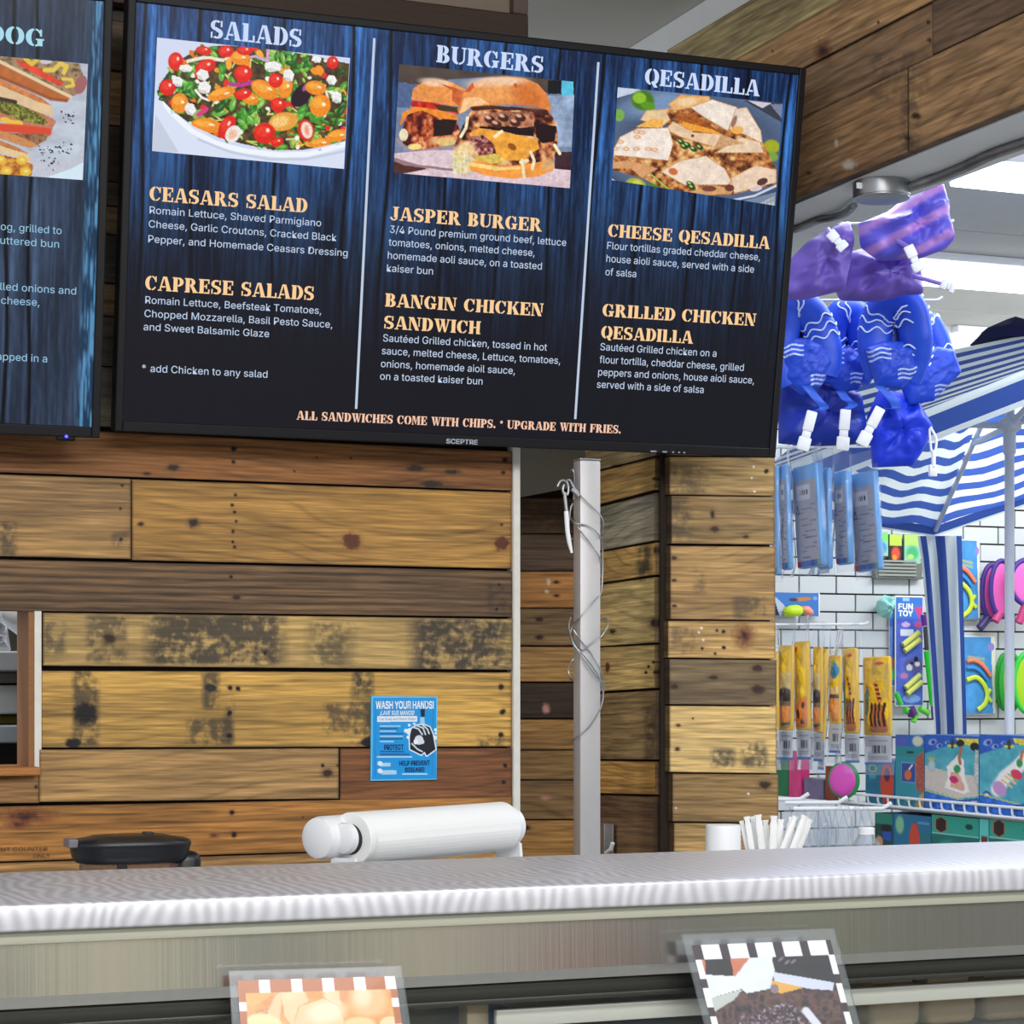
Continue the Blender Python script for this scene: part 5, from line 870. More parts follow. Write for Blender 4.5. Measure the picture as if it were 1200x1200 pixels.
def pillow(g, outline, nrm, thick, mat_=0, colfn=None, c=(255, 255, 255), rings=9, n=56, amp=.12, seed=1, center=None, back=True):
    """inflated shape: a star-shaped outline (world points in order) bulged along nrm on both sides"""
    pts = [Vector(p) for p in outline]; cen = Vector(center) if center else sum(pts, Vector()) / len(pts); nrm = Vector(nrm).normalized()
    cl = pts + pts[:1]; ln = [0]
    for a, b in zip(cl, cl[1:]): ln.append(ln[-1] + (b - a).length)
    per = []
    for q in np.linspace(0, ln[-1], n, endpoint=False):
        i = max(j for j in range(len(pts)) if ln[j] <= q); f = (q - ln[i]) / max(ln[i + 1] - ln[i], 1e-9); per.append(cl[i] * (1 - f) + cl[i + 1] * f)
    per = np.array([p[:] for p in per]); cn = np.array(cen); nv = np.array(nrm)
    for sgn in ((1, -1) if back else (1,)):
        Rr = []
        for r_ in np.linspace(1, .02, rings):
            q = cn + (per - cn) * r_; h = math.sqrt(max(0, 1 - r_ ** 2.4)) * thick
            w_ = (fbm(q[:, 0] * 38 + seed, (q[:, 2] + q[:, 1]) * 38, seed, 3) - .5) * 2 * amp
            Rr.append(q + nv * sgn * (h * (1 + w_ * 1.6) + thick * w_ * (1 - r_ ** 6) * .8)[:, None])
        Rr = np.array(Rr); U_, V_ = projA(Rr); cc = colfn(U_, V_) if colfn else c
        g.grid(Rr, mat_, cc, wrap_u=True, flip=(sgn > 0))
    return g
g = G(); pillow(g, [pY(u, v, yw2 + .04) for u, v in ((-30, 722), (2, 718), (9, 735), (13, 763), (-32, 763))], (0, -1, 0), .02, amp=.5); single(g, 'plastic_bag', M['film2'], 'crumpled clear plastic bag on the rack behind the serving window', 'bag', (pY(-8, 763, yw2 + .04).x, yw2 + .04, zsh), smooth=60)
# ------------------------------------------------------------------ under the beam
zq = zbm - .0165
t = thing('junction_box', 'round galvanised junction box under the white beam soffit', 'junction box', pZ(1033, 214, zbm))
b0 = pZ(1033, 213, zbm); k = (b0 - CAM).dot(FWD) / F; rj = 33.5 * k
g = G(); g.lathe([(rj * .96, 0), (rj, -.002), (rj, -.024), (rj * .99, -.026)], b0, (0, 0, 1), n=40); g.build('box_body', M['galv'], t, 30)
g = G(); g.lathe([(rj * .98, -.0265), (rj * .98, -.0285), (rj * .9, -.030), (.001, -.0302)], b0, (0, 0, 1), n=40); g.build('cover_plate', M['galv'], t, 40)
g = G(); a = b0 - RT * (rj * .82) - FWD * (rj * .6); g.bbox(a - Vector((.008, .002, .018)), a + Vector((.008, .002, -.008)), .001); g.build('clamp', M['white'], t)
def conduit(px, label, r, rs):
    pts = smooth_path([pZ(u, v, z) for u, v, z in px], 14); pts2 = []
    rr = []
    cl = [pts[0]]
    for a, b in zip(pts, pts[1:]):
        n_ = max(1, int((b - a).length / .0032)); cl += [a + (b - a) * (i + 1) / n_ for i in range(n_)]
    g = G(); g.tube(cl, [r * (1 + .10 * ((i % 2) * 2 - 1)) for i in range(len(cl))], n=10)
    return single(g, 'conduit', M['galv'], label, 'conduit', cl[len(cl) // 2] - Vector((0, 0, r)), smooth=70)
conduit([(900, 276, zbm - .008), (935, 268, zbm - .008), (960, 258, zbm - .008), (975, 255, zbm - .010), (990, 250, zbm - .012), (1001, 241, zbm - .0165)], 'flexible metal conduit from the menu screen corner to the junction box', .0065, 0)
conduit([(1050, 224, zbm - .014), (1075, 216, zbm - .012), (1100, 208, zbm - .009), (1130, 196, zbm - .009), (1165, 180, zbm - .009), (1215, 163, zbm - .009), (1300, 132, zbm - .009)], 'flexible metal conduit running from the junction box to the right edge', .0085, 0)

# ------------------------------------------------------------------ the store behind: ceiling lamps
for (u0, u1, v0, v1, lb) in ((1112, 1300, 190, 219, 'bright ceiling lamp strip nearest the plank beam at upper right'), (1000, 1320, 302, 329, 'bright ceiling lamp strip beside the purple swim vests'), (1085, 1200, 391, 404, 'farthest ceiling lamp strip just above the striped parasol')):
    a, b, c_ = pZ(u0, v1, ZS - .04), pZ(u1, v1, ZS - .04), pZ(u0, v0, ZS - .04); y0, y1 = sorted((a.y, c_.y)); x0, x1 = a.x, a.x + abs(b.x - a.x)
    t = thing('ceiling_light', lb, 'light', ((x0 + x1) / 2, (y0 + y1) / 2, ZS)); dy = max(.05, (y1 - y0))
    g = G(); g.bbox((x0 - .02, y0 - .02, ZS - .025), (x1 + .02, y0 + dy + .02, ZS - .001), .004); g.build('housing', M['white'], t, 40)
    g = G(); g.bbox((x0, y0, ZS - .04), (x1, y0 + dy, ZS - .0255), .007, seg=3); g.build('diffuser', M['lamp'], t, 50)

# rack behind the column whose pegs carry the hanging goods (its panel is hidden by the column)
DR = 4.95
def at(u, v, d=DR): return pD(u, v, d)
g = G(); q0, q1 = pD(884, 700, 4.35), pD(884, 700, 5.35)
o2 = RT * .012
for i in range(14):
    a = q0 + (q1 - q0) * (i / 13); a.z = 0; g.prism([a, a + (q1 - q0).normalized() * .008, a + (q1 - q0).normalized() * .008 + Vector((0, 0, 2.3)), a + Vector((0, 0, 2.3))], o2)
for zi in np.linspace(.05, 2.28, 24): a = Vector((q0.x, q0.y, zi)); b = Vector((q1.x, q1.y, zi)); g.tube([a, b], .004, n=6)
tag(g.build('wall_display_grid', M['wire']), kind='structure')
def peg(u0, u1, v, d, label, tip=8, r=.0034):
    a = at(u0, v, d); b = at(u1 - tip * 1.5, v - .5, d); c_ = at(u1, v - tip, d)
    g = G(); g.tube([a, b, b + (c_ - b) * .15, c_], r, n=8); return single(g, 'peg_hook', M['wire'], label, 'hook', a, 'white peg hooks of the store display', 60)
SN, CS = math.sin(math.radians(52)), math.cos(math.radians(52))
WV = RT * CS - FWD * SN; NV = -(RT * SN + FWD * CS)            # width direction and face normal of goods hung on the pegs
def mpp(d): return d / F
def slab(g, O, wpx, hpx, side, d, mat_=0, c=(255, 255, 255), lean=0, r=.004):
    """a box hung face-on along WV: O = top left front corner, sizes in pixels at depth d"""
    W_ = wpx * mpp(d) / CS; H_ = hpx * mpp(d); T_ = side * mpp(d) / SN
    Mx = Matrix(((WV.x, 0, NV.x, O.x), (WV.y, 0, NV.y, O.y), (0, 1, 0, O.z), (0, 0, 0, 1))) @ Matrix.Rotation(lean, 4, 'Z')
    g.bbox((0, -H_, -T_), (W_, 0, 0), r, mat_, c, 3, Mx); return Mx, W_, H_, T_
def face_print(Mx, x0, y0, x1, y1, z, fn, nx=40, ny=70, bulge=0):
    s, q = np.meshgrid(np.linspace(0, 1, nx), np.linspace(0, 1, ny)); Pn = np.stack([x0 + (x1 - x0) * s, y0 + (y1 - y0) * q, z + bulge * ((1 - np.abs(2 * s - 1) ** 4) * (1 - np.abs(2 * q - 1) ** 10) * (.8 + .9 * (rfbm(s * 2.5, q * 7, int(abs(x1) * 1e5) % 97) - .5)) - .35)], -1)
    Wp = Pn @ np.array(Mx.to_3x3()).T + np.array(Mx.translation); g = G(); g.recalc = False; g.grid(Wp, 0, np.clip(fn(s, q), 0, 255)); return g
def film_bag(Mx, W_, H_, T_, top, bot, side, name='clear_bag', m='film', seed=1):
    """clear bag around a product: header above, seam below"""
    g = G(); x0, x1 = -side, W_ + side; n = 9; rows_f, rows_b = [], []
    for j, q in enumerate(np.linspace(0, 1, 12)):
        y = top + (-H_ - bot - top) * q; bulge = T_ * .5 + .006 if -H_ < y < 0 else .0025
        xs = np.linspace(x0, x1, n); wv_ = .003 * np.sin(xs * 160 + j * 1.3 + seed) + .004 * (fbm(xs * 30 + seed, np.full(n, j * .7), seed) - .5)
        e = 1 - np.abs(np.linspace(-1, 1, n)) ** 4
        rows_f.append([(Mx @ Vector((x, y, -T_ / 2 + bulge * ee + w_)))[:] for x, ee, w_ in zip(xs, e, wv_)]); rows_b.append([(Mx @ Vector((x, y, -T_ / 2 - bulge * ee + w_)))[:] for x, ee, w_ in zip(xs, e, wv_)])
    g.grid(np.array(rows_f)); g.grid(np.array(rows_b), flip=True); return g
ML = {'film': M['film'], 'film2': M['film2']}
peg(893, 1030, 524, 4.95, 'white peg hook carrying the blue inflatable packs below the blue vests', 4, .0026)
peg(893, 1018, 732, 4.95, 'white peg hook carrying the yellow packs in clear bags', 3, .003)
# six blue packs
def sheet(s, q, seed=0):
    p = Paint(s * 100, q * 400, (166, 166, 182)); p.rect(12, 20, 74, 92, (206, 208, 218))
    for i in range(9): p.rect(30 + i * 3.6, 42, 30 + i * 3.6 + 1.6 + (i * 7 % 3) * .6, 66, (40, 44, 60))
    p.line([(8, 150), (14, 112), (22, 150), (8, 150)], 3, (60, 64, 84))
    for y in range(120, 350, 15):
        if (y // 15) % 4 == 3: continue
        p.line([(28, y), (58, y - 2)], 3, (112, 118, 146)); p.line([(64, y - 2), (92, y - 4)], 3, (112, 118, 146))
    p.line([(4, 270), (96, 264)], 2, (70, 76, 100)); p.line([(4, 362), (96, 356)], 2, (70, 76, 100)); p.rect(0, 372, 100, 400, (56, 104, 190)); p.rect(0, 372, 16, 400, (170, 40, 70)); p.rect(88, 372, 100, 400, (120, 160, 90)); p.rect(60, 372, 76, 400, (30, 70, 160)); return p.c
BL = [((902, 546, 7, 6, 128), 'blue pack at the far left of its peg, mostly hidden by the plank column'), ((911, 545, 9, 8, 124), 'second blue pack from the plank column, a narrow sliver in clear film'), ((927, 548, 25, 13, 120), 'blue pack with wide instruction sheet just right of the narrow slivers'), ((956, 549, 12, 8, 119), 'narrow blue pack in the middle of the row below the blue vests'), ((975, 553, 14, 10, 110), 'blue pack second from the right end of its peg'), ((995, 556, 24, 9, 116), 'blue pack with barcode sheet at the right end of its peg')]
for i, ((u, v, w_, sd, h), lb) in enumerate(BL):
    d = 4.99 - .0 * i; O = at(u, v, d); base = at(u + w_ * .5, v + h, d); t = thing('inflatable_pack', lb, 'package', base, group='blue packs on one peg')
    g = G(); Mx, W_, H_, T_ = slab(g, O, w_, h, sd * .8, d, 0, (104, 168, 228), .03 * (i % 3 - 1) + .05, .006); g.build('folded_inflatable', mat('blue_vinyl', (104, 168, 228), .3) if i == 0 else bpy.data.materials['blue_vinyl'], t, 50)
    face_print(Mx, .004, -.012 - .1 * H_, W_ - .004, -H_ + .003, .0012, sheet).build('instruction_sheet', M['print'], t)
    g = film_bag(Mx, W_, H_, T_, 24 * mpp(d), 9 * mpp(d), .007, seed=i); g.build('clear_bag', M['film'], t, 60)
# eight yellow packs
def tiger(kind):
    def f(s, q):
        p = Paint(s * 100, q * 400, (236, 190, 34)); n = fbm(s * 3, q * 6, kind + 3)[..., None]; p.c = p.c * (.9 + .2 * n)
        if kind == 0:
            p.ell(50, 60, 60, 70, (214, 176, 90), 0, .5, .7); p.ell(70, 26, 18, 9, (190, 70, 60), 0, .3); p.poly([(6, 400), (10, 190), (26, 130), (34, 190), (24, 300)], (120, 130, 120), .3); p.poly([(28, 400), (36, 250), (84, 246), (100, 400)], (198, 108, 48), .1)
            for x in (36, 52, 68, 84): p.line([(x + 6, 240), (x, 300), (x + 4, 360)], 8, (46, 30, 28))
            p.line([(56, 130), (66, 180), (74, 230)], 14, (224, 120, 50)); [p.ell(58 + i * 5, 140 + i * 24, 8, 6, (60, 34, 26), 30) for i in range(4)]; p.rect(0, 300, 14, 400, (236, 190, 34))
        elif kind == 1:
            p.poly([(0, 130), (100, 120), (100, 230), (0, 250)], (226, 196, 120), .1); p.ell(60, 245, 50, 48, (52, 34, 30), 0, .2); p.rect(0, 262, 100, 285, (120, 100, 84)); p.rect(0, 285, 100, 400, (228, 140, 66)); p.line([(0, 380), (100, 372)], 14, (60, 100, 70))
        elif kind == 2:
            p.poly([(10, 300), (60, 260), (100, 250), (100, 400), (0, 400)], (232, 130, 50), .1); p.ell(40, 330, 14, 24, (90, 40, 30)); p.ell(80, 290, 10, 14, (70, 36, 30)); p.ell(20, 28, 24, 14, (200, 80, 60)); p.ell(70, 370, 14, 12, (90, 40, 30))
        elif kind == 3:
            p.poly([(0, 40), (100, 20), (100, 170), (0, 180)], (232, 190, 40)); p.ell(60, 80, 40, 50, (50, 130, 170)); p.ell(40, 30, 24, 20, (80, 150, 70)); p.rect(0, 190, 100, 400, (232, 146, 60)); p.rect(0, 230, 100, 250, (70, 80, 84)); p.poly([(0, 190), (100, 180), (100, 220), (0, 224)], (230, 196, 130))
        else:
            p.rect(0, 250, 100, 400, (222, 130, 46)); p.poly([(0, 60), (100, 40), (60, 200), (0, 220)], (226, 190, 90), .2)
            for y in range(160, 390, 36): p.ell(34 + (y % 3) * 10, y, 16, 9, (56, 34, 28), 30)
            p.ell(30, 24, 26, 12, (200, 80, 60))
        return p.c
    return f
def barcode(s, q):
    p = Paint(s * 100, q * 100, (212, 214, 222)); rng = random.Random(5)
    for i in range(12): x = 30 + i * 4.2; p.rect(x, 32, x + rng.uniform(1.2, 3), 62, (60, 62, 74))
    for y in (16, 72, 80): p.line([(18, y), (84, y)], 4, (150, 154, 166))
    p.rect(0, 90, 100, 100, (70, 120, 196)); return p.c
YL = [((901, 764, 8, 5, 92, 4), 'yellow pack nearest the plank column, mostly hidden'), ((912, 756, 14, 6, 100, 1), 'yellow pack with dark brown cap shape, second from the plank column'), ((929, 752, 14, 7, 104, 2), 'yellow pack with flared golden top, third from the plank column'), ((952, 758, 9, 4, 100, 1), 'narrow yellow pack with white patch, fourth from the plank column'), ((962, 760, 6, 5, 108, 4), 'very narrow yellow pack left of the one showing blue paint'), ((972, 768, 11, 4, 80, 3), 'yellow pack with turquoise patch near its top'), ((986, 760, 14, 6, 100, 0), 'yellow pack with tiger stripes, second from the right end'), ((1010, 770, 26, 6, 92, 0), 'widest yellow pack with tiger stripes at the right end of its peg')]
for i, ((u, v, w_, sd, h, kd), lb) in enumerate(YL):
    d = 4.97; O = at(u, v, d); t = thing('toy_pack', lb, 'package', at(u + w_ * .5, v + h + 30, d), group='yellow packs on one peg')
    g = G(); ln = (.02, -.01, .03, .0, -.05, -.02, .03, .02)[i]; Mx, W_, H_, T_ = slab(g, O, w_, h, sd * .75, d, 0, (240, 196, 30), ln, .011); g.build('folded_toy', bpy.data.materials.get('yellow_vinyl') or mat('yellow_vinyl', (240, 192, 28), .32), t, 50)
    face_print(Mx, .003, -.005, W_ - .003, -H_ + .004, .0022, tiger(kd), bulge=.011).build('printed_front', M['print'], t)
    lh = 34 * mpp(d); face_print(Mx, .0, -H_ - .001, W_, -H_ - lh, -T_ * .4, barcode, 40, 30).build('barcode_label', M['print'], t)
    g = film_bag(Mx, W_, H_, T_, (30 if i < 7 else 34) * mpp(d), 46 * mpp(d), .005, seed=i + 9); g.build('clear_bag', M['film'], t, 60)
# clear bags on three lower pegs
for u0, u1, v, lb in ((893, 948, 937, 'highest and shortest of the three white pegs behind the straws'), (920, 993, 941, 'middle one of the three white pegs behind the straws'), (930, 1045, 948, 'lowest and longest of the three white pegs behind the straws')): peg(u0, u1, v, 4.9 if v < 940 else 4.85 if v < 945 else 4.78, lb, 7, .0045)
rng = random.Random(8)
for i, u in enumerate((914, 929, 946, 953, 960, 967, 975, 984, 996, 1006)):
    d = 4.84 if i < 6 else 4.77; O = at(u, 950, d); w_ = 16 if i < 3 else 14; W_ = w_ * mpp(d) / CS
    Mx = Matrix(((WV.x, 0, NV.x, O.x), (WV.y, 0, NV.y, O.y), (0, 1, 0, O.z), (0, 0, 0, 1))) @ Matrix.Rotation(rng.uniform(-.12, .12), 4, 'Z')
    H_ = 62 * mpp(d); g = G(); rows_ = []; rb = []
    for q in np.linspace(0, 1, 10):
        hw = W_ * (.12 + .38 * min(1, q * 2.6)); xs = np.linspace(-hw, hw, 5) + W_ * .5; bz = .004 + .012 * math.sin(q * math.pi) ; e = (0, .8, 1, .8, 0)
        rows_.append([(Mx @ Vector((x, .012 - H_ * q, bz * ee)))[:] for x, ee in zip(xs, e)]); rb.append([(Mx @ Vector((x, .012 - H_ * q, -bz * ee)))[:] for x, ee in zip(xs, e)])
    g.grid(np.array(rows_)); g.grid(np.array(rb), flip=True)
    single(g, 'clear_bag', M['film2'], 'clear plastic bag hanging in the row behind the straws', 'bag', Mx @ Vector((W_ / 2, .012 - H_, 0)), 'clear bags hanging behind the straws', 60)

# ------------------------------------------------------------------ swim vests
BLU = (30, 76, 206)
def padprint(pad):
    u0, u1 = min(u for u, _ in pad), max(u for u, _ in pad); v0, v1 = min(v for _, v in pad), max(v for _, v in pad)
    def f(U, V):
        p = Paint(U, V, (28, 70, 200)); w_ = u1 - u0
        for j in range(3): p.line([(u0 + w_ * q, v0 + 7 + j * 5.5 + 1.6 * math.sin(q * 17) + 10 * abs(q - .5)) for q in np.linspace(0, .46, 14)], 1.7, (206, 222, 250)); p.line([(u0 + w_ * q, v1 - 20 + j * 5.0 + 1.6 * math.sin(q * 17) - 14 * (q - .5)) for q in np.linspace(.6, 1, 14)], 1.7, (206, 222, 250))
        return p.c
    return f
def vest(pad, path, rad, body, waves, label, d, yaw, belt=None, flat=.62, group='blue swim vests'):
    """U-shaped inflated vest: a fat tube over the top, a chest pad below, white wave lines and a buckled strap"""
    cen = at(body[0], body[1], d); t = thing('swim_vest', label, 'vest', at(body[0], body[1] + body[3], d), group=group)
    fd = FWD * math.cos(yaw) + RT * math.sin(yaw)
    pp = smooth_path([at(u, v, d) + FWD * dz for u, v, dz in path], 10); n = len(pp); k = mpp(d)
    rr = [rad * k * (.72 + .28 * math.sin(math.pi * min(1, max(0, (i / (n - 1)) * .9 + .05))) ** .5) * (1 + .012 * math.sin(i * .9)) for i in range(n)]
    g = G(); g.tube(pp, rr, 0, BLU, 20, True, flat, FWD)
    g.build('float_tube', M['cloth'], t, 80)
    us, vs = [q[0] for q in path], [q[1] for q in path]; g = G(); cu, cv = (min(us) + max(us)) / 2, (min(vs) + max(vs)) / 2
    pillow(g, [at(cu + (max(us) - min(us)) * .5 * math.cos(a), cv - (max(vs) - min(vs)) * .5 * math.sin(a), d + .022) for a in np.linspace(0, 2 * math.pi, 20, endpoint=False)], -FWD, .006, 0, c=(20, 50, 160), amp=.1); g.build('back_panel', M['cloth'], t, 80)
    bu, bv, rx, ry = body[:4]
    ol = [at(u, v, d - .006) for u, v in pad]
    g = G(); pillow(g, ol, -FWD, rad * k * .62, 0, padprint(pad), amp=.13, rings=30, n=150, seed=int(bu)); g.build('chest_pad', M['cloth'], t, 80)
    ww = G(); T_ = [(pp[min(i + 1, n - 1)] - pp[max(i - 1, 0)]).normalized() for i in range(n)]
    for s0, a0, a1, cnt in waves:
        for j in range(cnt):
            L = []
            for q in np.linspace(0, 1, 26):
                a = math.radians(a0 + (a1 - a0) * q); s_ = s0 + (j - 1) * .045 + .014 * math.sin(q * math.pi * 5); x = min(max(s_, .02), .98) * (n - 1); i = int(x); f = x - i; i2 = min(i + 1, n - 1)
                P_ = pp[i] * (1 - f) + pp[i2] * f; tt = T_[i]; N = (FWD - tt * FWD.dot(tt)).normalized(); B = tt.cross(N); r_ = rr[i] * 1.01
                L.append(P_ + (N * math.cos(a) * flat + B * math.sin(a)) * r_)
            ww.tube(L, .0019, 0, (206, 222, 250), 5)
    if waves: ww.build('wave_print', M['ink'], t, 80)
    if belt:
        pts, blen = belt; L = [at(u, v, d - .05) for u, v in pts]; s_ = G(); sp = smooth_path(L, 5)
        wd = RT * (5.5 * k); rows_ = [[(q - wd)[:], (q + FWD * .004 * math.sin(i * .8))[:], (q + wd)[:]] for i, q in enumerate(sp)]
        s_.grid(np.array(rows_), 0, (44, 96, 220)); rows2 = [[tuple(np.array(x) + np.array(FWD) * .003) for x in r_] for r_ in rows_]; s_.grid(np.array(rows2), 0, (44, 96, 220), flip=True); s_.build('strap', M['cloth'], t, 60)
        a, b = L[-1], at(pts[-1][0] + blen[0], pts[-1][1] + blen[1], d - .055); dr = (b - a); Lb = dr.length; dr.normalize(); sx = dr.cross(FWD).normalized(); nz = -FWD
        Mb = Matrix(((sx.x, dr.x, nz.x, a.x), (sx.y, dr.y, nz.y, a.y), (sx.z, dr.z, nz.z, a.z), (0, 0, 0, 1))); h = 6.2 * k
        bg = G(); bg.bbox((-h, 0, -.004), (h, Lb * .5, .005), .002, M=Mb); bg.bbox((-h * .82, Lb * .5, -.003), (h * .82, Lb * .68, .004), .002, M=Mb); bg.bbox((-h * 1.2, Lb * .66, -.004), (h * 1.2, Lb, .005), .003, M=Mb); bg.build('buckle', M['white'], t, 40)
    return t
W3 = lambda s: (s, -150 - 60, -30, 3)
vest([(910, 408), (928, 396), (950, 396), (972, 404), (978, 426), (962, 453), (940, 463), (918, 448)], [(925, 452, 0), (913, 420, 0), (918, 385, 0), (928, 360, 0), (944, 362, 0), (960, 385, 0), (968, 415, 0), (964, 440, 0)], 21, (940, 440, 32, 26), [(.18, 100, 260, 2), (.52, 100, 260, 2), (.72, 100, 260, 3)], 'blue swim vest with white waves at left, against the menu screen edge', 4.82, 0, ([(945, 452), (958, 468), (966, 478), (952, 482)], (-12, 46)))
vest([(960, 424), (974, 410), (995, 405), (1014, 410), (1022, 432), (1006, 456), (984, 461), (966, 446)], [(976, 448, 0), (974, 415, 0), (977, 385, 0), (988, 368, 0), (1003, 370, 0), (1010, 395, 0), (1011, 425, 0), (1004, 448, 0)], 18, (991, 440, 30, 26), [(.22, 100, 260, 2), (.48, 100, 260, 2), (.8, 100, 260, 3)], 'blue swim vest with dark centre slit, second from the left', 4.91, 0, ([(985, 458), (992, 468), (1000, 474), (991, 480)], (-4, 48)))
vest([(1014, 408), (1034, 400), (1058, 400), (1077, 410), (1079, 436), (1056, 456), (1026, 454)], [(1034, 440, .02), (1027, 405, .02), (1031, 372, .02), (1048, 354, 0), (1064, 362, -.01), (1072, 395, -.01), (1071, 420, .0), (1064, 444, .01)], 22, (1044, 425, 30, 26), [(.26, 100, 260, 3), (.6, 100, 260, 3), (.82, 100, 260, 3)], 'largest blue swim vest, second from the right', 4.80, 0, ([(1030, 452), (1044, 466), (1050, 478), (1032, 478)], (-23, 44)))
vest([(1050, 440), (1072, 420), (1098, 406), (1118, 410), (1127, 436), (1094, 470), (1064, 475)], [(1086, 450, .03), (1082, 415, .03), (1084, 385, .03), (1094, 378, .03), (1106, 405, .03), (1111, 430, .03)], 14, (1082, 442, 36, 30), [(.55, 100, 260, 3), (.85, 100, 260, 2)], 'blue swim vest at the right end in front of the striped parasol', 4.93, 0)
# plain pouches below the blue vests
for i, (ol, th, c, lb) in enumerate((([(1016, 488), (1030, 456), (1072, 462), (1094, 500), (1086, 522), (1070, 546), (1022, 548)], .035, (24, 58, 214), 'plain blue swim pouch with white strap loop hanging under the vests at right'), ([(912, 448), (950, 440), (985, 450), (1010, 462), (1016, 500), (1012, 520), (960, 524), (912, 520)], .03, (22, 48, 160), 'plain dark blue swim pouch behind the white buckles'))):
    t = thing('swim_pouch', lb, 'pouch', at(sum(x for x, _ in ol) / len(ol), max(y for _, y in ol), 4.95))
    g = G(); pillow(g, [at(u, v, 4.95) for u, v in ol], -FWD, th, 0, c=c, amp=.35, seed=5); g.build('pouch_body', M['cloth'], t, 80)
    if i == 0:
        g = G(); pts = [at(u, v, 4.93) for u, v in ((1090, 500), (1097, 514), (1096, 528), (1092, 530), (1090, 516), (1089, 502))]; g.tube(smooth_path(pts, 6), .0028, n=6); g.build('strap_loop', M['white'], t, 50)
        g = G(); g.bbox(at(1090, 558, 4.92), at(1098, 545, 4.93) + Vector((0, .006, 0)), .002); g.tube([at(1094, 528, 4.925), at(1094, 547, 4.925)], .005, n=8); g.build('buckle', M['white'], t, 40)
def purple(U, V):
    n = fbm(U / 22, V / 16, 4); p = Paint(U, V, (96, 74, 176)); p.c = np.array((78, 58, 150)) * (1 - n[..., None]) + np.array((132, 104, 204)) * n[..., None]; return p.c
def purple2(U, V):
    p = Paint(U, V, (92, 84, 206)); b = ((V + .55 * U) / 30) % 1; p.mix(np.clip((.24 - np.abs(b - .5)) * 9, 0, 1) * np.clip((V.astype(float) < 303) * 1.0, 0, 1), (176, 128, 206)); m = np.clip((V - 296 + .2 * (U - 1060)) / 14, 0, 1); p.mix(m, (106, 78, 184)); return p.c
PV = [([(924, 306), (945, 284), (972, 268), (996, 258), (1001, 280), (996, 310), (990, 340), (940, 352), (912, 350)], .035, purple, 'purple swim vest hanging beside the menu screen corner', ([(968, 266), (972, 272)], (18, 20)), 4.57),
      ([(1006, 262), (1040, 248), (1080, 216), (1106, 214), (1112, 250), (1119, 280), (1108, 292), (1076, 304), (1030, 306), (1008, 290)], .05, purple2, 'purple and pink striped swim vest under the conduit', ([(1052, 282), (1064, 288)], (14, 30)), 4.55),
      ([(994, 296), (1030, 285), (1072, 290), (1080, 318), (1082, 345), (1060, 346), (1030, 354), (984, 352), (972, 326)], .045, purple, 'plain purple swim vest hanging above the largest blue vest', ([(1066, 322), (1102, 332)], (17, 6)), 4.68)]
for ol, th, fn, lb, (bp, bl), d in PV:
    base = at(sum(u for u, _ in ol) / len(ol), max(v for _, v in ol), d); t = thing('swim_vest', lb, 'vest', base, group='purple swim vests')
    g = G(); pillow(g, [at(u, v, d) for u, v in ol], -FWD + RT * .2, th, 0, fn, amp=.28, seed=len(lb), rings=12); g.build('float_body', M['cloth'], t, 80)
    k = mpp(d); a = at(*bp[-1], d - th - .02); b = at(bp[-1][0] + bl[0], bp[-1][1] + bl[1], d - th - .02); dr = (b - a); Lb = dr.length; dr.normalize(); sx = dr.cross(FWD).normalized(); nz = -FWD; Mb = Matrix(((sx.x, dr.x, nz.x, a.x), (sx.y, dr.y, nz.y, a.y), (sx.z, dr.z, nz.z, a.z), (0, 0, 0, 1))); h = 6 * k
    bg = G(); bg.bbox((-h, 0, -.004), (h, Lb * .45, .004), .002, M=Mb); bg.bbox((-h * .75, Lb * .45, -.003), (h * .75, Lb * .66, .004), .002, M=Mb); bg.bbox((-h * 1.15, Lb * .64, -.004), (h * 1.15, Lb, .005), .003, M=Mb); bg.build('buckle', M['white'], t, 40)
    sg = G(); a2 = at(*bp[0], d - th * .7); sg.tube([a2, a + dr * .004], .005, 0, (150, 130, 220), 8); sg.build('strap', M['cloth'], t, 60)
peg(893, 1118, 262, 4.66, 'white peg hook carrying the purple swim vests', 4, .0026); peg(893, 1105, 352, 4.86, 'white peg hook carrying the blue swim vests', 4, .0026)

# ------------------------------------------------------------------ striped parasol
t = thing('striped_parasol', 'blue and white striped canopy parasol on a white pole in the store', 'parasol', pD(1183, 803, 6.6) - Vector((0, 0, 1.55)))
Lc, Cc, Nc, Ap = pD(850, 579, 6.5), pD(1095, 617, 7.5), pD(1420, 352, 5.2), pD(1190, 394, 6.75); Rc = Cc + (Nc - Lc)
SB, SWt = (66, 94, 172), (226, 236, 238)
def canopy_panel(g, A, B, n, off, sag=.05, w0=.0):
    """stripes run parallel to the eave A-B and narrow towards the apex"""
    cs = [0, .05] + [.05 + .95 * (i + 1) / n for i in range(n)]; 
    for i in range(len(cs) - 1):
        a, b = cs[i], cs[i + 1]; c = SB if i % 2 == 0 else SWt; rows_ = []
        for q in np.linspace(a, b, 3):
            e0, e1 = A + (Ap - A) * q, B + (Ap - B) * q; rows_.append([(e0 + (e1 - e0) * x - Vector((0, 0, 1)) * sag * math.sin(math.pi * x) * math.sin(math.pi * min(1, q + .1)) + Vector((0, 0, .007 * math.sin(x * 23 + q * 9))))[:] for x in np.linspace(0, 1, 21)])
        g.grid(np.array(rows_), 0, c)
g = G(); g.recalc = False
for A, B in ((Lc, Cc), (Cc, Rc), (Rc, Nc)): canopy_panel(g, A, B, 21, 0)
R0, R1 = pD(1010, 432, 6.7), pD(1320, 368, 6.6)
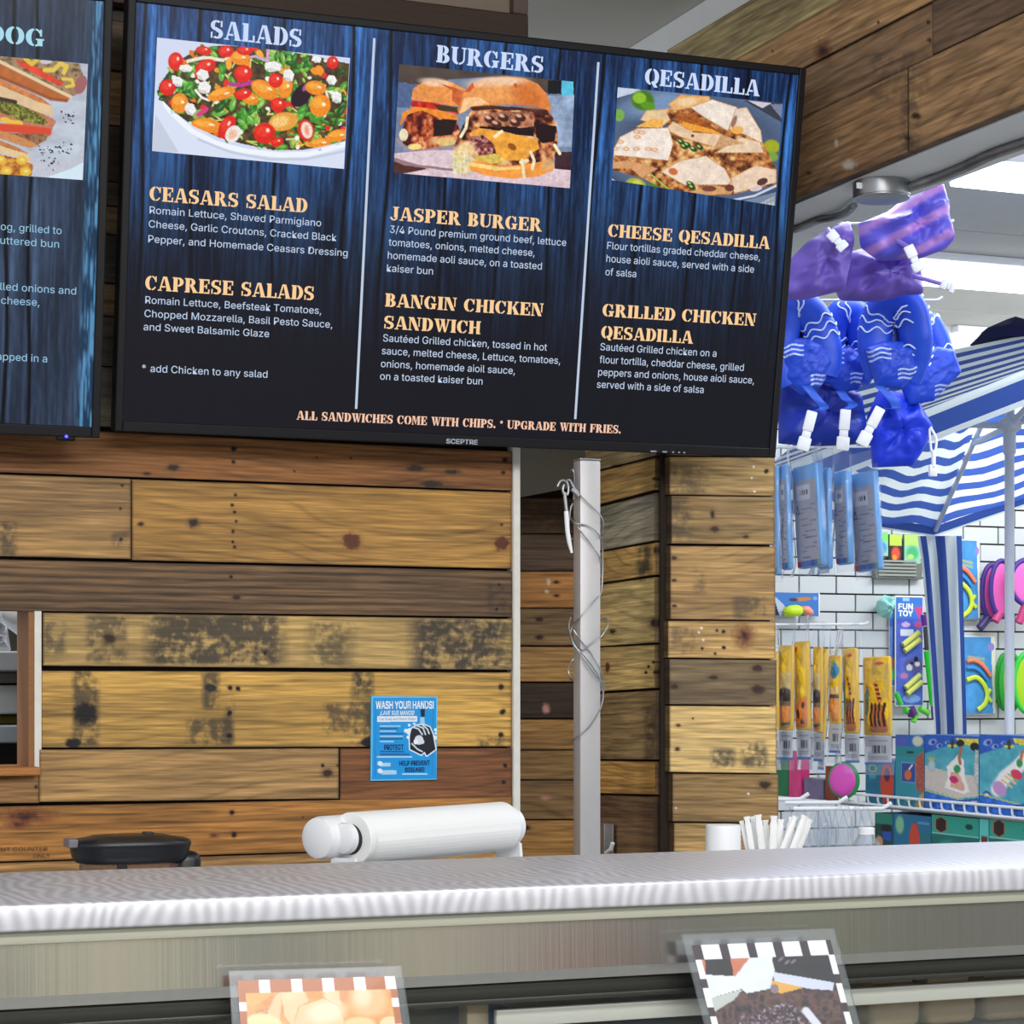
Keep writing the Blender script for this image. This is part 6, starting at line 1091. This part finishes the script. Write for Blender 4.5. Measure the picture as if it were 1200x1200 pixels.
for i in range(23):
    a, b = i / 23, (i + 1) / 23; c = SB if i % 2 else SWt
    g.grid(np.array([[((Lc + (Nc - Lc) * x) * (1 - q) + (R0 + (R1 - R0) * x) * q + Vector((0, 0, -.04 * math.sin(math.pi * q))))[:] for x in np.linspace(0, 1, 24)] for q in np.linspace(a, b, 3)]), 0, c)
g.build('canopy', M['canvas'], t, 60)
g = G(); g.recalc = False
for A, B in ((Nc, Lc), (Rc, Nc)):
    for z0, z1, c in ((.012, -.010, SWt), (-.010, -.062, SB), (-.062, -.078, SWt)):
        g.grid(np.array([[(A + (B - A) * x + Vector((0, 0, z)))[:] for x in np.linspace(0, 1, 30)] for z in (z0, z1)]), 0, c)
for A, B in ((Lc, Cc), (Cc, Rc)):
    for z0, z1, c in ((.0, -.028, SB), (-.028, -.034, SWt)): g.grid(np.array([[(A + (B - A) * x + Vector((0, 0, z)))[:] for x in np.linspace(0, 1, 30)] for z in (z0, z1)]), 0, c)
g.build('valance', M['canvas'], t, 60)
PW = mat('white_pole_paint', (214, 220, 232), .35)
hubp = pD(1183, 499, 6.6); pf = Vector((hubp.x, hubp.y, 0))
g = G(); g.tube([pf + Vector((0, 0, .004)), Vector((hubp.x, hubp.y, hubp.z + .09)), Ap + Vector((0, 0, -.02))], .0145, n=16); g.build('pole', PW, t, 50)
g = G(); g.lathe([(.017, -.085), (.019, -.08), (.019, -.02), (.034, -.01), (.036, .006), (.030, .02), (.018, .024)], hubp, (0, 0, 1), n=24); g.build('hub', PW, t, 40)
g = G(); g.lathe([(.15, 0), (.15, .05), (.06, .08), (.03, .16)], pf + Vector((0, 0, .002)), (0, 0, 1)); g.build('base', PW, t, 40)
g = G(); g.lathe([(.14, -.02), (.10, .02), (.03, .05), (.001, .06)], Ap, (0, 0, 1), n=8, c=(40, 44, 92)); g.build('top_cap', M['canvas'], t)
for e in (Lc, Cc, Rc, Nc):
    dn = Vector((0, 0, -.035)); g = G(); g.tube([Ap + dn, e + dn * .6 + (Ap - e) * .015], .0085, n=8); g.build('rib', PW, t, 50)
    m_ = Ap * .52 + e * .48 + dn; g = G(); g.tube([hubp, m_], .0095, n=8); g.build('strut', PW, t, 50)
# side curtain at the far corner
g = G(); g.recalc = False; k = mpp(7.4)
bands = [(0, .06, SWt), (.06, .20, SB), (.20, .40, SWt), (.40, .62, SB), (.62, .88, SWt), (.88, 1.0, SB)]
for a, b, c in bands:
    rows_ = []
    for v in np.linspace(628, 900, 12):
        q = (v - 628) / 232; uL = 1075 + 20 * min(1, q) ** .7; uR = 1127 + 6 * min(1, q)
        rows_.append([(pD(uL + (uR - uL) * x, v, 7.44 + .03 * math.sin(x * 9 + q * 1.5)))[:] for x in np.linspace(a, b, 6)])
    g.grid(np.array(rows_), 0, c)
g.build('curtain', M['canvas'], t, 60)

# ------------------------------------------------------------------ cards and toys on the tiled wall
YC_ = YT - .03
def card(px, depth, name, label, cat, fn, Y=YC_, group=None, extra=None, r=.004, nx=60, ny=100, back=(228, 228, 214)):
    (u0, v0, u1, v1) = px; a, b = pY(u0, v0, Y), pY(u1, v1, Y); b = Vector((b.x, Y, pY((u0 + u1) / 2, v1, Y).z)); a = Vector((a.x, Y, pY((u0 + u1) / 2, v0, Y).z))
    t = thing(name, label, cat, ((a.x + b.x) / 2, Y, b.z), group=group)
    g = G(); g.bbox((a.x, Y, b.z), (b.x, Y + depth, a.z), r, 0, back); g.build('backing_card', M['print'], t, 40)
    s, q = np.meshgrid(np.linspace(0, 1, nx), np.linspace(0, 1, ny)); e = .03
    Wp = np.stack([a.x + (b.x - a.x) * (e + (1 - 2 * e) * s), np.full_like(s, Y - .0012), a.z + (b.z - a.z) * (e * .5 + (1 - e) * q)], -1)
    g = G(); g.recalc = False; g.grid(Wp, 0, np.clip(fn(s, q), 0, 255)); g.build('printed_face', M['print'], t); return t, a, b
def dolphin(s, q):
    p = Paint(s * 220, q * 110, (62, 120, 196)); p.poly([(0, 0), (40, 30), (70, 110), (0, 110)], (28, 40, 84)); p.poly([(20, 10), (70, 60), (80, 110), (50, 110)], (190, 200, 220)); p.ell(150, 30, 40, 10, (190, 130, 70), -6); p.ell(110, 34, 20, 8, (60, 60, 90)); p.ell(205, 25, 10, 10, (120, 160, 220)); return p.c
t, a, b = card((898, 694, 961, 722), .004, 'sea_toy_card', 'blue card with fish print above the yellow packs', 'package', dolphin)
g = G(); p_ = pY(930, 716, YC_ - .02); k = (p_ - CAM).dot(FWD) / F; g.lathe([(.001, -13 * k), (5 * k, -11 * k), (7 * k, -4 * k), (7 * k, 4 * k), (5 * k, 10 * k), (.001, 12 * k)], p_, (1, 0, .1), 0, (200, 236, 50)); g.build('neon_float', M['print'], t, 60)
g = G(); p_ = pY(946, 716, YC_ - .02); g.lathe([(.001, -10 * k), (4 * k, -7 * k), (6 * k, 0), (3 * k, 7 * k), (.001, 9 * k)], p_, (1, 0, -.3), 0, (236, 150, 120)); g.build('coral_float', M['print'], t, 60)
def funtoy(s, q):
    p = Paint(s * 120, q * 520, (66, 90, 196)); n = fbm(s * 4, q * 14, 5)[..., None]; p.c = np.array((56, 78, 184)) * (1 - n) + np.array((98, 122, 216)) * n; p.rect(0, 0, 120, 105, (56, 120, 206)); p.rect(30, 4, 60, 16, (160, 200, 236)); p.poly([(82, 50), (130, 40), (104, 108)], (206, 70, 140)); p.ell(100, 132, 18, 14, (206, 80, 140)); p.ell(44, 132, 20, 12, (200, 170, 216)); p.rect(20, 156, 78, 184, (216, 220, 236))
    p.ell(80, 330, 46, 36, (92, 84, 150), 0, .3); p.ell(60, 340, 14, 16, (206, 206, 220)); p.ell(96, 322, 12, 12, (220, 214, 226)); p.ell(70, 318, 8, 8, (30, 30, 50)); p.ell(36, 380, 18, 14, (190, 120, 170)); p.ell(90, 300, 10, 14, (30, 30, 50)); p.ell(70, 490, 40, 20, (130, 170, 236)); return p.c
t, a, b = card((1049, 698, 1082, 828), .006, 'toy_card', 'blue dart toy card lettered fun toy left of the striped curtain', 'package', funtoy)
kx = (b.x - a.x) / 33; kz = (a.z - b.z) / 130
for s_, y in (('FUN', 714), ('TOY', 722)):
    g = G(); g.recalc = False; z = a.z - (y - 698 + .0) * kz; letter(g, s_, (a.x + 3.5 * kx, YC_, z), (a.x + 20 * kx, YC_, z), 6.4 * kz, (0, 0, 1), .003, 0, (244, 246, 250), bold=.03); g.build('lettering', M['ink'], t)
for x0, y0, x1, y1 in ((7, 58, 26, 43), (9, 65, 27, 51), (10, 108, 27, 93), (12, 115, 29, 101)): g = G(); g.tube([(a.x + x0 * kx, YC_ - .012, a.z - y0 * kz), (a.x + x1 * kx, YC_ - .012, a.z - y1 * kz)], 3.0 * kx, 0, (206, 210, 110), 10); g.build('foam_dart', M['print'], t, 50)
def stick(label, pts, name, base_uv, Y=YC_ - .05):
    g = G(); k = (pY(*base_uv, Y) - CAM).dot(FWD) / F
    for (u0, v0, u1, v1, r, c) in pts: g.tube([pY(u0, v0, Y), pY(u1, v1, Y)], r * k, 0, c, 14)
    return single(g, name, M['print'], label, 'toy', pY(*base_uv, Y), smooth=50)
stick('green and purple rocket wand hanging beside the striped curtain', [(1084, 720, 1086, 733, 5.5, (104, 50, 150)), (1086, 734, 1088, 762, 4.5, (70, 70, 72)), (1088, 763, 1095, 826, 5.5, (30, 214, 50)), (1095, 827, 1096, 842, 4.4, (110, 56, 150))], 'toy_wand', (1096, 842))
stick('bright green and purple water toy below the dart toy card', [(1050, 812, 1056, 826, 3, (60, 196, 70)), (1060, 832, 1074, 836, 4, (70, 190, 60)), (1066, 830, 1070, 838, 6, (84, 44, 120)), (1074, 836, 1070, 846, 3.5, (96, 206, 60)), (1078, 830, 1088, 836, 4, (110, 210, 80))], 'water_toy', (1070, 846), YC_ - .035)
def blueback(s, q): p = Paint(s * 60, q * 300, (40, 96, 180)); p.rect(0, 200, 60, 250, (150, 110, 90)); p.ell(30, 260, 20, 20, (60, 190, 90)); p.rect(0, 0, 60, 60, (60, 130, 206)); return p.c
card((1042, 704, 1051, 805), .004, 'toy_card', 'narrow blue card edge behind the dart toy card', 'package', blueback, Y=YC_ + .012)
g = G(); pillow(g, [pY(u, v, YC_ - .03) for u, v in ((1030, 704), (1036, 697), (1045, 699), (1046, 712), (1043, 725), (1032, 723))], (0, -1, 0), .03, c=(150, 212, 206), amp=.6, seed=4); single(g, 'fluffy_ball', M['cloth'], 'mint green fluffy bag left of the dart toy card', 'toy', pY(1038, 725, YC_ - .03), smooth=60)
def rings_card(s, q, cut=0):
    p = Paint(s * 100, q * 230, (74, 150, 214)); n = fbm(s * 4, q * 8, 6)[..., None]; p.c = p.c * (.88 + .24 * n); p.poly([(86, 0), (100, 0), (100, 230), (92, 230)], (226, 226, 206)); p.ell(86, 30, 10, 12, (150, 130, 200))
    for y, c in ((60, (200, 190, 120)), (72, (190, 186, 120))): p.line([(20, y), (64, y + 6)], 8, c, a=.7)
    return p.c
def arch(t, px, c, w_, Y):
    g = G(); sp = smooth_path([pY(u, v, Y) for u, v in px], 8); k = (sp[0] - CAM).dot(FWD) / F; g.tube(sp, w_ * k * .5, 0, c, 10, flat=.5, nrm=(0, 1, 0)); g.build('dive_ring', M['print'], t, 60)
for (x0, y0, x1, y1, lb, dx, dy) in ((1122, 632, 1149, 726, 'dive ring card on the upper row beside the striped curtain', -18, -110), (1126, 745, 1168, 838, 'dive ring card on the lower row right of the striped curtain', 0, 0)):
    t, a, b = card((x0, y0, x1, y1), .02, 'dive_ring_card', lb, 'package', rings_card, r=.016, group='dive ring cards')
    Y = YC_ - .008; o = lambda pts: [(u + dx, v + dy) for u, v in pts]
    arch(t, o([(1133, 775), (1142, 774), (1152, 780), (1161, 792)]), (246, 130, 90), 5, Y); arch(t, o([(1133, 783), (1142, 783), (1150, 788), (1157, 797)]), (60, 140, 214), 4, Y); arch(t, o([(1133, 797), (1144, 794), (1153, 802), (1157, 814), (1154, 825), (1146, 832)]), (206, 226, 70), 6, Y); arch(t, o([(1161, 808), (1157, 815), (1162, 822)]), (206, 226, 70), 5, Y)
def paddle(u, v, rx, ry, rim, face, label, Y, hd=None):
    c_ = pY(u, v, Y); k = (c_ - CAM).dot(FWD) / F; t = thing('catch_paddle', label, 'toy', pY(u, v + ry, Y), group='round paddles on the tiled wall')
    ang = np.linspace(0, 2 * math.pi, 40, endpoint=False); X = Vector((1, -.15, 0)).normalized()
    g = G(); g.tube([c_ + X * (math.cos(a) * rx * k) + Vector((0, 0, math.sin(a) * ry * k)) for a in list(ang) + [ang[0]]], 3.0 * k, 0, rim, 8, False); g.build('rim', M['print'], t, 60)
    g = G(); pillow(g, [c_ + X * (math.cos(a) * rx * k * .95) + Vector((0, 0, math.sin(a) * ry * k * .95)) for a in ang], (-.15, -1, 0), .006, c=face, amp=.05, n=40); g.build('net_face', M['print'], t, 60)
    if hd: g = G(); g.tube([pY(*hd[0], Y), pY(*hd[1], Y)], hd[2] * k, 0, hd[3], 10); g.build('handle', M['print'], t, 60)
PU, PK, GR, LM = (74, 50, 140), (232, 100, 180), (50, 170, 60), (150, 206, 40)
paddle(1162, 694, 12, 32, PU, PK, 'pink and purple catch paddle leftmost of its row', YC_ - .01, ((1158, 724), (1148, 736), 5, (60, 52, 110)))
paddle(1174, 690, 14, 33, PU, PK, 'pink and purple catch paddle in the middle of its row', YC_ - .06, ((1172, 718), (1166, 728), 5, (200, 70, 130)))
paddle(1203, 682, 20, 26, PU, (240, 110, 190), 'pink and purple catch paddle nearest the right edge', YC_ - .12, ((1203, 706), (1194, 730), 5, (190, 60, 120)))
paddle(1178, 799, 10, 32, GR, LM, 'green catch paddle left behind the parasol pole', YC_ - .01); paddle(1184, 799, 12, 34, GR, LM, 'green catch paddle half hidden by the parasol pole', YC_ - .06); paddle(1205, 800, 18, 35, (60, 200, 70), (170, 210, 40), 'green catch paddle at the right edge of the picture', YC_ - .12)
# hanging bags of small toys and a grey vent box on the tiles
for px, c1, c2, lb in (((1027, 624, 1041, 652), (120, 220, 110), (70, 150, 220), 'small bag with green header and blue toy under the canopy'), ((1042, 626, 1057, 662), (190, 220, 80), (230, 80, 60), 'small dark bag with orange toy under the canopy'), ((1059, 626, 1079, 661), (176, 214, 110), (70, 180, 120), 'small green bag nearest the striped curtain')):
    dark = 'dark' in lb
    def fn(s, q, c1=c1, c2=c2, dark=dark): p = Paint(s * 60, q * 110, (40, 38, 36) if dark else (150, 200, 170)); p.rect(0, 0, 60, 40, c1); p.ell(30, 70, 22, 26, c2, 0, .5); p.ell(24, 84, 12, 10, (240, 150, 50) if dark else c1, 0, .4); return p.c
    card(px, .012, 'toy_bag', lb, 'package', fn, group='small toy bags under the canopy', nx=30, ny=40, back=(90, 120, 100))
t = thing('vent_box', 'grey metal louvred box on the tiles under the toy bags', 'vent', pY(1054, 679, YT - .03)); a, b = pY(1026, 657, YT - .03), pY(1081, 679, YT - .03)
g = G(); g.bbox((a.x, YT - .03, b.z), (b.x, YT - .001, a.z), .003, 0, (110, 114, 108)); g.build('housing', M['print'], t)
g = G(); [g.bbox((a.x + .01, YT - .036, b.z + .01 + i * .013), (b.x - .03, YT - .03, b.z + .018 + i * .013), .001, 0, (150, 154, 146)) for i in range(5)]; g.build('louvre_slats', M['print'], t)

# ------------------------------------------------------------------ wire shelf with boxed inflatables
XG = 3.45
def gp(u, v): return pX(u, v, XG)
zs = gp(1100, 949).z; ya, yb4 = gp(1330, 950).y, gp(985, 950).y
t = thing('wire_shelf', 'white wire shelf unit holding boxed inflatables at right', 'shelf', (XG + .15, (ya + yb4) / 2, 0))
g = G(); zt2 = gp(1100, 938.5).z
for z in (zt2, zs - .002): g.tube([(XG - .006, ya, z), (XG - .006, yb4, z)], .0042, n=8)
n_ = 26
for i in range(n_): y = ya + (yb4 - ya) * i / (n_ - 1); g.tube(smooth_path([(XG - .006, y, zt2), (XG - .006, y, zs + .012), (XG - .002, y, zs + .002), (XG + .01, y, zs)], 4), .0035, n=6)
g.build('wire_front', M['wire'], t, 60)
g = G(); g.bbox((XG - .002, ya, zs - .012), (XG + .21, yb4, zs - .004), .002); g.build('shelf_plate', M['galv'], t); zl = gp(1100, 1010).z
g = G(); g.bbox((XG - .002, ya, zl - .014), (XG + .21, yb4, zl - .002), .002); g.build('shelf_plate', M['galv'], t)
g = G(); g.bbox((XG + .212, ya, .0), (XG + .225, yb4, zs + .02), .002); [g.bbox((XG + .18, y - .015, 0), (XG + .208, y + .015, zl - .015), .002) for y in (ya + .03, yb4 - .03)]; g.build('frame', M['wire'], t)
def gbox(u0, u1, v0, name, label, fn, depth=.2, zbase=None, group='boxed inflatables on the wire shelf', nx=70, ny=80, back=(40, 110, 170), v1=None, cat='box'):
    y0, y1 = gp(u1, 900).y, gp(u0, 900).y; zt = gp((u0 + u1) / 2, v0).z; zb = zs - .0035 if zbase is None else zbase
    t = thing(name, label, cat, (XG + .004 + depth / 2, (y0 + y1) / 2, zb), group=group)
    g = G(); g.bbox((XG + .004, y0 + .001, zb + .0005), (XG + .004 + depth, y1 - .001, zt), .002, 0, back); g.build('box', M['print'], t)
    s, q = np.meshgrid(np.linspace(0, 1, nx), np.linspace(0, 1, ny)); Wp = np.stack([np.full_like(s, XG + .0032), y1 - .001 + (y0 - y1 + .002) * s, zt + (zb - zt) * q], -1)
    g = G(); g.recalc = False; g.grid(Wp, 0, np.clip(fn(s, q), 0, 255)); g.build('printed_face', M['print'], t); return t
def lounge(kind):
    def f(s, q):
        p = Paint(s * 480, q * 640, (64, 164, 186)); n = fbm(s * 8, q * 9, kind)[..., None]; p.c = np.array((46, 136, 164)) * (1 - n) + np.array((110, 196, 208)) * n
        p.poly([(0, 0), (480, 0), (480, 60), (260, 70), (0, 160)], (40, 90, 186), .2); p.poly([(280, 20), (480, 20), (480, 90), (420, 80), (300, 60)], (226, 206, 70), .2)
        for x, y, r in ((70, 60, 40), (130, 90, 30), (200, 60, 20)): p.ell(x, y, r, r * .6, (150, 170, 226), -20, .4); p.ell(x + 6, y, r * .5, r * .4, (36, 60, 150), -20)
        p.ell(250, 70, 18, 40, (60, 60, 50)); p.ell(225, 85, 18, 12, (220, 210, 60)); p.ell(275, 85, 18, 12, (220, 210, 60))
        if kind == 1:
            p.ell(320, 60, 36, 30, (34, 34, 36)); p.ell(445, 85, 40, 36, (34, 34, 36)); p.poly([(0, 260), (200, 300), (480, 330), (480, 490), (300, 520), (0, 460)], (206, 196, 188), .06); p.poly([(450, 110), (480, 120), (480, 490), (440, 330)], (190, 190, 186), .3)
            p.poly([(200, 260), (300, 160), (350, 200), (360, 330), (400, 460), (350, 480), (180, 440), (210, 350)], (240, 236, 232), .04); p.poly([(230, 300), (300, 300), (360, 420), (350, 460), (230, 430)], (222, 170, 150), .1); p.ell(292, 276, 30, 34, (40, 150, 90)); p.ell(262, 366, 40, 30, (206, 40, 110), 20); p.line([(330, 100), (310, 180), (320, 230)], 26, (176, 110, 84)); p.ell(62, 205, 34, 14, (196, 180, 60)); p.ell(62, 260, 34, 50, (120, 186, 206)); p.ell(62, 260, 28, 44, (180, 200, 200))
        else:
            p.line([(150, 430), (210, 330), (300, 260), (380, 180)], 110, (240, 238, 240)); p.ell(170, 420, 66, 50, (196, 150, 206), 50, .2); p.line([(190, 350), (270, 400)], 16, (226, 196, 130)); p.line([(220, 320), (300, 370)], 16, (230, 200, 140)); p.line([(240, 300), (320, 350)], 14, (150, 190, 120)); p.ell(310, 300, 50, 36, (214, 60, 90), 30); p.ell(335, 210, 26, 34, (40, 150, 80)); p.line([(360, 120), (345, 180)], 24, (186, 110, 80)); p.ell(60, 530, 48, 84, (30, 56, 150)); p.ell(60, 530, 38, 68, (236, 230, 226)); p.ell(56, 540, 26, 22, (214, 110, 90))
        p.poly([(0, 480), (480, 560), (480, 640), (0, 640)], (44, 110, 206), .3, 4, 40); p.line([(0, 474), (480, 556)], 10, (200, 206, 90)); p.poly([(280, 540), (480, 505), (480, 560), (290, 590)], (40, 70, 150)); p.line([(310, 562), (460, 535)], 16, (200, 210, 230)); return p.c
    return f
def sidebox(s, q):
    p = Paint(s * 270, q * 640, (50, 140, 158)); p.rect(0, 0, 270, 100, (52, 100, 180)); p.ell(60, 60, 50, 40, (90, 90, 180), 0, .4); p.ell(210, 50, 50, 46, (206, 210, 190), 0, .4); p.rect(0, 110, 270, 190, (40, 136, 140)); p.ell(140, 150, 34, 12, (20, 40, 50)); p.rect(55, 240, 190, 420, (120, 160, 206)); p.rect(62, 248, 184, 412, (52, 74, 150)); p.ell(120, 350, 34, 44, (206, 110, 60)); p.line([(130, 300), (160, 260)], 14, (230, 226, 220)); p.poly([(190, 200), (270, 130), (270, 500), (200, 480)], (170, 84, 70), .3); p.ell(120, 560, 30, 24, (200, 190, 110)); p.poly([(200, 560), (270, 480), (270, 640), (190, 640)], (190, 150, 80), .3); return p.c
gbox(1048, 1082, 861.5, 'inflatable_box', 'narrow teal box left of the beach lounge box', sidebox); gbox(1082.5, 1146, 862, 'inflatable_box', 'boxed inflatable with lounge on beach print, right of the narrow teal box', lounge(1)); gbox(1146.5, 1215, 862, 'inflatable_box', 'boxed inflatable with lounge on water print at the right edge', lounge(2))
def teal(s, q):
    p = Paint(s * 160, q * 400, (30, 110, 140)); n = fbm(s * 5, q * 9, 5)[..., None]; p.c = p.c * (.8 + .4 * n); p.ell(40, 80, 24, 34, (90, 190, 120)); p.ell(40, 80, 16, 24, (30, 90, 90)); p.rect(20, 130, 60, 170, (60, 150, 170)); p.ell(120, 210, 36, 190, (196, 66, 40)); p.ell(120, 130, 16, 60, (70, 40, 90)); return p.c
gbox(1013, 1047, 890, 'inflatable_box', 'dark teal box with red board print behind the yellow packs', teal, .12)
def board_b(s, q): p = Paint(s * 100, q * 200, (200, 60, 40)); p.ell(50, 90, 18, 70, (80, 40, 80)); return p.c
def flatc(c): return lambda s, q: Paint(s * 10, q * 10, c).poly([(0, 0), (10, 0), (10, 10), (0, 10)], c, .15, 3, 3).c
gbox(901, 923, 880, 'toy_board', 'dark green flat board standing behind the yellow packs', flatc((20, 116, 70)), .03, group='flat goods standing on the wire shelf', back=(20, 110, 66), nx=12, ny=20, cat='board'); gbox(923.5, 938, 880, 'toy_board', 'bright pink flat board standing behind the yellow packs', flatc((222, 60, 130)), .03, group='flat goods standing on the wire shelf', back=(210, 50, 120), nx=12, ny=20, cat='board')
gbox(966, 980, 898, 'toy_board', 'rust red flat board standing left of the round pink toy', flatc((140, 52, 34)), .03, group='flat goods standing on the wire shelf', back=(120, 44, 30), nx=12, ny=20, cat='board'); gbox(941, 964, 912, 'lilac_bag', 'dull lilac bag lying behind the pegs left of the rust red board', flatc((120, 108, 140)), .06, group='flat goods standing on the wire shelf', back=(110, 100, 130), nx=12, ny=20, cat='bag')
c_ = gp(999, 914) + Vector((-.03, 0, 0)); k = (c_ - CAM).dot(FWD) / F; t = thing('round_toy', 'round pink toy with green rim behind the wide yellow pack', 'toy', gp(999, 935) + Vector((-.03, 0, 0)))
X_ = Vector((.5, -1, 0)).normalized(); ang = np.linspace(0, 2 * math.pi, 36, endpoint=False)
g = G(); pillow(g, [c_ + X_ * (math.cos(a) * 17 * k * 1.3) + Vector((0, 0, math.sin(a) * 22 * k)) for a in ang], (-1, -.5, 0), .008, c=(40, 150, 80), amp=.03, n=36); g.build('rim', M['print'], t, 60)
g = G(); pillow(g, [c_ + Vector((-.006, -.003, 0)) + X_ * (math.cos(a) * 14 * k * 1.3) + Vector((0, 0, math.sin(a) * 19 * k)) for a in ang], (-1, -.5, 0), .012, c=(224, 84, 190), amp=.05, n=36); g.build('pink_disc', M['cloth'], t, 60)
def low(kind):
    def f(s, q):
        p = Paint(s * 300, q * 200, (30, 120, 110)); n = fbm(s * 6, q * 5, kind)[..., None]; p.c = p.c * (.85 + .3 * n); p.rect(0, 0, 300, 75, (44, 156, 138)); p.line([(0, 78), (300, 78)], 5, (130, 206, 190)); p.ell(60, 40, 44, 34, (150, 120, 90), 0, .08); p.poly([(30, 20), (60, 8), (92, 20), (92, 60), (60, 72), (30, 60)], (48, 22, 24)); p.ell(240, 38, 24, 12, (16, 60, 60)); p.rect(0, 80, 300, 200, (26, 96, 100), .6); p.ell(80, 130, 60, 26, (90, 160, 140), -20, .6, .5); p.line([(150, 130), (280, 136)], 8, (60, 90, 130)); return p.c
    return f
def lowblue(s, q): p = Paint(s * 300, q * 240, (36, 110, 150)); p.ell(50, 60, 34, 50, (130, 190, 150), 0, .4); p.ell(170, 150, 42, 110, (200, 70, 50)); p.line([(200, 40), (280, 40)], 14, (90, 140, 190)); p.rect(220, 90, 300, 240, (40, 110, 120)); return p.c
gl = 'boxes on the lower shelf'
gbox(1046, 1090, 955, 'inflatable_box', 'blue box with red board print on the lower shelf', lowblue, .2, zl - .0015, gl); gbox(1090.5, 1146, 957, 'inflatable_box', 'green banded box with hexagon mark on the lower shelf, left one', low(3), .2, zl - .0015, gl); gbox(1158, 1215, 960, 'inflatable_box', 'green banded box with hexagon mark on the lower shelf at the right edge', low(5), .2, zl - .0015, gl)
gbox(1146.5, 1157.5, 960, 'inflatable_box', 'narrow aqua box with white panel between the green banded boxes', lambda s, q: Paint(s * 10, q * 20, (90, 196, 190)).rect(0, 9, 10, 16, (200, 206, 226)).rect(2, 7, 9, 10, (110, 40, 40)).c, .2, zl - .0015, gl, 14, 20)
gbox(1024, 1045, 953, 'toy_jar_box', 'dark box with black and blue jar print on the lower shelf', lambda s, q: Paint(s * 20, q * 40, (28, 70, 66)).rect(0, 0, 20, 10, (40, 130, 110)).ell(13, 14, 6, 4, (20, 20, 24)).rect(9, 17, 18, 26, (40, 80, 170)).ell(5, 28, 4, 6, (190, 150, 110)).c, .2, zl - .0015, gl, 20, 30)
sc.cycles.transparent_max_bounces = 24; sc.cycles.max_bounces = 8
